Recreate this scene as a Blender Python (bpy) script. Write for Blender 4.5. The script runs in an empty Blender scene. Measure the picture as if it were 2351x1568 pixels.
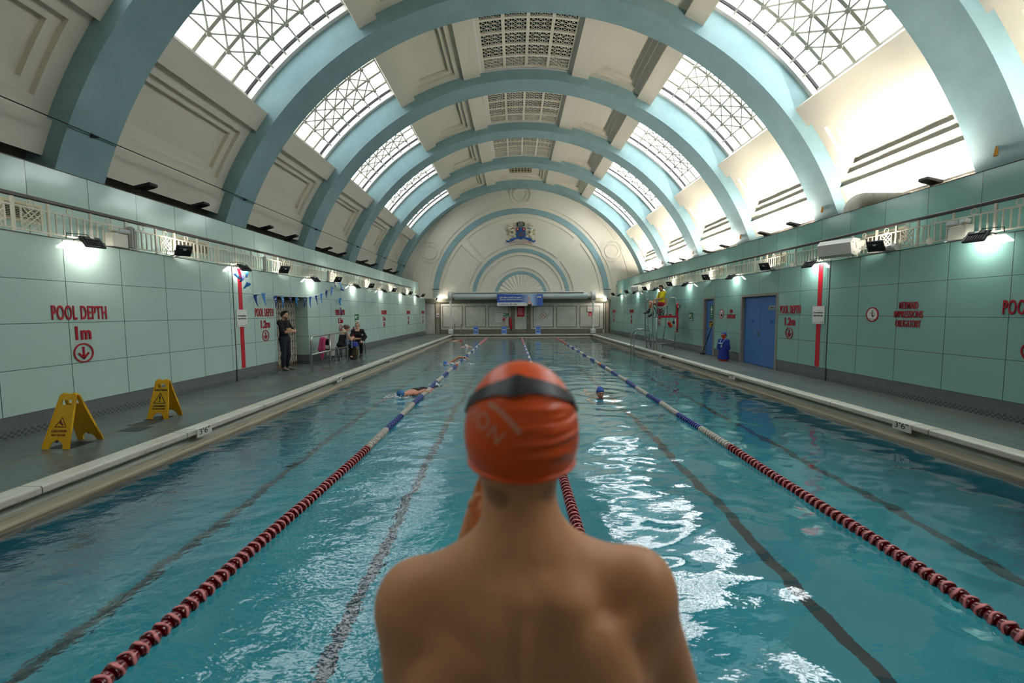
import bpy, math, random
import numpy as np
from mathutils import Vector, Matrix
random.seed(7)
rng = np.random.default_rng(7)
SC = bpy.context.scene
COL = SC.collection
PI = math.pi
sin, cos, rad = math.sin, math.cos, math.radians

# ------------------------------------------------------------------ camera (metres; deck is z = 0, hall runs along +Y)
EYE = np.array([0.0, 0.0, 1.68])
FPX, PITCH, YAW, ROLL = 965.5, 0.06939, 0.00547, -0.00567
def _axes():
    cy, sy, cp, sp = cos(YAW), sin(YAW), cos(PITCH), sin(PITCH)
    fw = np.array([-sy*cp, cy*cp, -sp]); rt = np.array([cy, sy, 0.0]); up = np.cross(rt, fw)
    c, s = cos(ROLL), sin(ROLL)
    return fw, c*rt + s*up, -s*rt + c*up
FW, RT, UP = _axes()
def ray(px, py): return (px-1175.5)*RT + (784-py)*UP + FPX*FW
def hx(px, py, X): d = ray(px, py); return EYE + d*(X/d[0])                 # where a sight line meets a wall x = X
def hy(px, py, Y): d = ray(px, py); return EYE + d*(Y/d[1])
def hz(px, py, Z): d = ray(px, py); return EYE + d*((Z-EYE[2])/d[2])

cam = bpy.data.cameras.new('camera'); camo = bpy.data.objects.new('camera', cam); COL.objects.link(camo)
M = Matrix(((RT[0], UP[0], -FW[0], EYE[0]), (RT[1], UP[1], -FW[1], EYE[1]), (RT[2], UP[2], -FW[2], EYE[2]), (0, 0, 0, 1)))
camo.matrix_world = M
cam.sensor_width = 36.0; cam.lens = 36.0*FPX/2351.0
cam.clip_start = 0.05; cam.clip_end = 200
cam.dof.use_dof = True; cam.dof.focus_distance = 11.0; cam.dof.aperture_fstop = 1.9
SC.camera = camo

# ------------------------------------------------------------------ materials
MATS = {}
def srgb(r, g, b):
    f = lambda c: (c/12.92 if c <= .04045 else ((c+.055)/1.055)**2.4)
    return (f(r/255), f(g/255), f(b/255))
class NT:
    def __init__(s, name):
        s.m = bpy.data.materials.new(name); s.m.use_nodes = True; s.t = s.m.node_tree; s.t.nodes.clear()
        s.out = s.n('ShaderNodeOutputMaterial')
    def n(s, k, **kw):
        x = s.t.nodes.new(k)
        for a, b in kw.items(): setattr(x, a, b)
        return x
    def l(s, a, b): s.t.links.new(a, b)
    def val(s, sock, v):
        if hasattr(v, 'is_output'): s.l(v, sock)
        else: sock.default_value = v
    def math(s, op, a, b=0.0, c=None):
        x = s.n('ShaderNodeMath', operation=op); s.val(x.inputs[0], a); s.val(x.inputs[1], b)
        if c is not None: s.val(x.inputs[2], c)
        return x.outputs[0]
    def mix(s, f, a, b):
        x = s.n('ShaderNodeMix', data_type='RGBA'); s.val(x.inputs[0], f)
        s.val(x.inputs[6], a if hasattr(a, 'is_output') else (*a, 1)); s.val(x.inputs[7], b if hasattr(b, 'is_output') else (*b, 1))
        return x.outputs[2]
    def noise(s, scale, detail=3, vec=None, rough=.55):
        x = s.n('ShaderNodeTexNoise'); x.inputs['Scale'].default_value = scale; x.inputs['Detail'].default_value = detail; x.inputs['Roughness'].default_value = rough
        if vec is not None: s.l(vec, x.inputs['Vector'])
        return x.outputs['Fac']
    def pos(s):
        g = s.n('ShaderNodeNewGeometry'); x = s.n('ShaderNodeSeparateXYZ'); s.l(g.outputs['Position'], x.inputs[0])
        return g.outputs['Position'], x.outputs[0], x.outputs[1], x.outputs[2]
    def ramp(s, f, lo, hi):
        x = s.n('ShaderNodeMapRange'); s.val(x.inputs[0], f); x.inputs[1].default_value = lo; x.inputs[2].default_value = hi
        return x.outputs[0]
    def bump(s, h, dist, strength=1.0):
        x = s.n('ShaderNodeBump'); x.inputs['Strength'].default_value = strength; x.inputs['Distance'].default_value = dist; s.l(h, x.inputs['Height'])
        return x.outputs[0]
    def bsdf(s, color, rough=.5, metal=0.0, spec=.5, normal=None, **kw):
        b = s.n('ShaderNodeBsdfPrincipled'); s.val(b.inputs['Base Color'], color if hasattr(color, 'is_output') else (*color, 1))
        s.val(b.inputs['Roughness'], rough); s.val(b.inputs['Metallic'], metal); b.inputs['Specular IOR Level'].default_value = spec
        if normal is not None: s.l(normal, b.inputs['Normal'])
        for k, v in kw.items(): s.val(b.inputs[k.replace('_', ' ')], v)
        s.l(b.outputs[0], s.out.inputs[0]); return b
def mat(name, rgb, rough=.5, metal=0.0, var=.06, scale=6.0, bump=0.0, spec=.5, emit=0.0, **kw):
    if name in MATS: return MATS[name]
    t = NT(name); c = srgb(*rgb)
    f = t.noise(scale, 4)
    d = tuple(max(0, x*(1-var*2)) for x in c); l = tuple(min(1, x*(1+var)) for x in c)
    col = t.mix(f, d, l)
    nm = t.bump(t.noise(scale*12, 3), bump) if bump else None
    if emit: kw.update(Emission_Color=col, Emission_Strength=emit)
    t.bsdf(col, rough, metal, spec, nm, **kw)
    MATS[name] = t.m; return t.m
def emis(name, rgb, strength):
    if name in MATS: return MATS[name]
    t = NT(name); e = t.n('ShaderNodeEmission'); e.inputs[0].default_value = (*srgb(*rgb), 1); e.inputs[1].default_value = strength
    t.l(e.outputs[0], t.out.inputs[0]); MATS[name] = t.m; return t.m

# ------------------------------------------------------------------ object bookkeeping
def tag(o, label=None, cat=None, group=None, kind=None):
    if label: o['label'] = label
    if cat: o['category'] = cat
    if group: o['group'] = group
    if kind: o['kind'] = kind
    return o
def thing(name, label, cat, loc=(0, 0, 0), rz=0.0, group=None):
    o = bpy.data.objects.new(name, None); COL.objects.link(o); o.empty_display_size = .1
    o.location = [float(v) for v in loc]; o.rotation_euler = (0, 0, rz)
    return tag(o, label, cat, group)
def struct(name, loc=(0, 0, 0)):
    o = bpy.data.objects.new(name, None); COL.objects.link(o); o['kind'] = 'structure'; o.location = loc; return o
def base(o):
    v = np.zeros(3)
    while o is not None: v += np.array(o.location); o = o.parent
    return v
def copy_tree(o, loc=None, rz=None, label=None, parent=None):
    c = o.copy(); COL.objects.link(c)
    if parent is not None: c.parent = parent
    if loc is not None: c.location = [float(v) for v in loc]
    if rz is not None: c.rotation_euler = (0, 0, rz)
    if label: c['label'] = label
    for ch in list(o.children): copy_tree(ch, parent=c)
    return c
ORD = ['first', 'second', 'third', 'fourth', 'fifth', 'sixth', 'seventh', 'eighth', 'ninth', 'tenth', 'eleventh', 'twelfth', 'thirteenth', 'fourteenth', 'fifteenth', 'sixteenth']

def frame(d, up=(0, 0, 1)):
    d = np.array(d, float); d /= np.linalg.norm(d); u = np.array(up, float)
    if abs(d @ u) > .98: u = np.array([1., 0, 0])
    r = np.cross(d, u); r /= np.linalg.norm(r); return r, np.cross(r, d), d
def rot(ax, a):
    return np.array(Matrix.Rotation(a, 3, ax))
class MB:
    def __init__(s): s.v = []; s.f = []; s.mi = []; s.n = 0
    def add(s, v, f, m=0):
        v = np.asarray(v, float).reshape(-1, 3); s.v.append(v); n = s.n
        s.f += [tuple(i+n for i in q) for q in f]; s.mi += [m]*len(f); s.n += len(v); return s
    def box(s, c, size, R=None, m=0, bev=0.0):
        hxx, hyy, hzz = [a/2 for a in size]
        if bev:
            b = min(bev, hxx*.9, hyy*.9, hzz*.9); v = []; ix = {}
            for sx in (-1, 1):
                for sy in (-1, 1):
                    for sz in (-1, 1):
                        for k in range(3):
                            q = [sx*hxx, sy*hyy, sz*hzz]
                            for j in range(3):
                                if j != k: q[j] -= (sx, sy, sz)[j]*b
                            ix[(sx, sy, sz, k)] = len(v); v.append(q)
            f = []
            for k in range(3):
                a, bb = [(1, 2), (2, 0), (0, 1)][k]
                for sg in (-1, 1):
                    q = []
                    for (p, r) in ((-1, -1), (1, -1), (1, 1), (-1, 1)):
                        sgn = [0, 0, 0]; sgn[k] = sg; sgn[a] = p; sgn[bb] = r; q.append(ix[(*sgn, k)])
                    f.append(tuple(q if sg > 0 else q[::-1]))
            for k in range(3):
                a, bb = [(1, 2), (2, 0), (0, 1)][k]
                for p in (-1, 1):
                    for r in (-1, 1):
                        lo = [0, 0, 0]; hi = [0, 0, 0]; lo[k] = -1; hi[k] = 1
                        for q in (lo, hi): q[a] = p; q[bb] = r
                        q = [ix[(*lo, a)], ix[(*hi, a)], ix[(*hi, bb)], ix[(*lo, bb)]]
                        f.append(tuple(q if p*r < 0 else q[::-1]))
            for sx in (-1, 1):
                for sy in (-1, 1):
                    for sz in (-1, 1):
                        q = [ix[(sx, sy, sz, k)] for k in range(3)]
                        f.append(tuple(q if sx*sy*sz > 0 else q[::-1]))
            v = np.array(v, float)
        else:
            v = np.array([[x*hxx, y*hyy, z*hzz] for x in (-1, 1) for y in (-1, 1) for z in (-1, 1)])
            f = [(0, 1, 3, 2), (4, 6, 7, 5), (0, 4, 5, 1), (2, 3, 7, 6), (0, 2, 6, 4), (1, 5, 7, 3)]
        if R is not None: v = v @ np.asarray(R).T
        return s.add(v + np.array(c, float), f, m)
    def mm(s, a, b, m=0, bev=0.0):
        a = np.array(a, float); b = np.array(b, float); return s.box((a+b)/2, np.abs(b-a), None, m, bev)
    def tube(s, pts, r, n=8, m=0, cap=True, closed=False):
        pts = [np.array(p, float) for p in pts]; K = len(pts); rs = r if hasattr(r, '__len__') else [r]*K
        v = []; f = []; prev = None
        for i, p in enumerate(pts):
            a = pts[(i-1) % K] if (closed or i > 0) else p; b = pts[(i+1) % K] if (closed or i < K-1) else p
            d = b-a; d /= (np.linalg.norm(d)+1e-12)
            if prev is None: x = frame(d)[0]; y = np.cross(d, x)
            else:
                x = prev - d*(prev @ d); x /= np.linalg.norm(x)+1e-12; y = np.cross(d, x)
            prev = x
            for j in range(n):
                t = 2*PI*j/n; v.append(p + rs[i]*(cos(t)*x + sin(t)*y))
        for i in range(K if closed else K-1):
            for j in range(n):
                a = i*n+j; b = i*n+(j+1) % n; c = ((i+1) % K)*n+(j+1) % n; d = ((i+1) % K)*n+j; f.append((a, b, c, d))
        if cap and not closed: f += [tuple(range(n))[::-1], tuple((K-1)*n+j for j in range(n))]
        return s.add(v, f, m)
    def cyl(s, a, b, r, n=16, m=0, r2=None): return s.tube([a, b], [r, r if r2 is None else r2], n, m)
    def ring(s, c, r, t, axis, n=20, k=6, m=0):
        x, y, _ = frame(axis); c = np.array(c, float)
        return s.tube([c + r*(cos(2*PI*i/n)*x + sin(2*PI*i/n)*y) for i in range(n)], t, k, m, closed=True)
    def ell(s, c, rr, R=None, nu=16, nv=10, m=0):
        v = [[0, 0, 1]]; f = []
        for i in range(1, nv):
            for j in range(nu):
                a = PI*i/nv; b = 2*PI*j/nu; v.append([sin(a)*cos(b), sin(a)*sin(b), cos(a)])
        v.append([0, 0, -1]); L = len(v)-1
        for j in range(nu):
            f.append((0, 1+j, 1+(j+1) % nu)); f.append((L, L-nu+(j+1) % nu, L-nu+j))
        for i in range(nv-2):
            for j in range(nu):
                a = 1+i*nu+j; b = 1+i*nu+(j+1) % nu; f.append((a, a+nu, b+nu, b))
        v = np.array(v)*np.array(rr if hasattr(rr, '__len__') else [rr]*3)
        if R is not None: v = v @ np.asarray(R).T
        return s.add(v+np.array(c, float), f, m)
    def prism(s, poly, o, ax, ay, depth, m=0, back=0.0):
        # polygon (2-D, counter-clockwise) in the plane o + u*ax + v*ay, thickened by depth along ax x ay
        o = np.array(o, float); ax = np.array(ax, float); ay = np.array(ay, float); nz = np.cross(ax, ay)
        A = sum(poly[i][0]*poly[(i+1) % len(poly)][1]-poly[(i+1) % len(poly)][0]*poly[i][1] for i in range(len(poly)))
        if A < 0: poly = poly[::-1]
        n = len(poly); P = np.array([o+u*ax+w*ay for u, w in poly])
        v = np.concatenate([P+nz*depth, P+nz*back])
        f = [tuple(range(n)), tuple(range(2*n-1, n-1, -1))] + [(i, i+n, (i+1) % n+n, (i+1) % n) for i in range(n)]
        return s.add(v, f, m)
    def lathe(s, prof, c, axis, n=24, m=0):
        x, y, d = frame(axis); c = np.array(c, float); v = []; f = []; K = len(prof)
        for r, h in prof:
            for j in range(n): t = 2*PI*j/n; v.append(c+d*h+r*(cos(t)*x+sin(t)*y))
        for i in range(K-1):
            for j in range(n): f.append((i*n+j, i*n+(j+1) % n, (i+1)*n+(j+1) % n, (i+1)*n+j))
        f += [tuple(range(n))[::-1], tuple((K-1)*n+j for j in range(n))]
        return s.add(v, f, m)
    def build(s, name, mats, parent=None, smooth=False, local=False, angle=None):
        me = bpy.data.meshes.new(name); v = np.concatenate(s.v) if s.v else np.zeros((0, 3))
        o = bpy.data.objects.new(name, me)
        if parent is not None:
            o.parent = parent
            if not local: v = v - base(parent)
        me.from_pydata(v.tolist(), [], s.f)
        mats = mats if isinstance(mats, (list, tuple)) else [mats]
        for q in mats: me.materials.append(q)
        if len(mats) > 1: me.polygons.foreach_set('material_index', s.mi)
        if smooth:
            me.polygons.foreach_set('use_smooth', [True]*len(me.polygons))
            if angle is not None:
                me.update()
                try: me.set_sharp_from_angle(angle=rad(angle))
                except Exception: pass
        me.update(); COL.objects.link(o); return o

_tc = {}
def text_geo(txt, h=1.0, cond=1.0, bold=0.0, depth=0.004, align='CENTER', spacing=1.0, lines=1.0):
    key = (txt, cond, bold, align, spacing, lines, depth/h)
    if key not in _tc:
        cu = bpy.data.curves.new('t', 'FONT'); cu.body = txt; cu.size = 1.0; cu.align_x = align; cu.align_y = 'CENTER'
        cu.offset = bold; cu.extrude = 0.0; cu.resolution_u = 4; cu.space_character = spacing; cu.space_line = lines
        ob = bpy.data.objects.new('t', cu); COL.objects.link(ob)
        dg = bpy.context.evaluated_depsgraph_get(); dg.update()
        me = bpy.data.meshes.new_from_object(ob.evaluated_get(dg))
        v = np.array([q.co[:] for q in me.vertices]); f = [tuple(p.vertices) for p in me.polygons]
        bpy.data.objects.remove(ob); bpy.data.curves.remove(cu); bpy.data.meshes.remove(me)
        v[:, 0] *= cond; v /= .70   # capital height of the built-in face
        _tc[key] = (v, f)
    return _tc[key]
def text(mb, txt, o, ax, ay, h, cond=1.0, bold=0.0, depth=.004, m=0, **kw):
    # flat letters of capital height h standing `depth` proud of the plane, with side walls
    v, f = text_geo(txt, h, cond, bold, depth, **kw); ax = np.array(ax, float); ay = np.array(ay, float); nz = np.cross(ax, ay)
    P = np.array(o, float) + h*(v[:, :1]*ax + v[:, 1:2]*ay) + nz*depth
    cnt = {}
    for q in f:
        for i in range(len(q)):
            a, b = q[i], q[(i+1) % len(q)]; cnt[(a, b)] = cnt.get((a, b), 0)+1
    edge = [(a, b) for (a, b) in cnt if (b, a) not in cnt]
    n = len(P); v2 = np.concatenate([P, P-nz*depth])
    nrm = np.cross(P[f[0][1]]-P[f[0][0]], P[f[0][2]]-P[f[0][0]]) @ nz if f else 1
    F = list(f) if nrm > 0 else [q[::-1] for q in f]
    F += [((b, a, a+n, b+n) if nrm > 0 else (a, b, b+n, a+n)) for a, b in edge]
    mb.add(v2, F, m); return mb
def circ(r, n=32, c=(0, 0), a0=0, a1=360): return [(c[0]+r*cos(rad(a0+(a1-a0)*i/n)), c[1]+r*sin(rad(a0+(a1-a0)*i/n))) for i in range(n + (0 if a1-a0 == 360 else 1))]
def annulus(mb, o, ax, ay, r0, r1, d, n=40, m=0, a0=0, a1=360, back=0.0):
    o = np.array(o, float); ax = np.array(ax, float); ay = np.array(ay, float); nz = np.cross(ax, ay); full = a1-a0 == 360
    K = n if full else n+1; v = []
    for i in range(K):
        t = rad(a0+(a1-a0)*i/n); e = cos(t)*ax+sin(t)*ay
        v += [o+r0*e+nz*d, o+r1*e+nz*d, o+r0*e+nz*back, o+r1*e+nz*back]
    f = []
    for i in range(K if full else K-1):
        a = 4*i; b = 4*((i+1) % K); f += [(a, a+1, b+1, b), (a+1, a+3, b+3, b+1), (a, b, b+2, a+2), (a+2, b+2, b+3, a+3)]
    if not full: f += [(0, 2, 3, 1), (4*K-4, 4*K-3, 4*K-1, 4*K-2)]
    mb.add(v, f, m); return mb
# ------------------------------------------------------------------ organic bodies: blended distance field -> one continuous skin
def V(*a): return np.array(a, float)
def cap(a, b, r1, r2=None, k=.02): return ('c', np.array(a, float), np.array(b, float), r1, r1 if r2 is None else r2, k)
def ell(c, r, R=None, k=.02): return ('e', np.array(c, float), np.array(r if hasattr(r, '__len__') else [r]*3, float), np.eye(3) if R is None else np.asarray(R, float), k)
def carve(p): return ('-',)+p
def grow(prims, d): 
    out = []
    for p in prims:
        if p[0] == 'c': out.append(('c', p[1], p[2], p[3]+d, p[4]+d, p[5]))
        elif p[0] == 'e': out.append(('e', p[1], p[2]+d, p[3], p[4]))
    return out
def sdf_geo(prims, res, clips=(), smooth=1):
    lo = np.full(3, 1e9); hi = np.full(3, -1e9); bx = []
    for p in prims:
        q = p[1:] if p[0] == '-' else p
        if q[0] == 'c':
            r = max(q[3], q[4]); a = np.minimum(q[1], q[2])-r; b = np.maximum(q[1], q[2])+r
        else:
            e = np.sqrt(((q[3]*q[2])**2).sum(1)); a = q[1]-e; b = q[1]+e
        bx.append((a, b))
        if p[0] != '-': lo = np.minimum(lo, a); hi = np.maximum(hi, b)
    lo -= 3*res; hi += 3*res
    n = np.ceil((hi-lo)/res).astype(int)+1
    F = np.full(n, .5, np.float32)
    ax = [lo[i]+res*np.arange(n[i]) for i in range(3)]
    for p, (a, b) in zip(prims, bx):
        neg = p[0] == '-'; q = p[1:] if neg else p; k = q[-1]; mg = k+2.5*res
        i0 = np.maximum(np.floor((a-mg-lo)/res).astype(int), 0); i1 = np.minimum(np.ceil((b+mg-lo)/res).astype(int)+1, n)
        if (i1 <= i0).any(): continue
        X, Y, Z = np.meshgrid(ax[0][i0[0]:i1[0]], ax[1][i0[1]:i1[1]], ax[2][i0[2]:i1[2]], indexing='ij')
        P = np.stack([X, Y, Z], -1)
        if q[0] == 'c':
            ab = q[2]-q[1]; L = ab @ ab + 1e-12; t = np.clip(((P-q[1]) @ ab)/L, 0, 1)
            d = np.linalg.norm(P-q[1]-t[..., None]*ab, axis=-1)-(q[3]+(q[4]-q[3])*t)
        else:
            Q = (P-q[1]) @ q[3]; k0 = np.linalg.norm(Q/q[2], axis=-1); k1 = np.linalg.norm(Q/q[2]**2, axis=-1)+1e-9; d = k0*(k0-1)/k1
        S = (slice(i0[0], i1[0]), slice(i0[1], i1[1]), slice(i0[2], i1[2])); A = F[S]
        if neg:
            d = -d; h = np.clip(.5-.5*(d-A)/k, 0, 1); F[S] = d*(1-h)+A*h+k*h*(1-h)
            F[S] = np.maximum(F[S], A)
        else:
            h = np.clip(.5+.5*(A-d)/k, 0, 1); F[S] = A*(1-h)+d*h-k*h*(1-h)
    if clips:
        X, Y, Z = np.meshgrid(*ax, indexing='ij')
        for c in clips:
            if callable(c): F = np.maximum(F, c(X, Y, Z))
            else:
                pt, nr = c; nr = np.array(nr, float)/np.linalg.norm(nr)
                F = np.maximum(F, (X-pt[0])*nr[0]+(Y-pt[1])*nr[1]+(Z-pt[2])*nr[2])
        F[0] = F[-1] = .1; F[:, 0] = F[:, -1] = .1; F[:, :, 0] = F[:, :, -1] = .1
    s = F < 0
    c8 = [s[i:n[0]-1+i, j:n[1]-1+j, k:n[2]-1+k] for i in (0, 1) for j in (0, 1) for k in (0, 1)]
    cnt = sum(c.astype(np.int8) for c in c8); act = (cnt > 0) & (cnt < 8)
    I = np.argwhere(act); idx = np.full(act.shape, -1, np.int64); idx[act] = np.arange(len(I))
    val = {(i, j, k): F[I[:, 0]+i, I[:, 1]+j, I[:, 2]+k] for i in (0, 1) for j in (0, 1) for k in (0, 1)}
    acc = np.zeros((len(I), 3)); w = np.zeros(len(I))
    for (a, b) in [((0,0,0),(1,0,0)),((0,1,0),(1,1,0)),((0,0,1),(1,0,1)),((0,1,1),(1,1,1)),((0,0,0),(0,1,0)),((1,0,0),(1,1,0)),((0,0,1),(0,1,1)),((1,0,1),(1,1,1)),((0,0,0),(0,0,1)),((1,0,0),(1,0,1)),((0,1,0),(0,1,1)),((1,1,0),(1,1,1))]:
        va, vb = val[a], val[b]; m = (va < 0) != (vb < 0); t = np.where(m, va/(va-vb+1e-12), 0)
        q = np.array(a)+t[:, None]*(np.array(b)-np.array(a)); acc += np.where(m[:, None], q, 0); w += m
    Vt = lo+res*(I+acc/w[:, None])
    faces = []
    for d in range(3):
        a = [slice(None)]*3; b = [slice(None)]*3; a[d] = slice(0, -1); b[d] = slice(1, None)
        sa, sb = s[tuple(a)], s[tuple(b)]; E = np.argwhere(sa != sb); e1, e2 = (d+1) % 3, (d+2) % 3
        E = E[(E[:, e1] > 0) & (E[:, e2] > 0)]
        E = E[(E[:, e1] < n[e1]-1) & (E[:, e2] < n[e2]-1)]
        q = []
        for (o1, o2) in ((-1, -1), (0, -1), (0, 0), (-1, 0)):
            c = E.copy(); c[:, e1] += o1; c[:, e2] += o2; q.append(idx[c[:, 0], c[:, 1], c[:, 2]])
        q = np.stack(q, 1); ins = sa[E[:, 0], E[:, 1], E[:, 2]]
        q[~ins] = q[~ins][:, ::-1]; faces.append(q)
    Fc = np.concatenate(faces); Fc = Fc[(Fc >= 0).all(1)]
    for _ in range(smooth):
        S = np.zeros_like(Vt); c = np.zeros(len(Vt))
        for k in range(4):
            np.add.at(S, Fc[:, k], Vt[Fc[:, (k+1) % 4]]); np.add.at(S, Fc[:, (k+1) % 4], Vt[Fc[:, k]])
            np.add.at(c, Fc[:, k], 1); np.add.at(c, Fc[:, (k+1) % 4], 1)
        Vt = .5*Vt+.5*S/np.maximum(c, 1)[:, None]
    return Vt, Fc
def sdf_obj(name, prims, res, m, parent=None, clips=(), color=None, smooth=1, local=False):
    v, f = sdf_geo(prims, res, clips, smooth)
    mb = MB(); mb.add(v, [tuple(int(i) for i in q) for q in f])
    o = mb.build(name, m, parent, smooth=True, local=local)
    if color is not None:
        c = color(v); at = o.data.color_attributes.new('Col', 'FLOAT_COLOR', 'POINT')
        at.data.foreach_set('color', np.concatenate([c, np.ones((len(c), 1))], 1).astype(np.float32).ravel())
    return o
def skin_mat(name, rough=.45):
    if name in MATS: return MATS[name]
    t = NT(name); a = t.n('ShaderNodeVertexColor'); a.layer_name = 'Col'
    f = t.noise(40, 3); c = t.mix(t.math('MULTIPLY', f, .18), a.outputs[0], srgb(120, 70, 50))
    b = t.bsdf(c, rough, 0, .4, t.bump(t.noise(220, 2), .0006))
    b.inputs['Subsurface Weight'].default_value = .0
    MATS[name] = t.m; return t.m

def unit(v): v = np.array(v, float); return v/np.linalg.norm(v)
def hand_prims(w, d, nrm, side, curl=.5, s=1.0, k=.006):
    """w wrist, d direction of the fingers, nrm the back-of-hand normal, side +1 if the thumb lies along cross(d, nrm)"""
    d = unit(d); nrm = unit(np.array(nrm)-d*(np.array(nrm) @ d)); x = np.cross(d, nrm)*side; out = []
    c = w+d*.045*s
    R = np.stack([x, d, nrm], 1)
    out.append(ell(c, (.040*s, .050*s, .016*s), R, .012))
    for i, (off, L) in enumerate(((.028, .072), (.010, .08), (-.009, .075), (-.027, .06))):
        a = w+d*.082*s+x*off*s; ang = curl*.9
        d1 = unit(d*cos(ang*.6)-nrm*sin(ang*.6)); d2 = unit(d*cos(ang*1.6)-nrm*sin(ang*1.6))
        b = a+d1*L*.55*s; e = b+d2*L*.45*s
        out += [cap(a-d*.012*s, b, .0095*s, .009*s, k), cap(b, e, .009*s, .0075*s, k)]
    a = w+d*.02*s+x*.03*s; b = a+unit(d*.7+x*.75-nrm*.25)*.036*s; e = b+unit(d*.9+x*.25-nrm*.4)*.03*s
    out += [cap(a, b, .013*s, .011*s, .01), cap(b, e, .011*s, .0085*s, k)]
    return out
def head_prims(c, fw, up, s=1.0, female=False):
    """c centre of the skull"""
    fw = unit(fw); up = unit(np.array(up)-fw*(np.array(up) @ fw)); rt = np.cross(fw, up); R = np.stack([rt, fw, up], 1)
    L = lambda x, y, z: c+s*(x*rt+y*fw+z*up)
    P = [ell(L(0, -.012, .025), np.array([.076, .095, .095])*s, R, .02), ell(L(0, .02, -.035), np.array([.062, .07, .085])*s, R, .03),
         ell(L(0, .052, -.095), np.array([.034, .034, .024])*s, R, .03),
         cap(L(0, .088, -.012), L(0, .108, -.045), .009*s, .014*s, .012), ell(L(0, .088, .012), np.array([.045, .012, .012])*s, R, .015),
         ell(L(0, .083, -.078), np.array([.024, .012, .010])*s, R, .010)]
    for sx in (-1, 1):
        P += [ell(L(sx*.074, -.008, -.02), np.array([.009, .022, .032])*s, R, .008), ell(L(sx*.045, .062, -.04), np.array([.02, .02, .02])*s, R, .02)]
        P.append(carve(ell(L(sx*.031, .098, -.006), np.array([.017, .014, .011])*s, R, .012)))
        P.append(ell(L(sx*.031, .082, -.007), .0115*s, R, .004))
    return P, R, L
def face_color(c, R, s, skin, hair=None, beard=None, lip=(150, 75, 70)):
    sk = np.array(srgb(*skin)); 
    def fn(v):
        q = ((v-c) @ R)/s; col = np.tile(sk, (len(v), 1)); n = np.linalg.norm(q-np.array([0, 0, -.02]), axis=1) < .2
        fr = n & (q[:, 1] > .03)
        if beard is not None:
            m = n & (q[:, 1] > .0) & (q[:, 2] < -.052) & (q[:, 2] > -.15) & ~((np.abs(q[:, 0]) < .02) & (q[:, 2] > -.068)); col[m] = col[m]*.35+np.array(srgb(*beard))*.65
        m = fr & (np.abs(q[:, 0]) < .024) & (np.abs(q[:, 2]+.079) < .009); col[m] = srgb(*lip)
        for sx in (-1, 1):
            m = fr & (((q[:, 0]-sx*.031)/.013)**2+((q[:, 2]+.007)/.007)**2 < 1); col[m] = srgb(60, 45, 40)
            m = fr & (((q[:, 0]-sx*.033)/.022)**2+((q[:, 2]-.014)/.006)**2 < 1); col[m] = srgb(*(hair or (60, 42, 30)))
        return col
    return fn
def human(J, s=1.0, female=False, hands=(.6, .6)):
    """J: joint positions.  Returns groups of primitives."""
    G = {}; sh = J['shL'], J['shR']; up = unit(J['neck']-J['pelvis']); rt = unit(J['shR']-J['shL']); fwd = unit(np.cross(up, rt)); rt = np.cross(fwd, up)
    R = np.stack([rt, fwd, up], 1); L = np.linalg.norm(J['neck']-J['pelvis']); mid = J['pelvis']*.4+J['neck']*.6; bw = .9 if female else 1.0
    ch = J['pelvis']*.33+J['neck']*.67; wa = J['pelvis']*.68+J['neck']*.32
    G['torso'] = [ell(ch, np.array([.155*bw, .105, .17])*s, R, .05), ell(wa, np.array([.130*bw, .092, .15])*s, R, .06), ell(J['pelvis'], np.array([.160, .11, .115])*s, R, .06),
                  cap(sh[0]*.85+sh[1]*.15, sh[1]*.85+sh[0]*.15, .062*s*bw, None, .05), cap(J['neck']+up*.01, J['neck']-up*.08*s, .06*s, .085*s, .05)]
    if female:
        for q in (-1, 1): G['torso'].append(ell(ch+rt*.065*q*s+fwd*.075*s-up*.02*s, np.array([.058, .055, .058])*s, R, .03))
    G['neck'] = [cap(J['neck']-up*.02, J['head']-unit(J['hup'])*.05*s-unit(J['face'])*.012, .052*s*bw, .05*s*bw, .025)]
    for q in 'LR':
        a, b, c = J['sh'+q], J['el'+q], J['wr'+q]
        G['up'+q] = [ell(a, .062*s*bw, None, .04), cap(a, b, .054*s*bw, .041*s*bw, .025)]
        G['fo'+q] = [cap(b, b*.65+c*.35, .041*s*bw, .043*s*bw, .02), cap(b*.65+c*.35, c, .043*s*bw, .027*s*bw, .02)]
        d = J.get('hd'+q, unit(c-b)); nr = J.get('hn'+q, fwd)
        G['ha'+q] = hand_prims(c, d, nr, J.get('hs'+q, 1 if q == 'L' else -1), hands[0 if q == 'L' else 1], s)
        h, k, an = J['hip'+q], J['kn'+q], J['an'+q]
        G['th'+q] = [cap(h, k, .088*s, .056*s, .04)]
        bk = J.get('back'+q, -fwd); bk = unit(bk)
        G['sk'+q] = [cap(k, k*.7+an*.3-0*bk, .055*s, .054*s, .03), cap(k*.7+an*.3+bk*.012*s, an, .054*s, .036*s, .03)]
        G['ft'+q] = [cap(an, J['toe'+q]*.3+an*.7-V(0, 0, .01), .038*s, .042*s, .02), cap(an+V(0, 0, -.045)*s, J['toe'+q], .036*s, .028*s, .02)]
    G['head'], G['R'], G['hl'] = head_prims(J['head'], J['face'], J['hup'], s, female)
    return G
def grp(G, *names):
    out = []
    for n in names: out += G[n]
    return out
ALLB = ['torso', 'neck', 'upL', 'upR', 'foL', 'foR', 'haL', 'haR', 'thL', 'thR', 'skL', 'skR', 'ftL', 'ftR', 'head']
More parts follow.
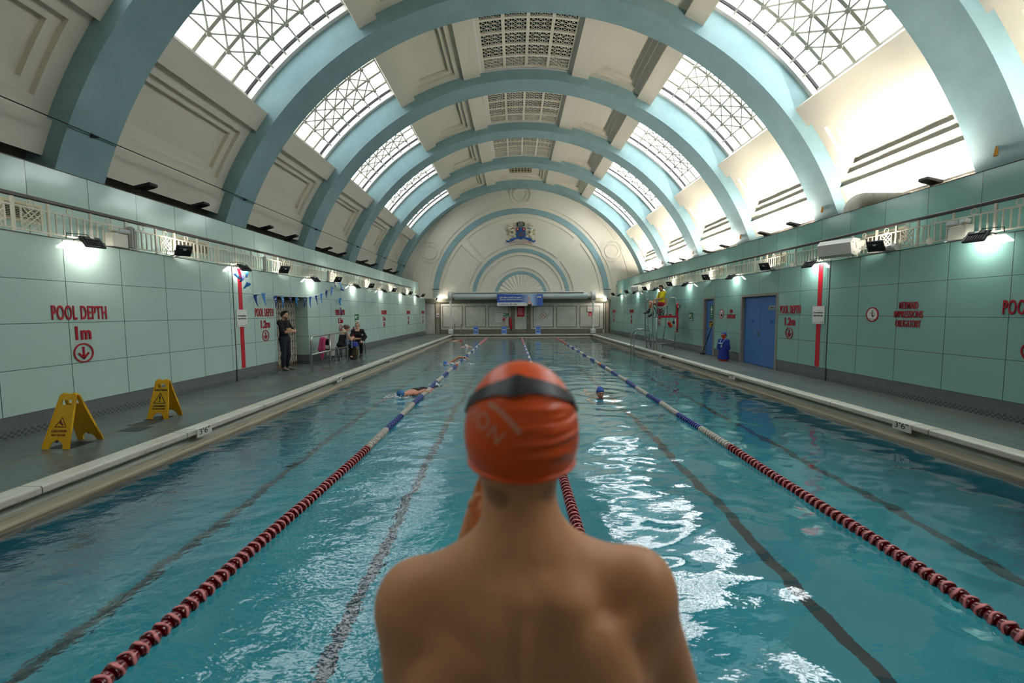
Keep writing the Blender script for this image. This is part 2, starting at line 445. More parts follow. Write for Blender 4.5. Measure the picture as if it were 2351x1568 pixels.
# ------------------------------------------------------------------ the hall
XL, XR = -6.87, 7.44           # faces of the panelled walls
UL, UR = -7.35, 7.92           # faces of the set-back upper walls
LEDGE, PARA = 2.825, 4.0
YB, YE = -4.5, 32.6            # hall runs from behind the camera to the far end
VC, VZ, VR = .5306, 1.2668, 9.9  # vault centre and rib radius
RIBW, SP = .985, 4.798
YRIB = [8.266+SP*(i-1) for i in range(-1, 7)]
PXL, PXR, PYN, PYF = -4.62, 5.78, .95, 31.5   # pool basin
WATER = -.29

CREAM = mat('cream_paint', (228, 221, 204), .6, var=.03, scale=2, bump=.0008)
def blue_paint():
    t = NT('blue_paint'); P, x, y, z = t.pos()
    f = t.noise(1.3, 5, P, .65); g = t.noise(9, 3, P)
    c = t.mix(t.ramp(f, .3, .7), srgb(132, 163, 168), srgb(150, 181, 186)); c = t.mix(t.math('MULTIPLY', g, .25), c, srgb(118, 150, 158))
    t.bsdf(c, .55, 0, .4, t.bump(t.noise(30, 4, P), .004)); return t.m
BLUE = blue_paint()
WHITE = mat('white_metal', (225, 222, 210), .4, var=.03)
GREYM = mat('grey_paint', (120, 116, 108), .7)
def panel_mat(name, y0, tint, zs):
    t = NT(name); P, x, y, z = t.pos(); w = .93
    u = t.math('DIVIDE', t.math('SUBTRACT', y, y0), w); fy = t.math('FRACT', u); iy = t.math('FLOOR', u)
    line = t.math('LESS_THAN', fy, .011); iz = 0.0
    for q in zs:
        line = t.math('MAXIMUM', line, t.math('LESS_THAN', t.math('ABSOLUTE', t.math('SUBTRACT', z, q)), .0042)); iz = t.math('ADD', iz, t.math('GREATER_THAN', z, q))
    cx = t.n('ShaderNodeCombineXYZ'); t.l(iy, cx.inputs[0]); t.val(cx.inputs[1], iz)
    wn = t.n('ShaderNodeTexWhiteNoise', noise_dimensions='2D'); t.l(cx.outputs[0], wn.inputs['Vector'])
    f = t.noise(1.1, 4, P); c = t.mix(t.ramp(f, .25, .75), tuple(a*.93 for a in tint), tint)
    c = t.mix(t.math('MULTIPLY', wn.outputs[0], .14), c, tuple(a*.8 for a in tint))
    c = t.mix(t.math('MULTIPLY', t.noise(70, 2, P), .10), c, tuple(a*.6 for a in tint))
    c = t.mix(line, c, srgb(72, 88, 82))
    # every sheet hangs a hair out of true
    n = t.n('ShaderNodeVectorMath', operation='ADD'); g = t.n('ShaderNodeNewGeometry')
    s = t.n('ShaderNodeVectorMath', operation='SCALE'); v = t.n('ShaderNodeVectorMath', operation='SUBTRACT'); t.l(wn.outputs[1], v.inputs[0]); v.inputs[1].default_value = (.5, .5, .5)
    t.l(v.outputs[0], s.inputs[0]); s.inputs['Scale'].default_value = .014
    t.l(g.outputs['Normal'], n.inputs[0]); t.l(s.outputs[0], n.inputs[1])
    r = t.math('ADD', t.math('MULTIPLY', t.noise(3, 3, P), .08), .05)
    t.bsdf(c, r, 0, .5, n.outputs[0]); return t.m
GLASS_L = panel_mat('aqua_glass_panel_left_lit', 6.45-7*.93, srgb(190, 216, 206), (.92, 1.56, 2.19))
GLASS_R = panel_mat('aqua_glass_panel_right_dim', 6.37-7*.93, srgb(138, 184, 174), (.92, 1.56, 2.19))  # same glass, darker tint: the right wall's weaker light put into its colour
def mosaic():
    t = NT('grey_mosaic'); P, x, y, z = t.pos(); k = .024
    a = t.math('ABSOLUTE', t.math('SUBTRACT', t.math('FRACT', t.math('DIVIDE', y, k)), .5)); b = t.math('ABSOLUTE', t.math('SUBTRACT', t.math('FRACT', t.math('DIVIDE', z, k)), .5))
    ln = t.math('GREATER_THAN', t.math('MAXIMUM', a, b), .43)
    ch = t.math('MODULO', t.math('ADD', t.math('FLOOR', t.math('DIVIDE', y, .04)), t.math('FLOOR', t.math('DIVIDE', z, .03))), 2)
    c = t.mix(t.noise(5, 3, P), srgb(96, 100, 106), srgb(126, 128, 130)); lo = t.mix(ch, srgb(62, 76, 70), srgb(120, 122, 116))
    c = t.mix(t.math('LESS_THAN', z, .09), c, lo); c = t.mix(ln, c, srgb(84, 84, 84)); t.bsdf(c, .3); return t.m
MOSAIC = mosaic()
def deck_mat():
    t = NT('wet_deck'); P, x, y, z = t.pos()
    f = t.noise(.9, 5, P, .6); c = t.mix(t.ramp(f, .3, .7), srgb(82, 93, 90), srgb(106, 116, 112))
    gx = t.math('GREATER_THAN', t.math('ABSOLUTE', t.math('SUBTRACT', t.math('FRACT', t.math('DIVIDE', x, .021)), .5)), .40); gy = t.math('GREATER_THAN', t.math('ABSOLUTE', t.math('SUBTRACT', t.math('FRACT', t.math('DIVIDE', y, .021)), .5)), .40)
    c = t.mix(t.math('MULTIPLY', t.math('MAXIMUM', gx, gy), .3), c, srgb(66, 74, 72))
    def band(c0, w): return t.math('LESS_THAN', t.math('ABSOLUTE', t.math('SUBTRACT', x, c0)), w)
    st = t.math('MAXIMUM', band(-5.74, .05), band(7.12, .045)); c = t.mix(st, c, srgb(108, 88, 78))
    dash = t.math('MULTIPLY', t.math('MAXIMUM', band(-4.97, .06), band(6.30, .045)), t.math('GREATER_THAN', t.math('FRACT', t.math('DIVIDE', y, .13)), .5)); c = t.mix(t.math('MULTIPLY', dash, .75), c, srgb(66, 80, 72))
    wet = t.math('MULTIPLY', t.ramp(t.noise(.45, 3, P, .5), .36, .62), t.math('SUBTRACT', .75, t.math('MULTIPLY', t.math('GREATER_THAN', x, 0), .5)))
    b = t.bsdf(t.mix(wet, c, t.mix(.35, c, srgb(66, 72, 68))), t.math('SUBTRACT', .42, t.math('MULTIPLY', wet, .26)), 0, .5, t.bump(t.noise(18, 3, P), .003)); return t.m
DECK = deck_mat()
def marble(name, a, b, s=2.2, rough=.3):
    t = NT(name); P, x, y, z = t.pos(); f = t.noise(s, 7, P, .7); g = t.noise(s*9, 5, P, .7)
    c = t.mix(t.ramp(f, .35, .65), srgb(*a), srgb(*b)); c = t.mix(t.math('MULTIPLY', t.ramp(g, .52, .75), .45), c, tuple(q*.55 for q in srgb(*b))); t.bsdf(c, rough, 0, .5, t.bump(g, .002)); return t.m
MARBLE = marble('veined_marble', (214, 212, 200), (186, 186, 174))
GREENSTONE = marble('green_stone', (132, 128, 104), (104, 102, 84), 5)
def coping_mat():
    t = NT('white_coping_stone'); P, x, y, z = t.pos(); f = t.noise(2.5, 6, P, .7); g = t.noise(14, 5, P, .7)
    c = t.mix(t.ramp(f, .3, .7), srgb(190, 186, 170), srgb(214, 211, 198)); c = t.mix(t.math('MULTIPLY', t.ramp(g, .58, .72), .5), c, srgb(110, 100, 84))
    j = t.math('LESS_THAN', t.math('FRACT', t.math('DIVIDE', t.math('SUBTRACT', y, 3.97), 1.83)), .006); c = t.mix(j, c, srgb(70, 66, 56)); t.bsdf(c, .35, 0, .5, t.bump(g, .003)); return t.m
COPING = coping_mat()
def gutter_mat():
    t = NT('stained_shaded_gutter'); P, x, y, z = t.pos()
    m = t.n('ShaderNodeMapping'); m.inputs['Scale'].default_value = (1, .25, 9); t.l(P, m.inputs[0]); f = t.noise(2.2, 5, m.outputs[0], .65)
    c = t.mix(t.ramp(z, -.262, -.246), srgb(118, 100, 80), srgb(196, 184, 160)); c = t.mix(t.ramp(z, -.215, -.17), c, srgb(118, 136, 124)); c = t.mix(t.math('MULTIPLY', t.ramp(f, .38, .62), .6), c, srgb(196, 188, 168)); c = t.mix(t.math('MULTIPLY', t.ramp(t.noise(6, 5, m.outputs[0]), .55, .75), .6), c, srgb(92, 74, 56)); t.bsdf(c, .35); return t.m  # stain bands and streaks; the grey-green upper band paints the recess shade
GUTTER = gutter_mat()
def basin_mat():
    t = NT('pool_tiles_under_water'); P, x, y, z = t.pos()
    f = t.noise(.8, 4, P); c = t.mix(t.ramp(f, .3, .7), srgb(22, 136, 150), srgb(42, 158, 168))
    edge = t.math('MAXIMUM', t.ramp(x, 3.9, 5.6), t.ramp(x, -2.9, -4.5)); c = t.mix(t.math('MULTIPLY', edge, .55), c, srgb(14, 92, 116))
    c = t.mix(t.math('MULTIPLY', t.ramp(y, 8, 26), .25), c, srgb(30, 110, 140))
    ln = None
    for q in (-3.42, -1.4, 2.55, 4.5):
        b = t.math('LESS_THAN', t.math('ABSOLUTE', t.math('SUBTRACT', x, q)), .062); ln = b if ln is None else t.math('MAXIMUM', ln, b)
    c = t.mix(t.math('MULTIPLY', ln, .95), c, srgb(12, 30, 34)); t.bsdf(c, .6, 0, .2); return t.m
BASIN = basin_mat()

# floor: four deck strips round the basin, one mesh
m = MB()
m.mm((XL-.6, YB, -.5), (PXL-.2, 34.4, 0)); m.mm((PXR+.2, YB, -.5), (XR+.6, 34.4, 0))
m.mm((PXL-.2, YB, -.5), (PXR+.2, PYN-.2, 0)); m.mm((PXL-.2, PYF+.2, -.5), (PXR+.2, 34.4, 0))
tag(m.build('floor', DECK), kind='structure')
# coping stones and the scum gutter beneath them
def profile_run(prof, side, y0, y1):
    o = [(side[0]+side[1]*u, w) for u, w in prof]; n = len(o); v = [(x, y, z) for y in (y0, y1) for x, z in o]
    return v, [(i, (i+1) % n, (i+1) % n+n, i+n) if side[1] < 0 else (i+n, (i+1) % n+n, (i+1) % n, i) for i in range(n)]+[tuple(range(n)), tuple(range(2*n-1, n-1, -1))]
cop = [(.22, -.03), (.22, .012), (.02, .012), (.005, .006), (0, -.006), (0, -.05), (.004, -.062), (.018, -.07), (.2, -.07)]
gut = [(.24, -.069), (.06, -.069), (.10, -.09), (.125, -.13), (.115, -.17), (.08, -.2), (.035, -.212), (.008, -.222), (0, -.24), (0, -.45), (.24, -.45)]
for k, (sx, sg) in enumerate(((PXL, -1), (PXR, 1))):
    m = MB(); v, f = profile_run(cop, (sx, sg), PYN-.2, PYF+.2); m.add(v, f); o = m.build('trim_%d' % (k+1), COPING); tag(o, kind='structure')
    m = MB(); v, f = profile_run(gut, (sx, sg), PYN-.2, PYF+.2); m.add(v, f); o = m.build('trim_%d' % (k+3), GUTTER, smooth=True, angle=40); tag(o, kind='structure')
for k, (sy, sg) in enumerate(((PYN, -1), (PYF, 1))):
    for nm, pr, mt in (('trim_%d' % (k+5), cop, COPING), ('trim_%d' % (k+7), gut, GUTTER)):
        v, f = profile_run(pr, (sy, sg), PXL-.2, PXR+.2); v = [(b, a, c) for a, b, c in v]; m = MB(); m.add(v, [q[::-1] for q in f]); tag(m.build(nm, mt), kind='structure')
m = MB(); DN, DF = -1.32, -2.1
m.add([(PXL, PYN, DN), (PXR, PYN, DN), (PXR, PYF, DF), (PXL, PYF, DF)], [(0, 1, 2, 3)])
m.add([(PXL, PYN, DN), (PXL, PYF, DF), (PXL, PYF, -.4), (PXL, PYN, -.4)], [(0, 1, 2, 3)]); m.add([(PXR, PYN, DN), (PXR, PYF, DF), (PXR, PYF, -.4), (PXR, PYN, -.4)], [(3, 2, 1, 0)])
m.add([(PXL, PYF, DF), (PXR, PYF, DF), (PXR, PYF, -.4), (PXL, PYF, -.4)], [(0, 1, 2, 3)]); m.add([(PXL, PYN, DN), (PXR, PYN, DN), (PXR, PYN, -.4), (PXL, PYN, -.4)], [(3, 2, 1, 0)])
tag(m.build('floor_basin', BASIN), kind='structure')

# water: a rippled sheet
def water():
    xs = np.linspace(PXL, PXR, 230); ys = np.concatenate([np.linspace(PYN, 10, 330), np.linspace(10, PYF, 300)[1:]])
    X, Y = np.meshgrid(xs, ys, indexing='ij'); Z = np.zeros_like(X); r = np.random.default_rng(3)
    right = np.clip((X-.2)/1.4, 0, 1); calm = np.clip(1-(Y-4)/14, .0, 1)
    for lam, amp, n in ((2.6, .0055, 7), (1.3, .0042, 10), (.7, .0024, 14), (.42, .0016, 16), (.27, .0008, 14)):
        for _ in range(n):
            a = r.normal(PI/2, .55) if lam < .5 else r.normal(PI/2, .9); L = lam*r.uniform(.75, 1.3); ph = r.uniform(0, 2*PI)
            w = 1.0 if lam > .6 else (1-.15*right*calm)
            Z += amp*w*r.uniform(.4, 1)/math.sqrt(n)*1.5*np.sin(2*PI/L*(cos(a)*X+sin(a)*Y)+ph+.8*np.sin(.9*X+.7*Y+ph))
    for (cx, cy) in ((2.05, 10.0), (-2.6, 9.6), (-2.4, 16.1)):
        d = np.hypot(X-cx, Y-cy); Z += .012*np.exp(-d/1.6)*np.sin(d*2*PI/.55)*np.clip(d/.25, 0, 1)
    Z += WATER
    v = np.stack([X, Y, Z], -1).reshape(-1, 3); nx, ny = X.shape; I = np.arange(nx*ny).reshape(nx, ny)
    f = np.stack([I[:-1, :-1], I[1:, :-1], I[1:, 1:], I[:-1, 1:]], -1).reshape(-1, 4)
    t = NT('pool_water'); P, x, y, z = t.pos()
    mp = t.n('ShaderNodeMapping'); mp.inputs['Scale'].default_value = (1, 1.5, 1); t.l(P, mp.inputs[0])
    h = t.math('ADD', t.math('MULTIPLY', t.noise(5, 3, mp.outputs[0], .55), 1.0), t.math('MULTIPLY', t.noise(14, 3, mp.outputs[0], .6), .22))
    amp = t.math('ADD', .12, t.math('MULTIPLY', t.ramp(x, 1.2, -.6), .55))
    bp = t.n('ShaderNodeBump'); bp.inputs['Distance'].default_value = .016; t.l(amp, bp.inputs['Strength']); t.l(h, bp.inputs['Height'])
    g = t.n('ShaderNodeBsdfPrincipled'); g.inputs['Base Color'].default_value = (.86, .97, .98, 1); g.inputs['Roughness'].default_value = .0; g.inputs['IOR'].default_value = 1.333; g.inputs['Transmission Weight'].default_value = 1.0; g.inputs['Coat Weight'].default_value = 1.0; g.inputs['Coat IOR'].default_value = 1.5; g.inputs['Coat Roughness'].default_value = 0.0; t.l(bp.outputs[0], g.inputs['Coat Normal'])
    t.l(bp.outputs[0], g.inputs['Normal']); t.l(g.outputs[0], t.out.inputs[0])
    mb = MB(); mb.add(v, [tuple(q) for q in f.tolist()]); o = mb.build('pool_water', t.m, smooth=True)
    tag(o, 'rippled teal water filling the whole swimming pool', 'water', kind='stuff')
water()

# side walls
def wall_block(m, x0, x1, holes, z1):
    ys = sorted({YB, YE}|{h[i] for h in holes for i in (0, 1)})
    for a, b in zip(ys, ys[1:]):
        h = next((h for h in holes if h[0] <= a+1e-6 and b <= h[1]+1e-6), None)
        if h is None: m.mm((x0, a, .3), (x1, b, z1))
        else: m.mm((x0, a, h[2]), (x1, b, z1))
GATE = (12.13, 14.0, 2.2); D2 = (11.92, 13.86, 2.2); D1 = (15.66, 16.60, 2.21)
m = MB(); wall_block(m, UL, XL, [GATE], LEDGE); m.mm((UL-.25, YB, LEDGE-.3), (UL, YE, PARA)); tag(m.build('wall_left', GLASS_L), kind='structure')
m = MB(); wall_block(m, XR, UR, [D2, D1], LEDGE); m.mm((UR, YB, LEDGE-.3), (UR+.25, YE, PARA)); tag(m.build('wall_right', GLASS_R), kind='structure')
m = MB(); m.mm((UL, YB, 0), (XL-.012, GATE[0], .3)); m.mm((UL, GATE[1], 0), (XL-.012, YE, .3)); tag(m.build('baseboard_left', MOSAIC), kind='structure')
m = MB(); m.mm((XR+.012, YB, 0), (UR, D2[0], .3)); m.mm((XR+.012, D2[1], 0), (UR, D1[0], .3)); m.mm((XR+.012, D1[1], 0), (UR, YE, .3)); tag(m.build('baseboard_right', MOSAIC), kind='structure')
EDGE = mat('dark_metal_edge', (70, 60, 50), .5)
m = MB()
for x0, x1 in ((XL-.05, XL+.008), (XR-.008, XR+.05)): m.mm((x0, YB, LEDGE), (x1, YE, LEDGE+.012))
for x0, x1 in ((UL-.25, UL+.008), (UR-.008, UR+.25)): m.mm((x0, YB, PARA), (x1, YE, PARA+.012))
for x, y in ((XL+.002, 10.3), (XR-.002, 10.02)): m.mm((x-.006, y-.012, 0), (x+.006, y+.012, LEDGE))
tag(m.build('trim_9', EDGE), kind='structure')
# unseen slabs added behind the parapets to keep light from leaking in
m = MB(); m.mm((VC-11.4, YB, 3.6), (UL-.1, 33.6, 3.8)); m.mm((UR+.1, YB, 3.6), (VC+11.4, 33.6, 3.8)); m.mm((XL-.9, YB, -.2), (UL-.02, YE, LEDGE)); m.mm((UR+.02, YB, -.2), (XR+.9, YE, LEDGE))
tag(m.build('trim_10', GREYM), kind='structure')
m = MB(); m.mm((VC-11.4, YB-.3, -.2), (VC+11.4, YB, 12.7)); tag(m.build('wall_back', mat('back_wall_pale', (196, 190, 176), .7)), kind='structure')

# ------------------------------------------------------------------ vault
def cbox(m, r0, r1, a0, a1, y0, y1, n=None, mi=0):
    n = n or max(2, int(abs(a1-a0)/1.6)); v = []; f = []
    for i in range(n+1):
        t = rad(a0+(a1-a0)*i/n); s_, c_ = sin(t), cos(t)
        for r in (r0, r1):
            for y in (y0, y1): v.append((VC+r*s_, y, VZ+r*c_))
    for i in range(n):
        a = 4*i; b = a+4; f += [(a, b, b+1, a+1), (a+2, a+3, b+3, b+2), (a, a+2, b+2, b), (a+1, b+1, b+3, a+3)]
    f += [(0, 1, 3, 2), (4*n, 4*n+2, 4*n+3, 4*n+1)]; m.add(v, f, mi)
def vpt(r, a, y): t = rad(a); return np.array([VC+r*sin(t), y, VZ+r*cos(t)])
ceil = struct('ceiling')
for i, y in enumerate(YRIB):
    m = MB(); cbox(m, VR, 11.2, -79, 79, y, y+RIBW, 110)
    m.build('arch_rib', BLUE, ceil, smooth=True, angle=40)
m = MB(); cbox(m, 11.25, 11.45, -85, 85, YB, 33.6, 80); m.build('outer_shell', GREYM, ceil)
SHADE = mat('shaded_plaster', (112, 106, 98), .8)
DARKV = mat('dark_void', (16, 24, 24), .9)  # near-black sheet paints the shade of the space above the grilles
def panel(m, a0, a1, y0, y1):
    A, B = min(a0, a1), max(a0, a1); d = math.degrees(1/10.4)
    def fr(A, B, C, D, w, r0, r1):
        cbox(m, r0, r1, A, B, C, C+w); cbox(m, r0, r1, A, B, D-w, D); cbox(m, r0, r1, A, A+w*d, C+w, D-w); cbox(m, r0, r1, B-w*d, B, C+w, D-w)
    fr(A, B, y0, y1, .30, 10.32, 10.7); w = .30
    fr(A+w*d, B-w*d, y0+w, y1-w, .20, 10.42, 10.7); w = .5
    cbox(m, 10.52, 10.7, A+w*d, B-w*d, y0+w, y1-w)
wins = 0
PANE = {-1: emis('skylight_pane_left', (236, 244, 248), 4.4), 1: emis('skylight_pane_right', (240, 247, 250), 8.2)}
FRAMEW = mat('skylight_reveal', (232, 228, 224), .5)
BARM = mat('grey_glazing_bar', (186, 184, 170), .5)
BLACK = mat('black_gap', (26, 24, 24), .7)
grille_mesh = {}
for bi in range(-1, 7):
    y0 = YB if bi < 0 else YRIB[bi]+RIBW; y1 = YRIB[bi+1] if bi < 7 else 33.2
    if bi == 6: y1 = YRIB[7]
    if bi == 6 or True:
        for sg in (-1, 1):
            for (a0, a1, r1) in ((10.5, 14.4, 10.75), (26.5, 30.0, 11.2), (50.9, 54.5, 11.2)):
                m = MB(); cbox(m, 10.18, r1, sg*a0, sg*a1, y0, y1); m.build('beam', CREAM, ceil)
            m = MB(); panel(m, sg*14.4, sg*26.5, y0, y1); m.build('coffer_panel', CREAM, ceil)
            m = MB(); panel(m, sg*54.5, sg*66.2, y0, y1); m.build('coffer_panel', CREAM, ceil)
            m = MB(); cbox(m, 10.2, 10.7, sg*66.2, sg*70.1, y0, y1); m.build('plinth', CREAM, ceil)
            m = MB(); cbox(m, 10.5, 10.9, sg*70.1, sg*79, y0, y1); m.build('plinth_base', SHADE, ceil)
            # skylight
            if bi < 0: continue
            wins += 1; w = struct('window_%d' % wins); ya, yb = y0, y1
            m = MB(); cbox(m, 10.98, 11.0, sg*30.3, sg*50.6, ya+.1, yb-.1); m.build('pane', PANE[sg], w, smooth=True)
            m = MB(); cbox(m, 10.72, 11.02, sg*30, sg*50.9, ya, ya+.13); cbox(m, 10.72, 11.02, sg*30, sg*50.9, yb-.13, yb); cbox(m, 10.9, 11.02, sg*30, sg*30.3, ya, yb, 1); cbox(m, 10.9, 11.02, sg*50.6, sg*50.9, ya, yb, 1)
            m.build('frame', FRAMEW, w, smooth=True, angle=40)
            m = MB(); cbox(m, 10.9, 11.01, sg*30.2, sg*50.7, ya+.13, ya+.16); m.build('gasket', BLACK, w); m = MB(); cbox(m, 10.9, 11.01, sg*30.2, sg*50.7, yb-.16, yb-.13); m.build('gasket', BLACK, w)
            if bi >= 0:
                Ys = [ya+.12+(yb-ya-.24)*q/5 for q in range(6)]; As = [sg*(30.3+20.3*q/7) for q in range(8)]
                m = MB()
                for y in Ys[1:-1]:
                    cbox(m, 10.86, 10.9, sg*30.2, sg*50.7, y-.05, y+.05); cbox(m, 10.9, 10.985, sg*30.2, sg*50.7, y+.05, y+.085)
                m.build('glazing_bar', BARM, w, smooth=True, angle=40)
                m = MB()
                for a in As[1:-1]: m.tube([vpt(10.84, a, ya+.1), vpt(10.84, a, yb-.1)], .028, 6)
                for q in range(1, 4):
                    for p in range(1, 6):
                        m.tube([vpt(10.83, As[p], Ys[q]), vpt(10.83, As[p+1], Ys[q+1])], .026, 5); m.tube([vpt(10.83, As[p+1], Ys[q]), vpt(10.83, As[p], Ys[q+1])], .026, 5)
                for q in range(1, 5):
                    for p in range(1, 7):
                        c = vpt(10.83, As[p], Ys[q]); d = unit(vpt(10, As[p], 0)-vpt(11, As[p], 0)); m.cyl(c, c+d*.03, .068, 12); m.cyl(c+d*.03, c+d*.036, .012, 6)
                m.build('lattice', BARM, w)
    # crown of the bay
    if bi in (0, 1, 2, 3, 4, 5):
        g = thing('ceiling_grille', 'cream lattice ventilation grille, %s along the crown of the vault' % {0: 'behind the camera', 1: 'over the camera', 2: 'just above the photo edge', 3: 'largest and nearest in view', 4: 'second nearest in view', 5: 'third and smallest in view'}[bi], 'ceiling grille', vpt(10.34, 0, (y0+y1)/2), group='lattice grilles along the vault crown')
        A = 9.6; d = math.degrees(1/10.3); fy0, fy1 = y0+.03, y1-.12
        m = MB(); r0, r1 = 10.30, 10.36
        nc, nr = 4, 5; W = 2*A/d; wb = .12; H = fy1-fy0
        for q in range(nc+1):
            a = -A+2*A*q/nc; cbox(m, r0, r1, a-wb/2*d, a+wb/2*d, fy0, fy1, 1)
        for q in range(nr+1):
            yy = fy0+.06+(H-.12)*q/nr; cbox(m, r0, r1, -A-wb/2*d, A+wb/2*d, yy-.05, yy+.05, 12)
        m.build('frame', CREAM, g)
        m = MB(); r = 10.335
        for q in range(nc):
            for p in range(nr):
                a0 = -A+2*A*q/nc+wb/2*d; a1 = -A+2*A*(q+1)/nc-wb/2*d; c0 = fy0+.06+(H-.12)*p/nr+.05; c1 = fy0+.06+(H-.12)*(p+1)/nr-.05
                for u in range(3):
                    for w_ in range(3):
                        e0 = a0+(a1-a0)*u/3; e1 = a0+(a1-a0)*(u+1)/3; h0 = c0+(c1-c0)*w_/3; h1 = c0+(c1-c0)*(w_+1)/3
                        m.tube([vpt(r, e0, h0), vpt(r, e1, h1)], .011, 4); m.tube([vpt(r, e1, h0), vpt(r, e0, h1)], .011, 4)
                    if u: m.tube([vpt(r, e0, c0), vpt(r, e0, c1)], .012, 4)
                for w_ in (1, 2): m.tube([vpt(r, a0, c0+(c1-c0)*w_/3), vpt(r, a1, c0+(c1-c0)*w_/3)], .012, 4)
        m.build('lattice', CREAM, g)
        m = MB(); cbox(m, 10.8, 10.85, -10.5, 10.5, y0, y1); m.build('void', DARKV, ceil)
        m = MB(); cbox(m, 10.3, 10.36, -10.45, -9.95, y0, y1); cbox(m, 10.3, 10.36, 9.95, 10.45, y0, y1); cbox(m, 10.3, 10.8, -10.5, 10.5, y1-.06, y1); m.build('crown_margin', BLUE if bi < 0 else FRAMEW, ceil)
    else:
        m = MB(); panel(m, -10.5, 10.5, y0, y1); m.build('coffer_panel', CREAM, ceil)
        if bi == 6:
            g = thing('ceiling_vent', 'small dark slatted vent in the last crown panel above the far wall', 'vent', vpt(10.5, 0, (y0+y1)/2))
            m = MB(); yc = (y0+y1)/2; d = math.degrees(1/10.4)
            m2 = MB(); cbox(m2, 10.47, 10.51, -.75*d, .75*d, yc-.75, yc+.75); m2.build('backing', mat('vent_dark', (58, 48, 34), .8), g)
            for q in range(7): cbox(m, 10.45, 10.475, (-.72+.22*q)*d, (-.64+.22*q)*d, yc-.75, yc+.75)
            for q in (-.5, 0, .5): cbox(m, 10.45, 10.475, -.75*d, .75*d, yc+q-.05, yc+q+.05)
            m.build('slats', mat('vent_cream', (176, 160, 120), .7), g)

# ------------------------------------------------------------------ far wall
YT = 33.2
FARW = CREAM
m = MB(); m.mm((VC-11.4, YT, 2.75), (VC+11.4, YT+.4, 12.7)); o = m.build('wall_far', FARW); tag(o, kind='structure')
TC = hy(1196, 684, YT); TX, TZ = TC[0], TC[2]
AX, AZ = V(1, 0, 0), V(0, 0, 1)   # seen from the pool: right, up; normal is ax x ay = -Y
tr = struct('trim_11')
m = MB()
for r0, r1 in ((6.5, 6.92), (3.57, 3.84), (1.83, 2.09)): annulus(m, (TX, YT, TZ), AX, AZ, r0, r1, .05, 72, 0, 0, 180)
m.build('arch_band', BLUE, tr)
m = MB()
def arc_line(r, a0, a1, w=.05, d=.06): annulus(m, (TX, YT, TZ), AX, AZ, r-w, r+w, d, 48, 0, a0, a1)
def ray_line(a, r0, r1, w=.05):
    t = rad(a); e = cos(t)*AX+sin(t)*AZ; p = -sin(t)*AX+cos(t)*AZ; c = V(TX, YT, TZ); q = [c+e*r0-p*w, c+e*r1-p*w, c+e*r1+p*w, c+e*r0+p*w]
    m.prism([((z-c) @ AX, (z-c) @ AZ) for z in q], c, AX, AZ, .06)
for r in (7.25, 8.6): arc_line(r, 3, 177)
for a0, a1 in ((3, 42), (48, 132), (138, 177)):
    arc_line(6.25, a0, a1); arc_line(4.2, a0, a1); ray_line(a0, 4.2, 6.25); ray_line(a1, 4.2, 6.25)
arc_line(3.35, 2, 178, .04); arc_line(2.4, 2, 178, .04)
for a in (27, 90, 153):
    c = V(TX, YT, TZ)+7.95*(cos(rad(a))*AX+sin(rad(a))*AZ)
    annulus(m, c, AX, AZ, .46, .57, .08, 32); annulus(m, c, AX, AZ, .74, .84, .07, 32)
m.build('moulding', FARW, tr)
m = MB(); n = 17; NF = 8
v = []; f = []
for i in range(n*NF+1):
    t = PI*i/(n*NF); u = (i % NF)/NF
    for r in (.42, 1.83): v.append((TX+r*cos(t), YT-.03-.07*abs(sin(PI*u))*r/1.83-(.0), TZ+r*sin(t)))
for i in range(n*NF): f.append((2*i, 2*i+1, 2*i+3, 2*i+2))
m.add(v, f); annulus(m, (TX, YT, TZ), AX, AZ, .36, .44, .12, 24, 0, 0, 180); m.prism(circ(.38, 24, (0, 0), 0, 180), (TX, YT, TZ), AX, AZ, .06)
m.build('shell_fan', FARW, tr, smooth=True, angle=35)
# marble wall below the lunette
YM = 33.45
m = MB(); m.mm((XL-1, YM, 0), (XR+1, YM+.3, 2.9)); tag(m.build('wall_far_lower', MARBLE), kind='structure')
m = MB(); m.mm((XL-.2, YM-.32, 2.62), (XR+.2, YM, 2.78)); m.mm((XL-.2, YM-.22, 2.5), (XR+.2, YM, 2.62)); m.mm((XL-.2, YM-.12, 2.42), (XR+.2, YM, 2.5))
x0 = hy(1012, 720, YM)[0]; x1 = hy(1384, 720, YM)[0]
m.mm((x0, YM-.05, 0), (x1, YM, .34))
for px in (1177.5, 1214): x = hy(px, 720, YM)[0]; m.mm((x-.16, YM-.1, 0), (x+.16, YM, 2.5)); m.mm((x-.07, YM-.13, 0), (x+.07, YM-.1, 2.5))
for px in (1010, 1385.5): x = hy(px, 720, YM)[0]; m.mm((x-.05, YM-.04, .3), (x+.05, YM, 2.5))
def framebox(xa, xb, za, zb, w=.05):
    m.mm((xa, YM-.025, za), (xb, YM, za+w)); m.mm((xa, YM-.025, zb-w), (xb, YM, zb)); m.mm((xa, YM-.025, za+w), (xa+w, YM, zb-w)); m.mm((xb-w, YM-.025, za+w), (xb, YM, zb-w))
for a, b in ((1016, 1062), (1068, 1115.5), (1121.5, 1169), (1223.5, 1271), (1277, 1324.5), (1330.5, 1377.5)):
    p = hy(a, 751.5, YM); q = hy(b, 702, YM); framebox(p[0], q[0], p[2], q[2])
tag(m.build('trim_12', GREENSTONE), kind='structure')
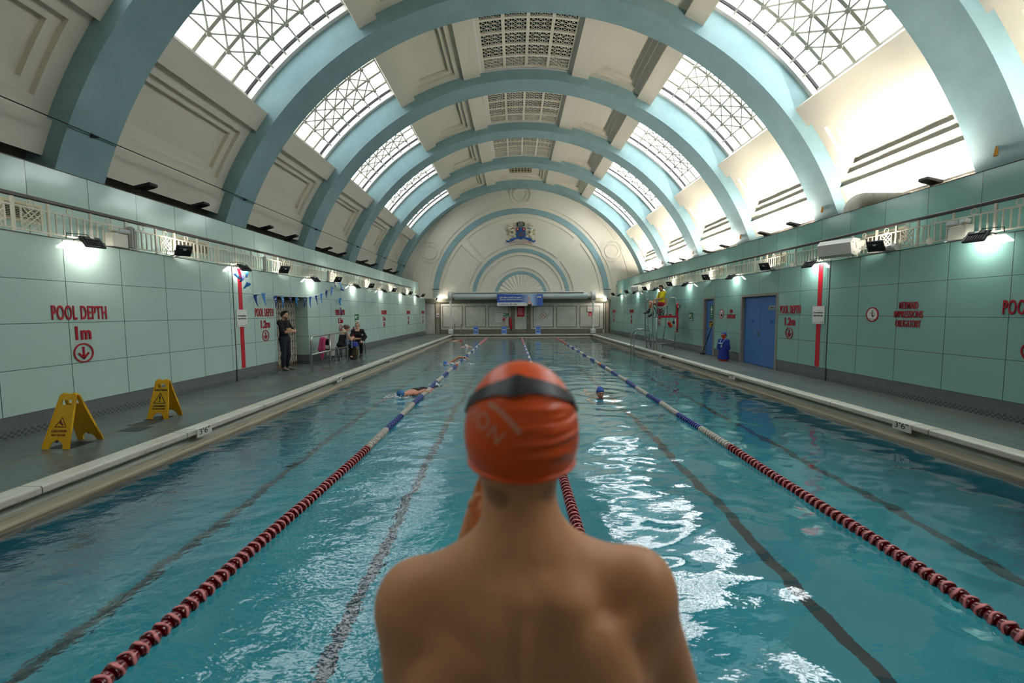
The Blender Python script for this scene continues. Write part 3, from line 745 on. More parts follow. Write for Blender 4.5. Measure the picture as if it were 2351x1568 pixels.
# side openings in the far corners
BEIGE = mat('beige_plaster', (150, 140, 124), .7)
for k, (a, b, s) in enumerate(((1000.5, 1010, 1), (1389.5, 1399, -1))):
    d = struct('door_%d' % (k+3)); p = hy(a, 765, YM-.06); q = hy(b, 700, YM-.06)
    m = MB(); m.mm((p[0], YM-.03, .0), (q[0], YM, 2.42)); m.build('leaf', BEIGE, d)
    m = MB(); m.mm((p[0]-.04, YM-.08, 0), (p[0]+.03, YM, 2.42)); m.mm((q[0]-.03, YM-.08, 0), (q[0]+.04, YM, 2.42)); m.build('frame', mat('brown_frame', (96, 84, 70), .5), d)
def textw(mb, txt, o, ax, ay, h, w, bold=0.0, depth=.004, m=0, **kw):
    v, _ = text_geo(txt, h, 1.0, bold, depth, **kw); return text(mb, txt, o, ax, ay, h, w/(h*(v[:, 0].max()-v[:, 0].min())), bold, depth, m, **kw)
YA, NA = V(0, 1, 0), V(0, -1, 0)
LW = (XL+.003, YA, AZ, 'left'); RW = (XR-.003, NA, AZ, 'right')
RED = mat('sign_red', (196, 22, 44), .35); DRED = mat('letter_red', (170, 20, 40), .35); BLK = mat('black_plastic', (20, 21, 22), .45, var=.02); WSIGN = mat('sign_white', (226, 226, 220), .4, var=.02)
INK = mat('black_ink', (18, 18, 20), .5); GREEN = mat('exit_green', (0, 104, 62), .4); YEL = mat('plastic_yellow', (226, 172, 12), .38, var=.04); STEEL = mat('brushed_steel', (178, 176, 170), .28, 1.0)
LENS = emis('lamp_lens', (255, 250, 240), 48.0); LENSOFF = mat('lamp_glass_off', (70, 74, 74), .2)

# ---- floodlights on the ledge
def flood_parts(t, sx, up, Lm):
    """local origin: on the ledge edge at the wall face; the pool lies towards +sx"""
    if up: c = V(.20*sx, 0, .12); n = unit(V(-.62*sx, .45, .62))
    else: c = V(.22*sx, 0, -.02); n = unit(V(-.62*sx, .22, -.70))
    r, u, d = frame(n); R = np.stack([r, u, d], 1)
    m = MB(); m.box(c, (.27, .25, .045), R, bev=.015); m.box(c-n*.03+u*.05, (.20, .07, .03), R, bev=.01)
    for q in (-.09, -.06, -.03, 0, .03, .06, .09): m.box(c-n*.026+r*q-u*.055, (.008, .1, .02), R)
    m.build('body', BLK, t, local=True)
    m = MB(); m.box(c-n*.045+u*.055, (.05, .035, .006), R); m.build('rating_label', WSIGN, t, local=True)
    m = MB(); m.box(c+n*.0235, (.22, .2, .003), R); m.build('lens', Lm, t, local=True)
    e = c-n*.005; sg = 1 if (r[1] > 0) else -1
    for q in (-1, 1): m = MB(); m.tube([e+r*.145*q*sg, V(.06*sx, .06*q, .03), V(-.02*sx, .06*q, .012)], .009, 6); m.build('bracket', BLK, t, local=True)
    m = MB(); m.tube([c-n*.03-u*.08, c-n*.1+V(0, -.12, .02), V(.02*sx, -.2, .09), V(-.05*sx, -.14, .02)], .006, 5); m.build('cable', BLK, t, local=True)
for sx, xw, nm in ((1, XL, 'left'), (-1, XR, 'right')):
    protos = [None, None]
    for k in range(-3, 14):
        y = 6.7+1.87*k; up = k % 2
        lab = '%s black floodlight from the camera on the %s wall ledge, tilted %s' % (ORD[k] if k >= 0 else 'unseen near', nm, 'up at the railing' if up else 'down at the wall')
        if k < 0: lab = 'black floodlight beside the camera on the %s ledge, %s outside the photo' % (nm, ['', 'first', 'second', 'third'][-k])
        if protos[up] is None:
            t = thing('floodlight', lab, 'floodlight', (xw, y, LEDGE+.012), group='floodlights on the %s ledge' % nm); flood_parts(t, sx, up, LENS); protos[up] = t
        else: copy_tree(protos[up], (xw, y, LEDGE+.012), None, lab)
# ---- uplighters on the vault plinths: lit on the right, off on the left
UPL = emis('uplighter_lens', (255, 249, 236), 950.0)
def uplighter(sx, lit):
    t = thing('uplighter', '', 'uplighter', (0, 0, 0), group='uplighters along the %s plinth' % ('left' if sx < 0 else 'right'))
    n = unit(V(.22*sx, 0, .97)); r, u, d = frame(n, (0, 1, 0)); R = np.stack([r, u, d], 1)
    m = MB(); m.prism([(-.19, -.11), (.19, -.11), (.19, .11), (.08, .14), (-.08, .14), (-.19, .11)], V(0, 0, 0), r, u, .03, back=-.03)
    m.prism([(-.08, -.10), (.08, -.10), (.1, .09), (-.1, .09)], V(0, 0, 0)-n*.03, r, u, 0, back=-.05)
    m.build('body', mat('bronze_plastic', (58, 50, 44), .5) if lit else BLK, t, local=True)
    m = MB(); m.box(n*.032, (.32, .19, .004), R); m.build('lens', UPL if lit else LENSOFF, t, local=True)
    for q in (-.09, .09): m = MB(); m.tube([V(0, q, -.02), V(.12*sx, q, -.09), V(.4*sx, q, -.12)], .012, 6); m.build('bracket', BLK, t, local=True)
    m = MB(); m.tube([-n*.04, V(.04*sx, .05, -.12), V(.2*sx, .1, -.17), V(.4*sx, .15, -.12)], .007, 5); m.build('cable', BLK, t, local=True)
    return t
for sx, nm in ((-1, 'left'), (1, 'right')):
    pr = None; k = 0
    for bi in range(0, 7):
        for q in (.75, 2.45):
            y = YRIB[bi]+RIBW+q; p = vpt(9.72, sx*69.6, y); k += 1
            lab = '%s %s uplighter from the camera on the %s vault plinth, %s' % (ORD[k-1], 'dark bronze' if sx > 0 else 'black', nm, 'lit' if sx > 0 else 'switched off')
            if pr is None: pr = uplighter(sx, sx > 0); pr.location = p; pr['label'] = lab
            else: copy_tree(pr, p, None, lab)
# ---- gallery railings
RAILW = mat('white_railing_paint', (214, 208, 190), .4, var=.03); HRAIL = mat('dark_handrail', (52, 42, 38), .35)
def railing(xr, nm, y0, y1, lat):
    t = thing('gallery_railing', 'long white metal railing with dark handrail along the %s ledge' % nm, 'railing', (xr, y0, LEDGE), group='railings along the side ledges')
    ZB, ZT, ZH = 2.895, 3.215, 3.36
    m = MB(); m.mm((xr-.03, y0, ZH-.028), (xr+.03, y1, ZH+.03), bev=.012); m.build('handrail', HRAIL, t)
    for nmz, z in (('bottom_rail', ZB), ('top_rail', ZT)): m = MB(); m.mm((xr-.011, y0, z-.012), (xr+.011, y1, z+.012)); m.build(nmz, RAILW, t)
    ys = []; y = y0; li = 0; bays = []
    while y < y1-.3:
        w = .63
        L = next((q for q in lat if abs(q-(y+.22)) < .32), None)
        if L is not None: w = .45
        bays.append((y, y+w, L is not None)); y += w
    posts = [b[0] for b in bays]+[bays[-1][1]]; bal = []; first = {}
    def put(name, key, mk, y):
        if key not in first:
            m = MB(); mk(m); o = m.build(name, RAILW, t, local=True); first[key] = o
        else:
            o = first[key].copy(); COL.objects.link(o)
        o.location = (0, y-y0, 0); return o
    for y in posts: put('post', 'p', lambda m: m.box((0, 0, (ZH-LEDGE)/2), (.03, .034, ZH-LEDGE)), y)
    for a, b, L in bays:
        put('ring', 'r', lambda m: m.ring((0, 0, (ZT+ZH)/2-LEDGE-.008), .048, .009, (1, 0, 0), 18, 6), (a+b)/2)
        if L:
            def lt(m):
                z0, z1, h = ZB-LEDGE, ZT-LEDGE, .115
                for s in (-1, 1): m.box((0, s*(h+.012), (z0+z1)/2), (.018, .016, z1-z0))
                zs = [z0+(z1-z0)*q/3 for q in range(4)]
                for i in range(3):
                    for s in (-1, 1):
                        pass
                P = lambda u, v: (0, -h+2*h*u, z0+(z1-z0)*v)
                for a_, b_ in (((0, 0), (1, .75)), ((0, .5), (.67, 1)), ((.5, 0), (1, .37)), ((1, 0), (0, .75)), ((1, .5), (.33, 1)), ((.5, 0), (0, .37)), ((0, .25), (1, 1)), ((1, .25), (0, 1))): m.tube([P(*a_), P(*b_)], .0085, 5)
            put('lattice_panel', 'l', lt, (a+b)/2)
        else:
            for q in range(1, 6): bal.append(a+(b-a)*q/6)
    bal.sort(key=lambda q: abs(q-6.0))
    for y in bal[:100]: put('baluster', 'b', lambda m: m.box((0, 0, (ZB+ZT)/2-LEDGE), (.018, .018, ZT-ZB)), y)
    m = MB()
    for y in bal[100:]: m.box((xr, y, (ZB+ZT)/2), (.018, .018, ZT-ZB))
    tag(m.build('balusters', RAILW, t), kind='stuff')
railing(-6.95, 'left', .15, 28.4, (2.4, 5.9, 8.35, 14.8, 21.3)); railing(7.52, 'right', .15, 26.7, (2.4, 8.5, 14.8, 21.3))
# ---- louvred vents behind the railings
VENTC = mat('vent_cream_paint', (214, 200, 166), .5); VDARK = mat('vent_slot', (40, 38, 32), .7)
def vent(x, sx):
    t = thing('wall_vent', '', 'vent', (x, 0, 3.22))
    m = MB(); m.box((.012*sx, 0, 0), (.024, 1.06, .30)); m.build('frame', VENTC, t, local=True)
    m = MB()
    for q in (-.26, .26): m.box((.026*sx, q, 0), (.006, .44, .22))
    m.build('slot', VDARK, t, local=True)
    m = MB()
    for q in (-.26, .26):
        for i in range(9): m.box((.032*sx, q, -.1+.025*i), (.008, .44, .009))
    m.build('louvre', VENTC, t, local=True); return t
for sx, x, nm, ys in ((1, UL, 'left', (2.5, 6.1, 9.66, 13.5, 17.2, 20.9, 24.6, 28.2)), (-1, UR, 'right', (9.15, 12.9, 16.5, 20.1, 23.7, 27.2))):
    pr = None
    for k, y in enumerate(ys):
        lab = '%s cream louvred vent from the camera behind the %s railing' % (ORD[k], nm)
        if pr is None: pr = vent(x, sx); pr.location.y = y; pr['label'] = lab; pr['group'] = 'louvred vents behind the %s railing' % nm
        else: c = copy_tree(pr, (x, y, 3.22), None, lab)
for x, sx, y, nm in ((XL, 1, 31.6, 'left'), (XR, -1, 31.4, 'right')):
    t = thing('wall_vent', 'small cream vent at the far end of the %s wall near the corner' % nm, 'vent', (x, y, 3.2))
    xx = UL if sx > 0 else UR
    m = MB(); m.box((xx+.01*sx, y, 3.2), (.02, .6, .22)); m.build('frame', VENTC, t); m = MB(); [m.box((xx+.022*sx, y, 3.13+.045*i), (.006, .5, .02)) for i in range(4)]; m.build('slot', VDARK, t)
# ---- emergency lights
CASE = mat('cream_case', (224, 220, 204), .45)
for xw, sx, y, nm in ((XL, 1, 7.35, 'left'), (XR, -1, 7.15, 'right')):
    t = thing('emergency_light', 'cream emergency light box with two lamp heads on the %s ledge' % nm, 'emergency light', (xw, y, LEDGE+.012), group='emergency light boxes')
    m = MB(); m.box((0, 0, .12), (.13, .30, .23), bev=.01); m.build('box', CASE, t, local=True)
    for q, rx in ((-.08, .3), (.12, -.5)):
        R = rot('Z', rx*sx) @ rot('Y', -.25*sx); m = MB(); m.box((.02*sx, q, .29), (.08, .15, .075), R, bev=.012); m.tube([(0, q, .23), (.01*sx, q, .27)], .014, 8); h = m.build('lamp_head', CASE, t, local=True)
        m = MB(); m.box(V(.02*sx, q, .29)+R @ V(.042*sx, 0, 0), (.006, .13, .055), R); m.build('lens', mat('frosted_lens', (190, 196, 200), .15), h, local=True)
# ---- pale casings on the ledges
for k, (px, py) in enumerate(((313, 556), (612, 603), (756, 632))):
    y = hx(px, 700, XL-.02)[1]; t = thing('ledge_casing', '%s upright pale grey casing standing on the left ledge before the railing' % ORD[k], 'casing', (XL-.03, y, LEDGE+.012), group='upright casings on the left ledge')
    m = MB(); R = rot('Z', .5); m.box((.01, 0, .22), (.07, .16, .38), R, bev=.012); m.box((0, 0, .015), (.10, .20, .03)); m.build('case', mat('pale_grey_plastic', (170, 170, 160), .5), t, local=True)
    m = MB(); m.box(V(.01, 0, .22)+R @ V(.037, -.02, 0), (.004, .02, .34), R); m.build('slot', BLK, t, local=True)
for k, (px, n) in enumerate(((2087, 'nearer'), (1797, 'farther'))):
    y = hx(px, 700, XR)[1]; t = thing('ledge_casing', '%s pale half round casing lying along the right ledge' % n, 'casing', (XR+.0, y, LEDGE+.012), group='half round casings lying on the right ledge')
    m = MB(); m.prism([(.07*cos(rad(a)), .07+.07*sin(rad(a))) for a in range(0, 360, 24)], (0, .31, 0), V(1, 0, 0), AZ, .0, back=-.62); m.build('case', mat('pale_grey_plastic2', (206, 204, 194), .5), t, local=True, smooth=True, angle=40)
    for q in (-1, 1): m = MB(); m.cyl((0, q*.311, .07), (0, q*.322, .07), .06, 14); m.cyl((0, q*.32, .07), (0, q*.328, .07), .015, 8); m.build('end_cap', CASE, t, local=True)
# ---- loudspeakers on the right
def speaker(y, s, lab):
    t = thing('loudspeaker', lab, 'loudspeaker', (XR, y, LEDGE+.012), group='white loudspeakers on the right ledge')
    c = V(-.34, -.05, .20)*s; R = rot('Z', rad(24)) @ rot('Y', rad(-14)); W = mat('speaker_white', (218, 216, 206), .45)
    poly = [(-.18, -.12), (-.05, -.19), (.17, -.13), (.2, 0), (.17, .13), (-.05, .19), (-.18, .12)]
    m = MB(); m.prism([(a*s, b*s) for a, b in poly], c+R @ V(0, -.33*s, 0), R @ V(1, 0, 0), R @ V(0, 0, 1), 0, back=-.66*s); m.build('cabinet', W, t, local=True, smooth=True, angle=25)
    for yy in (-.335, .335):
        for a, b in ((-.1, .1), (-.1, -.1), (.12, .08), (.12, -.08), (0, 0)): m = MB(); q = c+R @ (V(a, yy, b)*s); m.ell(q, .009*s, None, 8, 5); m.build('bolt', BLK, t, local=True)
    m = MB(); m.box(c+R @ (V(.16, -.34, .02)*s), (.34*s, .02, .12*s), R); m.box(c+R @ (V(.16, .34, .02)*s), (.34*s, .02, .12*s), R); m.box((.06*s, -.05, .2*s), (.04, .8*s, .12*s)); m.box((.05*s, -.05, .1*s), (.04, .06, .2*s)); m.build('bracket', CASE, t, local=True)
speaker(9.4, 1.0, 'large white loudspeaker on a bracket over the right ledge near the camera'); speaker(24.6, .95, 'white loudspeaker over the far end of the right ledge behind the lifeguard')
t = thing('ledge_box', 'small pale box on the far part of the left ledge', 'box', (XL, 24.4, LEDGE+.012)); m = MB(); m.box((.0, 0, .16), (.16, .3, .3), bev=.02); m.build('case', CASE, t, local=True); m = MB(); m.box((.0, 0, .33), (.12, .22, .04), bev=.01); m.build('lid', WSIGN, t, local=True)
# ---- duct, rib lamps, cable
t = thing('air_duct', 'fat pale duct with an elbow rising behind the right parapet', 'duct', (8.3, 10.6, 3.8))
DUCT = mat('duct_white', (206, 200, 186), .45); pts = [V(8.32, 10.6, 3.75), V(8.32, 10.6, 4.12)]+[V(8.62-.30*cos(rad(a)), 10.6, 4.12+.27*sin(rad(a))) for a in range(15, 91, 15)]+[V(8.8, 10.6, 4.39), V(10.0, 10.6, 4.39)]
m = MB(); m.tube(pts, .165, 20); m.build('pipe', DUCT, t, smooth=True, angle=40)
for x in (8.7, 9.05, 9.4): m = MB(); m.tube([(x, 10.6, 4.39), (x+.015, 10.6, 4.39)], .172, 20); m.build('seam_band', DUCT, t, smooth=True, angle=40)
pr = None
for k, i in enumerate((1, 2, 3, 4, 5)):
    if i > 6: break
    p = vpt(VR-.03, 68.6, YRIB[i+1]+.5); lab = '%s small spike lamp from the camera at the foot of a right rib' % ORD[k]
    if pr is None:
        pr = thing('rib_lamp', lab, 'lamp', p, group='small lamps at the feet of the right ribs'); m = MB(); m.tube([(0, 0, -.1), (.02, 0, .12)], [.035, .02], 10); m.build('body', mat('brass_lamp', (170, 120, 50), .35, .6), pr, local=True); m = MB(); m.tube([(.02, 0, .12), (.01, 0, .3)], [.016, .008], 8); m.build('spike', BLK, pr, local=True)
    else: copy_tree(pr, p, None, lab)
t = thing('stay_cable', 'thin dark cable strung along the left side of the vault', 'cable', (-8.8, 8.7, 5.3))
pts = [vpt(VR-.07, -65.9, YRIB[0]-1)]+[vpt(VR-.05, -65.9, YRIB[i]+RIBW*.5) for i in range(0, 8)]
m = MB(); m.tube(pts, .011, 5); m.build('line', BLK, t)
for p in pts[1:]: m = MB(); m.tube([p+V(-.05, -.06, 0), p+V(0, .06, 0)], [.05, .015], 8); m.build('clip', BLK, t)

# ------------------------------------------------------------------ signs on the side walls
def arrow_circle(m, o, ax, r):
    annulus(m, o, ax, AZ, r*.87, r, .012, 40); w = r*.085
    m.prism([(-w, -.45*r), (w, -.45*r), (w, .62*r), (-w, .62*r)], o, ax, AZ, .012)
    for s in (-1, 1):
        a = V(0, -.55*r); b = V(s*.5*r, -.02*r); d = unit(b-a); p = V(-d[1], d[0])*w
        m.prism([tuple(a-p-d*w), tuple(b-p), tuple(b+p), tuple(a+p-d*w)], o, ax, AZ, .0125)
def depth_sign(W, y, num, where):
    x, ax, _, side = W
    t = thing('depth_sign', 'red POOL DEPTH %s lettering, %s' % (num, where), 'depth sign', (x, y, 1.05), group='red pool depth signs')
    m = MB(); textw(m, 'POOL DEPTH', V(x, y, 1.70), ax, AZ, .215, .84, .012, .012, spacing=1.12); m.build('lettering', DRED, t)
    m = MB(); textw(m, num, V(x, y, 1.38), ax, AZ, .205, .09*len(num)+.06, .025, .012); m.build('number', DRED, t)
    m = MB(); arrow_circle(m, V(x, y, 1.075), ax, .155); m.build('arrow_circle', DRED, t)
for y, n, w in ((6.64, '1m', 'left wall before the wet floor signs'), (11.56, '1.2m', 'left wall beside the folding gate'), (16.6, '1.5m', 'left wall above the writing women'), (22.2, '2.1m', 'left wall beyond the exit sign'), (27.3, '3m', 'left wall, second from the far end'), (31.7, '3m', 'left wall, last before the far corner')): depth_sign(LW, y, n, w)
for y, n, w in ((6.03, '1m', 'right wall, cut by the photo edge'), (11.4, '1.2m', 'right wall beside the double doors'), (21.6, '1.5m', 'right wall behind the lifeguard chair'), (26.7, '3m', 'right wall, second from the far end'), (31.4, '3m', 'right wall, last before the far corner')): depth_sign(RW, y, n, w)
for W, px0, px1, y0p, nm in ((LW, 543, 556, 622, 'left'), (RW, 1888, 1872, 607, 'right')):
    x, ax, _, _ = W; a = hx(px0, 720, x)[1]; b = hx(px1, 720, x)[1]; yc = 10.57 if nm == 'left' else 10.32
    m = MB(); m.box((x, yc, 1.56), (.006, .145, 2.50)); o = m.build('red_stripe', RED); tag(o, 'tall red warning stripe on the %s wall' % nm, 'stripe', 'red wall stripes')
    t = thing('swimmer_notice', 'white notice No non swimmers beyond this point, over the %s red stripe' % nm, 'notice', (x, yc, 1.58), group='white swimmer notices')
    q = .012*(1 if nm == 'left' else -1)
    m = MB(); m.box((x+q, yc, 1.57), (.012, .40, .43)); m.build('board', WSIGN, t)
    o = V(x+q*1.6, yc, 1.57); m = MB(); textw(m, 'No non swimmers', o+AZ*.06, ax, AZ, .036, .32, .02, .002); textw(m, 'beyond this point', o-AZ*.01, ax, AZ, .036, .31, .02, .002)
    for k in (-.15, -.02, .1): m.prism([(k-.04, -.19), (k+.04, -.19), (k+.04, -.184), (k-.04, -.184)], o, ax, AZ, .002)
    m.prism(circ(.012, 10, (.15, -.165)), o, ax, AZ, .002); m.build('lettering', INK, t)
# mermaid / fun
x, ax = RW[0], RW[1]
c = hx(2003, 722, x); t = thing('mermaid_icon', 'round red and white mermaid symbol on the right wall', 'wall symbol', c)
def round_icon(t, c, r):
    m = MB(); m.prism(circ(r*.9, 36), c, ax, AZ, .006); m.build('disc', WSIGN, t); m = MB(); annulus(m, c, ax, AZ, r*.85, r, .012, 40); m.build('rim', DRED, t)
round_icon(t, c, .15); m = MB(); o = c-V(.004, 0, 0)
m.prism(circ(.014, 14, (0, .072)), o, ax, AZ, .004); m.prism([(-.006, .05), (.008, .05), (.010, -.01), (.03, -.03), (.05, .0), (.06, .01), (.052, -.03), (.02, -.055), (-.008, -.04), (-.012, 0)], o, ax, AZ, .004)
for s in (-1, 1): m.prism([(0, .048), (s*.05, .03), (s*.052, .022), (0, .036)], o, ax, AZ, .0042)
v = [(-.08+.16*i/16, -.09+.008*sin(i*1.57)) for i in range(17)]; m.prism(v+[(a, b-.01) for a, b in v[::-1]], o, ax, AZ, .004); m.build('figure', INK, t)
c = hx(2085, 722, x); t = thing('wall_lettering', 'red wall lettering MERMAID IMPRESSIONS OBLIGATORY on the right wall', 'wall lettering', c)
m = MB()
for tx, py, wpx in (('MERMAID', 702, 46), ('IMPRESSIONS', 722.5, 69), ('OBLIGATORY', 744, 61)):
    p = hx(2085, py, x); textw(m, tx, V(x, c[1], p[2]), ax, AZ, .13, wpx/69*.575, .008, .01, spacing=1.1)
m.build('lettering', DRED, t)
c = hx(1657, 720.5, x); t = thing('fun_icon', 'round red and white smiling face symbol beside the first aid door', 'wall symbol', c); round_icon(t, c, .16); m = MB(); o = c-V(.004, 0, 0)
for s in (-1, 1): m.prism([(s*.012, .03), (s*.06, .06), (s*.09, .03), (s*.06, .012), (s*.03, .01)], o, ax, AZ, .004)
m.prism([(-.085, 0), (-.03, -.012), (0, .0), (.03, -.012), (.085, 0), (.07, -.07), (.03, -.105), (-.03, -.105), (-.07, -.07)], o, ax, AZ, .004); m.build('figure', INK, t)
c = hx(1679, 721, x); t = thing('wall_lettering', 'red wall lettering FUN COMPULSORY between the two blue doors', 'wall lettering', c); m = MB()
for tx, py, wd in (('FUN', 715, .17), ('COMPULSORY', 727, .56)): p = hx(1679, py, x); textw(m, tx, V(x, c[1], p[2]), ax, AZ, .13, wd, .008, .01, spacing=1.1)
m.build('lettering', DRED, t)

# ------------------------------------------------------------------ doors on the right wall
DBLUE = mat('door_blue', (66, 112, 172), .45, var=.03); DFR = mat('door_frame_grey', (142, 138, 126), .5)
def door(n, y0, y1, h, leaves):
    d = struct('door_%d' % n, (XR, (y0+y1)/2, 0)); m = MB(); w = .075
    m.mm((XR-.02, y0, 0), (XR+.16, y0+w, h)); m.mm((XR-.02, y1-w, 0), (XR+.16, y1, h)); m.mm((XR-.02, y0+w, h-w), (XR+.16, y1-w, h)); m.build('frame', DFR, d)
    m = MB(); m.mm((XR+.14, y0, 0), (XR+.2, y1, h)); m.build('rebate', DFR, d)
    ys = [y0+w+(y1-y0-2*w)*q/leaves for q in range(leaves+1)]; out = []
    for a, b in zip(ys, ys[1:]):
        m = MB(); m.mm((XR+.085, a+.004, .012), (XR+.135, b-.004, h-w-.004)); out.append(m.build('leaf', DBLUE, d))
    return d, out
d, lv = door(1, *D2, 2)
yc = (D2[0]+D2[1])/2; xs = XR+.085
for k, lf in enumerate(lv):
    m = MB(); y = yc+(.0 if 0 else (-.52 if k == 0 else .42)); m.cyl((xs+.004, y, 1.36), (xs-.006, y, 1.36), .055, 20); m.build('badge', mat('badge_blue', (28, 84, 168), .3), lf)
m = MB(); yh = yc+.07; m.box((xs-.004, yh, .98), (.008, .05, .2)); m.tube([(xs, yh, 1.02), (xs-.05, yh, 1.02), (xs-.055, yh+.12, 1.02)], .011, 8); m.cyl((xs-.008, yh, .93), (xs-.002, yh, .93), .014, 10); m.build('handle', STEEL, lv[1])
m = MB(); m.box((xs-.006, yc-.55, 1.77), (.012, .30, .13), bev=.004); p = m.build('name_plate', mat('plate_grey', (150, 152, 156), .3, .4), lv[0]); m = MB(); [m.box((xs-.014, yc-.55+.05*q, 1.77), (.003, .035, .03)) for q in (-1.6, -.7, .2, 1.1)]; m.build('marks', INK, p)
d, lv = door(2, *D1, 1); yc = (D1[0]+D1[1])/2; lf = lv[0]; c = hx(1634, 719, xs)
m = MB(); m.box((xs-.004, c[1], 1.66), (.006, .25, .52)); p = m.build('first_aid_sign', GREEN, lf)
m = MB(); o = V(xs-.008, c[1], 1.70); [m.prism(q, o, NA, AZ, .003) for q in ([(-.03, -.10), (.03, -.10), (.03, .17), (-.03, .17)], [(-.095, .01), (-.03, .01), (-.03, .07), (-.095, .07)], [(.03, .01), (.095, .01), (.095, .07), (.03, .07)])]
textw(m, 'FIRST AID', o-AZ*.15, NA, AZ, .045, .2, .015, .003); textw(m, 'ROOM', o-AZ*.23, NA, AZ, .045, .12, .015, .003); m.build('cross', WSIGN, p)
m = MB(); m.box((xs-.004, c[1]+.02, 1.19), (.006, .23, .27)); p = m.build('yellow_sign', mat('sign_amber', (224, 170, 30), .4), lf); m = MB(); o = V(xs-.008, c[1]+.02, 1.19); [m.prism([(-.09, z), (.09, z), (.09, z+h), (-.09, z+h)], o, NA, AZ, .002) for z, h in ((.04, .07), (-.02, .02), (-.06, .02), (-.11, .02))]; m.build('marks', INK, p)
yh = D1[1]-.14; m = MB(); m.box((xs-.004, yh, .98), (.008, .045, .18)); m.tube([(xs, yh, 1.02), (xs-.05, yh, 1.02), (xs-.055, yh-.12, 1.02)], .011, 8); m.build('handle', STEEL, lf)
a = hx(1626, 810, XR-.06); t = thing('squeegee', 'black squeegee leaning against the first aid door frame', 'squeegee', (XR-.10, 16.35, 0)); m = MB(); m.tube([(XR-.10, 16.38, .05), (XR-.03, 15.74, 1.22)], .014, 8); m.build('handle', BLK, t); m = MB(); m.box((XR-.10, 16.38, .03), (.07, .2, .06), rot('Z', .2), bev=.01); m.build('blade', BLK, t); m = MB(); m.tube([V(XR-.068, 16.08, .6), V(XR-.06, 16.0, .74)], .024, 8); m.build('grip', BLK, t)
def exit_sign(name, c, ax, w, h, lab, tail=False):
    t = thing(name, lab, 'sign', c, group='green exit signs'); m = MB(); m.prism([(-w/2, -h/2), (w/2, -h/2), (w/2, h/2), (-w/2, h/2)], c, ax, AZ, .012); m.build('board', GREEN, t); m = MB()
    m.prism([(-w*.44, -h*.05), (-w*.18, -h*.05), (-w*.1, h*.1), (-w*.2, h*.3), (-w*.44, h*.3)], c, ax, AZ, .015); textw(m, 'Fire', c+ax*w*.12+AZ*h*.2, ax, AZ, h*.16, w*.3, .02, .015); textw(m, 'exit', c+ax*w*.12-AZ*h*.08, ax, AZ, h*.16, w*.3, .02, .015)
    m.prism([(-w*.4, -h*.4), (w*.4, -h*.4), (w*.4, -h*.3), (-w*.4, -h*.3)], c, ax, AZ, .015); m.build('pictogram', WSIGN, t)
exit_sign('exit_sign', hx(1587, 727, XR-.003), NA, .33, .34, 'green fire exit sign on the right wall between lifeguard and first aid door'); exit_sign('exit_sign', hx(819, 730, XL+.003), YA, .42, .33, 'green fire exit sign on the left wall above the seated women')

# ------------------------------------------------------------------ gate in the left doorway
t = thing('folding_gate', 'rusty white folding lattice gate closing the left doorway', 'gate', (UL+.06, 13.0, 0))
GW = mat('gate_paint', (206, 198, 180), .5, var=.12); RUST = mat('rust', (124, 78, 40), .8, var=.2)
m = MB(); xg = UL+.06; N = 12; y0, y1 = GATE[0]+.05, GATE[1]-.05
for i in range(N):
    ya, yb = y0+(y1-y0)*i/N, y0+(y1-y0)*(i+1)/N; ym = (ya+yb)/2
    for s in range(9):
        z0 = .08+.23*s
        m.tube([(xg+.012, ya, z0), (xg+.012, yb, z0+.23)], .011, 4); m.tube([(xg+.012, yb, z0), (xg+.012, ya, z0+.23)], .011, 4)
m.build('lattice', GW, t)
for i in range(N+1): yy = y0+(y1-y0)*i/N; m = MB(); m.box((xg, yy, 1.08), (.02, .03, 2.06)); m.build('upright', GW, t)
m = MB(); m.mm((xg-.03, GATE[0], 0), (xg+.03, GATE[1], .03)); m.build('floor_track', RUST, t); m = MB(); m.mm((xg-.04, GATE[0], 2.12), (xg+.04, GATE[1], 2.2)); m.build('top_track', mat('brown_timber', (84, 52, 36), .6), t)
m = MB(); m.mm((UL-.5, GATE[0]-.3, -.02), (UL-.46, GATE[1]+.3, 2.5)); tag(m.build('door_5', mat('brown_dark', (70, 46, 36), .6)), kind='structure')

# ------------------------------------------------------------------ added fill light below the surface stands in for light through the water
la = bpy.data.lights.new('basin_fill_light', 'AREA'); la.shape = 'RECTANGLE'; la.size = PXR-PXL-.4; la.size_y = PYF-PYN-.6; la.energy = 470; la.color = (.86, 1, 1)
lo = bpy.data.objects.new('basin_fill_light', la); COL.objects.link(lo); lo.location = ((PXL+PXR)/2, (PYN+PYF)/2, WATER-.05)
w = bpy.data.worlds.new('sky'); SC.world = w; w.use_nodes = True; bg = w.node_tree.nodes['Background']; bg.inputs[0].default_value = (.5, .6, .75, 1); bg.inputs[1].default_value = .2
SC.view_settings.view_transform = 'Standard'; SC.view_settings.look = 'None'; SC.view_settings.exposure = 0.0
SC.cycles.adaptive_threshold = .2; SC.cycles.max_bounces = 6; SC.cycles.diffuse_bounces = 3; SC.cycles.glossy_bounces = 4; SC.cycles.transmission_bounces = 5; SC.cycles.caustics_reflective = False; SC.cycles.caustics_refractive = False
SC.cycles.sample_clamp_indirect = 4.0; SC.cycles.use_denoising = True
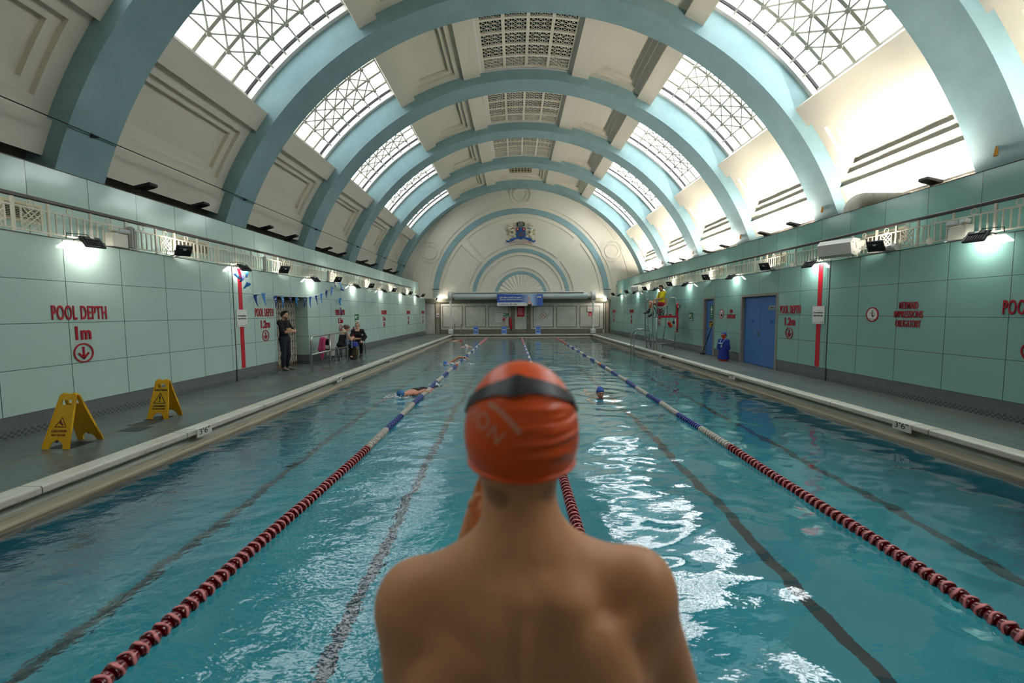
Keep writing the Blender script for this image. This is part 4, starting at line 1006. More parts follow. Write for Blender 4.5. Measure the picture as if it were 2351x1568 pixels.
# ------------------------------------------------------------------ lane ropes
def gloss(name, rgb, **kw): return mat(name, rgb, .12, 0, .08, 20, Coat_Weight=.6, **kw)
FCOL = {'red': (gloss('float_red_core', (112, 12, 24)), mat('float_pink_shell', (222, 132, 134), .3)), 'white': (mat('float_white_core', (214, 208, 194), .35), mat('float_white_shell', (228, 224, 212), .35)),
        'blue': (gloss('float_blue_core', (26, 38, 140)), mat('float_blue_shell', (116, 128, 190), .3)), 'orange': (gloss('float_orange_core', (206, 98, 10)), mat('float_orange_shell', (232, 140, 40), .3))}
def float_geo(seed):
    g = np.random.default_rng(seed); n = 18; m = MB(); L = .072; ph = g.uniform(0, 2*PI)
    m.lathe([(.016, -L/2), (.044, -L*.4), (.050, -L*.12), (.050, L*.12), (.044, L*.4), (.016, L/2)], (0, 0, 0), (0, 1, 0), 14, 0)
    v = []; f = []
    for j in range(n):
        t = 2*PI*j/n; w0 = -L/2+.006+.016*(.5+.5*cos(3*t+ph)); w1 = w0+.016+.010*(.5+.5*cos(3*t+ph+2.6)); w1 = min(w1, L/2)
        for r, y in ((.052, w0), (.0575, w0+.003), (.0575, w1-.003), (.052, w1)): v.append((r*cos(t), y, r*sin(t)))
    for j in range(n):
        k = (j+1) % n
        for q in range(3): f.append((4*j+q, 4*j+q+1, 4*k+q+1, 4*k+q))
    m.add(v, f, 1); return m
FG = [float_geo(i) for i in range(5)]; FM = {}
def rope(pts, lab, beads):
    ys = [p[1] for p in pts]; xs = [p[0] for p in pts]
    t = thing('lane_rope', lab, 'lane rope', (xs[0], PYN, WATER), group='floating lane ropes')
    y = PYN+.1; k = 0; rest = {}
    line = []
    while y < PYF-.25:
        x = float(np.interp(y, ys, xs)); c = 'red' if (y < 5.95 or y > 25.2) else ('orange' if abs(y-15.5) < .22 else ('white' if int((y-5.95)/.95) % 2 == 0 else 'blue'))
        z = WATER+.022+.006*sin(y*2.3); line.append((x, y, z))
        if k < 100:
            key = (c, k % 5)
            if key not in FM:
                m = MB(); q = FG[k % 5]; m.v = [a.copy() for a in q.v]; m.f = list(q.f); m.mi = list(q.mi); m.n = q.n
                o = m.build('float', FCOL[c], t, smooth=True, angle=50, local=True); FM[key] = o.data
            else: o = bpy.data.objects.new('float', FM[key]); COL.objects.link(o); o.parent = t
            o.location = V(x, y, z)-base(t); o.rotation_euler = (0, k*1.3, 0)
        else:
            m = rest.setdefault(c, MB()); q = FG[k % 5]; R = rot('Y', k*1.3)
            for a in [np.concatenate(q.v)]: m.v.append(a @ R.T+V(x, y, z)); m.f += [tuple(i+m.n for i in fc) for fc in q.f]; m.mi += q.mi; m.n += len(a)
        y += .0745; k += 1
    al = MB(); mats = []
    for c, m in rest.items():
        n0 = al.n; al.v += m.v; al.f += [tuple(i+n0 for i in fc) for fc in m.f]; al.mi += [i+len(mats) for i in m.mi]; al.n += m.n; mats += list(FCOL[c])
    tag(al.build('floats', mats, t, smooth=True, angle=50), kind='stuff')
    m = MB(); m.tube([(xs[0], PYN, WATER+.1)]+line[::12]+[(float(np.interp(PYF, ys, xs)), PYF, WATER+.1)], .008, 5); m.build('cord', WSIGN, t)
rope([(-2.2, 0), (-2.2, 2.1), (-2.12, 5.8), (-2.15, 7.2), (-2.19, 11.5), (-2.15, 20), (-2.08, 31.5)], 'lane rope on the left of the orange capped swimmer, red floats then white and blue', 0)
rope([(.57, 0), (.56, 3.6), (.57, 5), (.62, 10), (.64, 17), (.57, 31.5)], 'middle lane rope running out from behind the orange capped swimmer', 0)
rope([(3.0, 0), (3.02, 2.4), (3.08, 5.9), (3.11, 9.3), (3.18, 14), (3.2, 31.5)], 'lane rope on the right, ending at the lower right photo edge', 0)

# ------------------------------------------------------------------ things on the deck
def wet_sign(x, y, h, spread, kind, lab):
    t = thing('floor_sign', lab, 'floor sign', (x, y, 0), group='yellow caution floor signs')
    b, tp = .17, .10
    def P(u, v): w = b+(tp-b)*v; return (u*w, v*h)
    for s in (0, 1):
        o = V(x, y+s*spread, 0); ay = unit(V(0, spread/2*(1-2*s), h)); ax = V(1, 0, 0) if s == 0 else V(-1, 0, 0); H = np.linalg.norm(V(0, spread/2, h)); sc = H/h
        Q = lambda u, v: (P(u, v)[0], v*H)
        m = MB(); d = .018
        arch = [(-.55, 0)]+[(.55*-cos(rad(a)), .15*sin(rad(a))) for a in range(0, 181, 20)]+[(.55, 0)]
        low = [Q(-1, 0), Q(-.55, 0)]+[Q(.55*-cos(rad(a)), .01+.15*sin(rad(a))) for a in range(20, 161, 20)]+[Q(.55, 0), Q(1, 0)]
        # panel split round the handle opening so that every polygon is simple
        m.prism(low[:2]+low[2:6]+[Q(0, .16), Q(0, .8), Q(-.93, .8), Q(-1, .3)], o, ax, ay, d)
        m.prism([Q(0, .16)]+low[6:]+[Q(1, .3), Q(.93, .8), Q(0, .8)], o, ax, ay, d)
        m.prism([Q(-1, .8), Q(-.6, .8), Q(-.6, .89), Q(-1, .89)], o, ax, ay, d); m.prism([Q(.6, .8), Q(1, .8), Q(1, .89), Q(.6, .89)], o, ax, ay, d)
        m.prism([Q(-1, .89), Q(1, .89), Q(1, .985), Q(.9, 1), Q(-.9, 1), Q(-1, .985)], o, ax, ay, d)
        for q in (-1, 1): m.prism([Q(q*.93, .02), Q(q*1.0, .02), Q(q*1.0, .97), Q(q*.93, .97)], o, ax, ay, d+.006)
        if kind == 2: m.prism([Q(-.9, .19), Q(.9, .19), Q(.9, .2), Q(-.9, .2)], o, ax, ay, d+.004); m.prism([Q(-.9, .77), Q(.9, .77), Q(.9, .78), Q(-.9, .78)], o, ax, ay, d+.004)
        p = m.build('panel', YEL, t)
        m = MB(); oo = o+np.cross(ax, ay)*d
        c = .46*H if kind == 1 else .5*H; r = .075 if kind == 1 else .10
        tri = lambda k: [(-r*k, c-r*.62*k), (r*k, c-r*.62*k), (0, c+r*1.1*k)]
        for i in range(3):
            a, b_ = tri(1), tri(.84); j = (i+1) % 3; m.prism([a[i], a[j], b_[j], b_[i]], oo, ax, ay, .003)
        if kind == 1:
            m.prism(circ(.010, 10, (-.012, c+.03)), oo, ax, ay, .003); m.prism([(-.012, c+.02), (.0, c+.022), (.026, c-.014), (.045, c-.02), (.02, c-.026), (-.004, c-.004), (-.03, c+.002)], oo, ax, ay, .003); m.prism([(-.045, c-.036), (.045, c-.036), (.05, c-.042), (-.05, c-.042)], oo, ax, ay, .003)
            textw(m, 'CAUTION', oo+ay*(c-.095), ax, ay, .028, .19, .02, .003); textw(m, 'WET FLOOR', oo+ay*(c-.145), ax, ay, .024, .18, .02, .003); m.prism(circ(.02, 12, (0, c-.22)), oo, ax, ay, .0015)
        else:
            m.prism([(-.012, c+.045), (0, c+.06), (.012, c+.045), (.006, c-.005), (-.006, c-.005)], oo, ax, ay, .003); m.prism(circ(.012, 12, (0, c-.03)), oo, ax, ay, .003)
            textw(m, 'CAUTION', oo+ay*(c+.15), ax, ay, .03, .2, .03, .003); textw(m, 'CLEANING', oo+ay*(c-.105), ax, ay, .026, .2, .03, .003); textw(m, 'IN PROGRESS', oo+ay*(c-.15), ax, ay, .02, .2, .03, .003)
        m.build('print', mat('brown_print', (92, 26, 16), .5) if kind == 1 else INK, p)
    for q in (-.06, .06): m = MB(); m.cyl((x+q-.018, y+spread/2, h+.004), (x+q+.018, y+spread/2, h+.004), .016, 10); m.build('hinge', YEL, t)
wet_sign(-5.73, 5.12, .66, .42, 1, 'nearer yellow A frame sign reading CAUTION WET FLOOR on the left deck')
wet_sign(-5.72, 6.62, .61, .27, 2, 'farther yellow A frame sign reading CAUTION CLEANING IN PROGRESS on the left deck')
for k, (px, py, w, l, c, nm) in enumerate(((163, 1022, .3, .3, (30, 32, 32), 'black square drain cover under the nearer yellow sign'), (312, 985, .3, .26, (64, 66, 60), 'grey drain cover on the deck between the yellow signs'), (335, 972, .3, .3, (70, 68, 58), 'brown grey drain cover just before the farther yellow sign'), (365, 960, .28, .26, (30, 32, 30), 'dark drain cover under the farther yellow sign'))):
    p = hz(px, py, 0); t = thing('drain_cover', nm, 'drain cover', p, group='drain covers on the left deck'); m = MB(); m.box((p[0], p[1], .002), (w, l, .006)); m.build('plate', mat('drain_%d' % k, c, .4), t)
    m = MB(); [m.box((p[0]-w*.4+w*.16*i, p[1], .006), (.012, l*.8, .003)) for i in range(6)]; m.build('slot', INK, t)
# depth tablets on the coping
TAB = mat('tablet_white', (220, 218, 206), .3)
for sx, x, lst in ((1, PXL, ((6.12, '3\'6"', 'left coping beside the farther yellow sign'), (10.95, '4\'0"', 'left coping by the steel guard rail'), (15.6, '5\'0"', 'left coping beyond the seated women'), (20.5, '6\'0"', 'far part of the left coping'))), (-1, PXR, ((6.2, '3\'6"', 'right coping nearest the camera'), (11.1, '4\'0"', 'right coping before the blue double doors'), (16.6, '5\'0"', 'right coping by the lifeguard chair'), (20.4, '6\'0"', 'right coping beyond the pool ladder')))):
    for y, tx, w in lst:
        t = thing('depth_tablet', 'white depth tablet marked %s on the %s' % (tx.replace('"', '').replace("'", ' foot '), w), 'depth marker', (x, y, -.05), group='depth tablets on the coping')
        m = MB(); m.box((x+.004*sx, y, -.055), (.02, .3, .125), bev=.004); m.box((x-.09*sx, y, .008), (.16, .3, .014)); m.build('tablet', TAB, t)
        m = MB(); textw(m, tx, V(x+.014*sx, y, -.045), V(0, sx, 0), AZ, .085, .22, .0, .002); m.build('numerals', INK, t)
# steel guard rail on the left deck
x = -5.65; t = thing('guard_rail', 'tubular steel guard rail with three posts on the left deck', 'guard rail', (x, 12.9, 0))
def bend(a, b, c, r, n=6):
    a, b, c = V(*a), V(*b), V(*c); u = unit(a-b); w = unit(c-b); p = b+u*r; q = b+w*r; return [(1-s)**2*p+2*s*(1-s)*b+s*s*q for s in np.linspace(0, 1, n)]
m = MB(); m.tube([V(x, 11.62, 0)]+bend((x, 11.62, 0), (x, 11.62, 1.03), (x, 14.15, 1.06), .14)+bend((x, 11.62, 1.03), (x, 14.15, 1.06), (x, 14.15, 0), .14)+[V(x, 14.15, 0)], .027, 12); m.build('hoop', STEEL, t, smooth=True)
m = MB(); m.tube([(x, 12.82, 0), (x, 12.82, 1.04)], .027, 12); m.build('middle_post', STEEL, t, smooth=True)
m = MB(); m.tube([(x, 11.62, .53), (x, 14.15, .55)], .023, 12); m.build('mid_rail', STEEL, t, smooth=True)
for y in (11.62, 12.82, 14.15): m = MB(); m.cyl((x, y, 0), (x, y, .012), .075, 18); m.build('base_plate', STEEL, t)
# pool ladders
def ladder(o, inward, side, lab):
    t = thing('pool_ladder', lab, 'pool ladder', o, group='steel pool ladders'); inward = V(*inward); side = V(*side); o = V(*o)
    for s in (-.27, .27):
        b = o+side*s; f = b-inward*.65; w = b+inward*.17
        pts = [f]+[f+V(0, 0, .45)]+[b+inward*(-.24-.41*cos(rad(a)))+V(0, 0, .45+.4*sin(rad(a))) for a in range(20, 161, 20)]+[w+V(0, 0, .4), w+V(0, 0, -1.1)]
        m = MB(); m.tube(pts, .021, 10); m.build('handrail', STEEL, t, smooth=True); m = MB(); m.cyl(f, f+V(0, 0, .012), .05, 14); m.build('foot_plate', STEEL, t)
    for z in (-.4, -.7, -1.0): m = MB(); m.box(o+inward*.17+V(0, 0, z), np.abs(side)*.54+np.abs(inward)*.08+V(0, 0, .03)); m.build('tread', STEEL, t)
ladder((PXR+.04, 20.1, 0), (-1, 0, 0), (0, 1, 0), 'steel pool ladder on the right edge in front of the lifeguard chair')
ladder((-4.29, PYF+.04, 0), (0, -1, 0), (1, 0, 0), 'steel pool ladder at the far left corner of the pool')
# lifeguard chair
CX, CY = 6.37, 18.5
t = thing('lifeguard_chair', 'tall tubular steel lifeguard chair with red edged platform on the right deck', 'lifeguard chair', (CX, CY, 0))
ZP = 1.44; x0, x1, y0, y1 = 5.93, 6.88, 17.95, 19.05
for (xa, ya, xb, yb) in ((6.05, y0, 6.07, y0), (x1-.03, y0, x1-.03, y0), (6.0, y1, 6.28, 19.35), (x1-.03, y1, x1-.06, 19.35)):
    m = MB(); m.tube([(xb, yb, 0), (xa, ya, ZP)], .024, 10); m.build('leg', STEEL, t, smooth=True)
    m = MB(); m.cyl((xb, yb, 0), (xb, yb, .03), .03, 10); m.build('foot', CASE, t)
m = MB(); m.mm((x0, y0-.02, ZP-.03), (x1, y1, ZP)); m.build('platform', mat('platform_grey', (110, 114, 112), .5, .5), t)
m = MB(); m.mm((x0+.2, y0-.035, ZP-.02), (x1, y0-.018, ZP+.05)); m.mm((x1-.01, y0, ZP-.02), (x1+.015, y1, ZP+.05)); m.build('red_edge', RED, t)
for yy in (y0+.02, y1-.05):
    m = MB(); m.tube([V(6.02, yy+.12, .02), V(5.96, yy+.1, .5), V(x0-.02, yy+.05, 1.1), V(x0-.02, yy, 2.12), V(x0+.03, yy, 2.22), V(x0+.11, yy, 2.22), V(x0+.14, yy, 2.1), V(x0+.12, yy, ZP)], .024, 10); m.build('handrail', STEEL, t, smooth=True)
for z in (.42, .74, 1.07): m = MB(); w = .012*(1.44-z)*10; m.tube([(x0+.08, y0+.05, z), (x0+.08, y1, z)], .018, 8); m.build('rung', STEEL, t, smooth=True)
for z in (.74, 1.07): m = MB(); m.tube([(6.06, y0+.03, z), (6.55, y1+.1, z)], .018, 8); m.build('rung', STEEL, t, smooth=True)
m = MB(); m.tube([(6.07, y0, .32), (x1-.03, y0, .32)], .018, 8); m.tube([(x1-.03, y0, .42), (x1-.05, 19.3, .42)], .018, 8); m.tube([(6.05, y0, .45), (6.25, 19.3, .45)], .018, 8); m.build('brace', STEEL, t, smooth=True)
m = MB(); m.tube([V(6.62, y0+.05, 2.26), V(x1-.06, y0+.05, 2.26), V(x1-.01, y0+.05, 2.22), V(x1, y0+.05, 2.1), V(x1, y0+.05, ZP-.05)], .024, 10); m.build('back_rail', STEEL, t, smooth=True)
m = MB(); m.tube([V(6.62, y1-.05, 2.26), V(x1-.06, y1-.05, 2.26), V(x1-.01, y1-.05, 2.22), V(x1, y1-.05, 2.1), V(x1, y1-.05, ZP-.05)], .024, 10); m.build('back_rail', STEEL, t, smooth=True)
m = MB(); sy0, sy1 = 18.2, 18.66; pr = [(6.12, 1.885), (6.3, 1.875), (6.5, 1.88), (6.57, 1.93), (6.60, 2.05), (6.615, 2.25)]
v = [(a, y, b+.02*abs((y-18.43)/.23)**2) for y in np.linspace(sy0, sy1, 7) for a, b in pr]; v += [(a+.012, y, b-.022) for a, y, b in v]; K = len(pr); n0 = 7*K; f = []
for i in range(6):
    for j in range(K-1): a = i*K+j; f += [(a, a+K, a+K+1, a+1), (n0+a, n0+a+1, n0+a+K+1, n0+a+K)]
for i in range(6): a = i*K; f += [(a, n0+a, n0+a+K, a+K), (a+K-1, a+2*K-1, n0+a+2*K-1, n0+a+K-1)]
for j in range(K-1): a = j; b = 6*K+j; f += [(a, a+1, n0+a+1, n0+a), (b, n0+b, n0+b+1, b+1)]
m.add(v, f); m.build('seat_shell', mat('seat_beige', (206, 196, 180), .4), t, smooth=True, angle=60)
for yy in (18.25, 18.6):
    m = MB(); m.tube([(6.42, yy, ZP), (6.50, yy, 1.84)], .02, 8); m.tube([(6.40, yy, ZP+.03), (6.16, yy, 1.85)], .02, 8); m.tube([(6.62, yy, ZP+.02), (6.36, yy, 1.82)], .02, 8); m.build('seat_strut', mat('dark_steel', (90, 92, 92), .35, .9), t, smooth=True)
# on and around the chair
t = thing('water_bottle', 'small black bottle standing on the lifeguard platform', 'bottle', (6.2, 18.1, ZP)); m = MB(); m.lathe([(.03, 0), (.032, .02), (.032, .13), (.018, .15)], (6.2, 18.1, ZP), AZ, 16); m.build('body', BLK, t, smooth=True, angle=40); m = MB(); m.cyl((6.2, 18.1, ZP+.15), (6.2, 18.1, ZP+.18), .018, 12); m.build('cap', BLK, t)
t = thing('red_cup', 'red and white cup near the back of the lifeguard platform', 'cup', (6.7, 18.1, ZP)); m = MB(); m.lathe([(.05, 0), (.06, .13)], (6.7, 18.1, ZP), AZ, 18); m.build('body', mat('cup_red', (150, 30, 36), .4), t); m = MB(); m.lathe([(.064, .13), (.064, .15), (.05, .155)], (6.7, 18.1, ZP), AZ, 18); m.build('lid', WSIGN, t)
t = thing('spray_bottle', 'small pink and white bottle in the middle of the lifeguard platform', 'bottle', (6.46, 18.05, ZP)); m = MB(); m.lathe([(.035, 0), (.035, .1), (.015, .14)], (6.46, 18.05, ZP), AZ, 14); m.build('body', mat('bottle_pink', (200, 120, 116), .4), t); m = MB(); m.cyl((6.46, 18.05, ZP+.14), (6.46, 18.05, ZP+.19), .018, 10); m.build('cap', WSIGN, t)
t = thing('rescue_tube', 'long red rescue tube strapped upright to the back of the lifeguard chair', 'rescue tube', (x1+.06, y0-.02, .75)); m = MB(); xx = x1+.05; m.tube([(xx, y0-.03, .78), (xx+.01, y0-.03, 1.2), (xx-.01, y0-.03, 1.7), (xx+.0, y0-.03, 2.05)], [.03, .04, .04, .03], 10); m.build('foam', RED, t, smooth=True)
m = MB(); m.tube([(xx, y0-.03, 1.68), (xx, y0-.03, 1.76)], .044, 10); m.build('strap', BLK, t); m = MB(); m.tube([(xx, y0-.03, .9), (xx, y0-.03, .94)], .036, 10); m.build('strap', BLK, t)
t = thing('throw_ring', 'small black ring hanging by the back of the lifeguard chair', 'ring', (x1+.04, y0-.09, 1.9)); m = MB(); m.ring((xx, y0-.1, 1.88), .085, .016, (0, 1, 0), 20, 8); m.build('hoop', BLK, t, smooth=True)
t = thing('hip_pouch', 'red pouch with yellow edge hanging under the lifeguard platform', 'pouch', (6.6, y0-.05, 1.1)); R = rot('Y', -.5); m = MB(); m.box((6.6, y0-.06, 1.12), (.13, .10, .27), R, bev=.03); m.build('bag', mat('pouch_red', (176, 34, 30), .6), t); m = MB(); m.box(V(6.6, y0-.06, 1.12)+R @ V(.07, 0, -.01), (.02, .1, .22), R, bev=.008); m.build('edging', YEL, t); m = MB(); m.tube([(6.56, y0-.06, 1.25), (6.58, y0-.03, ZP)], .006, 5); m.build('strap', BLK, t)
t = thing('dark_cap', 'dark blue cap hanging under the lifeguard platform beside the red pouch', 'cap', (6.76, y0-.05, 1.2)); m = MB(); m.ell((6.77, y0-.05, 1.22), (.06, .05, .075), None, 16, 10); m.build('crown', mat('cap_navy', (24, 40, 66), .6), t, smooth=True); m = MB(); m.tube([(6.77, y0-.05, 1.28), (6.76, y0-.03, ZP-.03)], .005, 5); m.build('cord', BLK, t)
# mannequin
MX, MY = 7.1, 14.25
t = thing('training_mannequin', 'orange mannequin in a blue T-shirt and swim cap standing on the right deck', 'mannequin', (MX, MY, 0))
ORG = mat('mannequin_orange', (226, 72, 24), .45); TBL = mat('tshirt_blue', (22, 42, 132), .8, bump=.001); CAPB = mat('cap_blue', (26, 64, 150), .4)
hd = V(MX-.0, MY, .86); fc = unit(V(-.75, -.6, 0)); P, R, L = head_prims(hd, fc, AZ, .95)
sdf_obj('body', P+[cap((MX, MY, .72), hd-V(0, 0, .05), .055, .055, .03), ell((MX, MY, .45), (.14, .12, .3)), cap((MX, MY, .02), (MX, MY, .1), .15, .14)], .012, ORG, t, [((0, 0, 0.0), (0, 0, -1))])
rr = np.cross(fc, AZ)
shirt = [ell((MX, MY, .55), (.16, .13, .2), None, .05), cap((MX, MY, .50), (MX, MY, .04), .145, .185, .05), cap(V(MX, MY, .68)-rr*.13, V(MX, MY, .68)+rr*.13, .06, None, .05)]
for s in (-1, 1): shirt.append(cap(V(MX, MY, .67)+rr*s*.13, V(MX, MY, .42)+rr*s*.175+fc*.02, .052, .056, .03))
sdf_obj('tshirt', shirt, .012, TBL, t, [((0, 0, .05), (0, 0, -1)), lambda X, Y, Z: .40-Z+0*X-np.where(np.hypot((X-MX), (Y-MY)) < .19, 1, 0)])
sdf_obj('swim_cap', grow(P[:1], .008), .01, CAPB, t, [(L(0, 0, .02), R @ V(0, .35, -1))])
m = MB()
for s in (-1, 1): m.ell(L(s*.033, .094, -.004), (.026, .026, .02), None, 12, 8)
m.tube([L(.085*sin(rad(a)), -.012+.105*cos(rad(a)), -.004+.012*abs(sin(rad(a)))) for a in range(-170, 171, 20)], .008, 5); m.build('goggles', BLK, t, smooth=True)
m = MB()
for s in (-1, 1): m.tube([V(MX, MY, .76)+rr*s*.06, V(MX, MY, .66)+rr*s*.05+fc*.15, V(MX, MY, .50)+fc*.165], .011, 5)
m.build('ribbon', mat('ribbon_pale_blue', (120, 170, 214), .6), t); m = MB(); q = V(MX, MY, .49)+fc*.168; m.cyl(q, q+fc*.012, .03, 16); m.build('medal', mat('medal_silver', (190, 186, 170), .3, .8), t)
m = MB()
for s in (-.045, 0, .045): q = V(MX, MY, .6)+rr*(s+.05)+fc*.145; m.box(q, (.03, .03, .03), rot('Z', .7))
m.build('logo', WSIGN, t)
# chairs, trolley and belongings by the seated women
CHB = mat('chair_black', (34, 34, 36), .5)
def chair(x, y, rz, lab, back=True):
    t = thing('folding_chair', lab, 'chair', (x, y, 0), rz, 'black chairs on the left deck')
    m = MB(); m.box((0, 0, .44), (.40, .40, .035), bev=.012); m.build('seat', CHB, t, local=True)
    if back: m = MB(); m.box((-.20, 0, .70), (.03, .40, .22), rot('Y', -.15), bev=.012); m.build('backrest', CHB, t, local=True)
    for s in (-.19, .19):
        m = MB(); m.tube([(.20, s, 0), (.12, s, .43)], .011, 8); m.build('leg', CHB, t, local=True)
        m = MB(); m.tube([(-.24, s, 0), (-.16, s, .43)]+([(-.19, s, .6), (-.22, s, .82)] if back else []), .011, 8); m.build('leg', CHB, t, local=True)
    return t
chair(-6.42, 14.55, 1.2, 'black chair with a pink towel over its back, behind the writing woman')
chair(-6.25, 15.05, 1.1, 'black stool under the woman writing with her head down', False); chair(-6.05, 16.27, -1.5, 'black chair under the woman in black facing the camera', True)
sdf = [cap((-6.58, 14.32, .84), (-6.42, 14.20, .82), .05, .05), cap((-6.56, 14.24, .80), (-6.60, 14.20, .45), .06, .07, .04), cap((-6.45, 14.18, .8), (-6.46, 14.14, .48), .05, .06, .04), cap((-6.57, 14.19, .46), (-6.52, 14.16, .10), .06, .02, .05), cap((-6.45, 14.15, .5), (-6.47, 14.14, .2), .05, .02, .04)]
t = sdf_obj('towel', sdf, .012, mat('towel_pink', (196, 74, 116), .95, bump=.002)); tag(t, 'pink towel draped over the back of a black chair on the left deck', 'towel')
t = thing('white_board', 'narrow white board propped beside the chair with the pink towel', 'board', (-6.34, 14.5, .25)); m = MB(); R = rot('Z', .15) @ rot('Y', .06); m.box((-6.33, 14.45, .60), (.26, .02, .76), R, bev=.004); m.build('panel', WSIGN, t); m = MB(); m.box(V(-6.33, 14.45, .60)+R @ V(-.02, -.012, 0), (.012, .004, .6), R); m.build('slot', mat('slot_grey', (110, 110, 106), .5), t)
for q in (-6.41, -6.25): m = MB(); m.tube([(q, 14.5, 0), (q, 14.46, .25)], .01, 6); m.build('leg', CHB, t)
t = thing('folding_table', 'low folding table with a wooden top and striped cloth between the women', 'table', (-6.00, 15.45, 0)); WOOD = mat('table_wood', (176, 128, 78), .5)
m = MB(); m.box((-6.03, 15.42, .735), (.62, .5, .03), bev=.006); m.build('tabletop', WOOD, t)
for a in (-.27, .27):
    for b in (-.2, .2): m = MB(); m.tube([(-6.03+a, 15.42+b, 0), (-6.03+a*.9, 15.42+b, .72)], .013, 8); m.build('leg', CHB, t)
m = MB()
for i in range(9):
    xa = -6.27+.055*i; m.box((xa, 15.165, .58), (.05, .012, .28+.04*sin(i*2.1)), rot('Y', .05*sin(i*1.7)), m=i % 2)
m.build('striped_cloth', [mat('cloth_navy', (28, 36, 70), .8), mat('cloth_pale', (150, 164, 206), .8)], t)
t = thing('clipboard', 'white papers on a clipboard in front of the writing woman', 'clipboard', (-6.18, 15.36, .75)); m = MB(); m.box((-6.18, 15.36, .757), (.22, .30, .012), rot('Z', .3)); m.build('board', mat('clipboard_brown', (150, 104, 70), .5), t); m = MB(); m.box((-6.18, 15.355, .765), (.2, .27, .003), rot('Z', .3)); m.build('paper', WSIGN, t)
t = thing('clipboard', 'pale green and pink papers on a board before the woman in black', 'clipboard', (-5.91, 15.5, .75)); m = MB(); m.box((-5.91, 15.48, .757), (.3, .22, .012), rot('Z', -.1)); m.build('board', mat('clipboard_brown', (150, 104, 70), .5), t); m = MB(); m.box((-5.95, 15.47, .765), (.18, .19, .003), rot('Z', -.1)); m.build('paper', mat('paper_green', (150, 206, 184), .6), t); m = MB(); m.box((-5.82, 15.45, .765), (.08, .15, .003), rot('Z', .2)); m.build('pink_paper', mat('paper_pink', (230, 150, 170), .6), t)
t = thing('paper_cup', 'white paper cup on the table between the two women', 'cup', (-6.11, 15.25, .75)); m = MB(); m.lathe([(.03, 0), (.042, .11), (.038, .11)], (-6.11, 15.25, .751), AZ, 16); m.build('cup', WSIGN, t); m = MB(); m.ring((-6.11, 15.25, .86), .041, .004, AZ, 16, 5); m.build('rim', WSIGN, t)
t = thing('patterned_bag', 'green and red patterned bag on the deck under the table', 'bag', (-5.93, 15.4, 0)); tb = NT('flower_cloth'); vo = tb.n('ShaderNodeTexVoronoi'); vo.inputs['Scale'].default_value = 22; cc = tb.mix(tb.math('LESS_THAN', vo.outputs[0], .3), srgb(60, 74, 48), srgb(186, 70, 50)); tb.bsdf(cc, .8)
sdf_obj('body', [ell((-5.93, 15.38, .19), (.2, .14, .2)), ell((-5.85, 15.36, .3), (.1, .09, .12)), ell((-6.01, 15.38, .28), (.1, .1, .12))], .014, tb.m, t, [((0, 0, .004), (0, 0, -1))]); m = MB(); m.tube([(-6.03, 15.38, .36), (-5.99, 15.36, .5), (-5.87, 15.36, .5), (-5.83, 15.36, .36)], .012, 6); m.build('strap', BLK, t)
t = thing('blue_pouch', 'bright blue patterned pouch hanging at the table edge', 'pouch', (-5.77, 15.18, .55)); m = MB(); m.box((-5.75, 15.15, .56), (.17, .07, .16), rot('Z', .2), bev=.02); m.build('body', mat('pouch_blue', (70, 84, 190), .6, var=.3, scale=30), t); m = MB(); m.tube([(-5.81, 15.15, .63), (-5.75, 15.16, .73), (-5.70, 15.15, .63)], .006, 5); m.build('strap', BLK, t)
t = thing('fire_extinguisher', 'red fire extinguisher on the left wall behind the seated women', 'extinguisher', (XL+.1, 17.35, .9)); q = hx(812, 765, XL+.1); m = MB(); m.lathe([(.03, -.30), (.075, -.28), (.075, .14), (.03, .22)], q, AZ, 16); m.build('cylinder', RED, t, smooth=True, angle=40); m = MB(); m.cyl(q+V(0, 0, .22), q+V(0, 0, .28), .022, 10); m.tube([q+V(0, 0, .26), q+V(.05, .02, .25), q+V(.08, .03, .05), q+V(.08, .03, -.1)], .011, 6); m.build('valve', BLK, t)
q = hx(821, 745, XL+.02); t = thing('wall_plate', 'small white plate with black symbol below the left exit sign', 'plate', q); m = MB(); m.box(q, (.012, .3, .36)); m.build('board', WSIGN, t); m = MB(); [m.box(q+V(.008, a, b), (.004, w, h)) for a, b, w, h in ((-.06, 0, .05, .26), (.02, .1, .12, .05), (.02, -.02, .1, .05), (.06, -.1, .05, .1))]; m.build('symbol', INK, t)

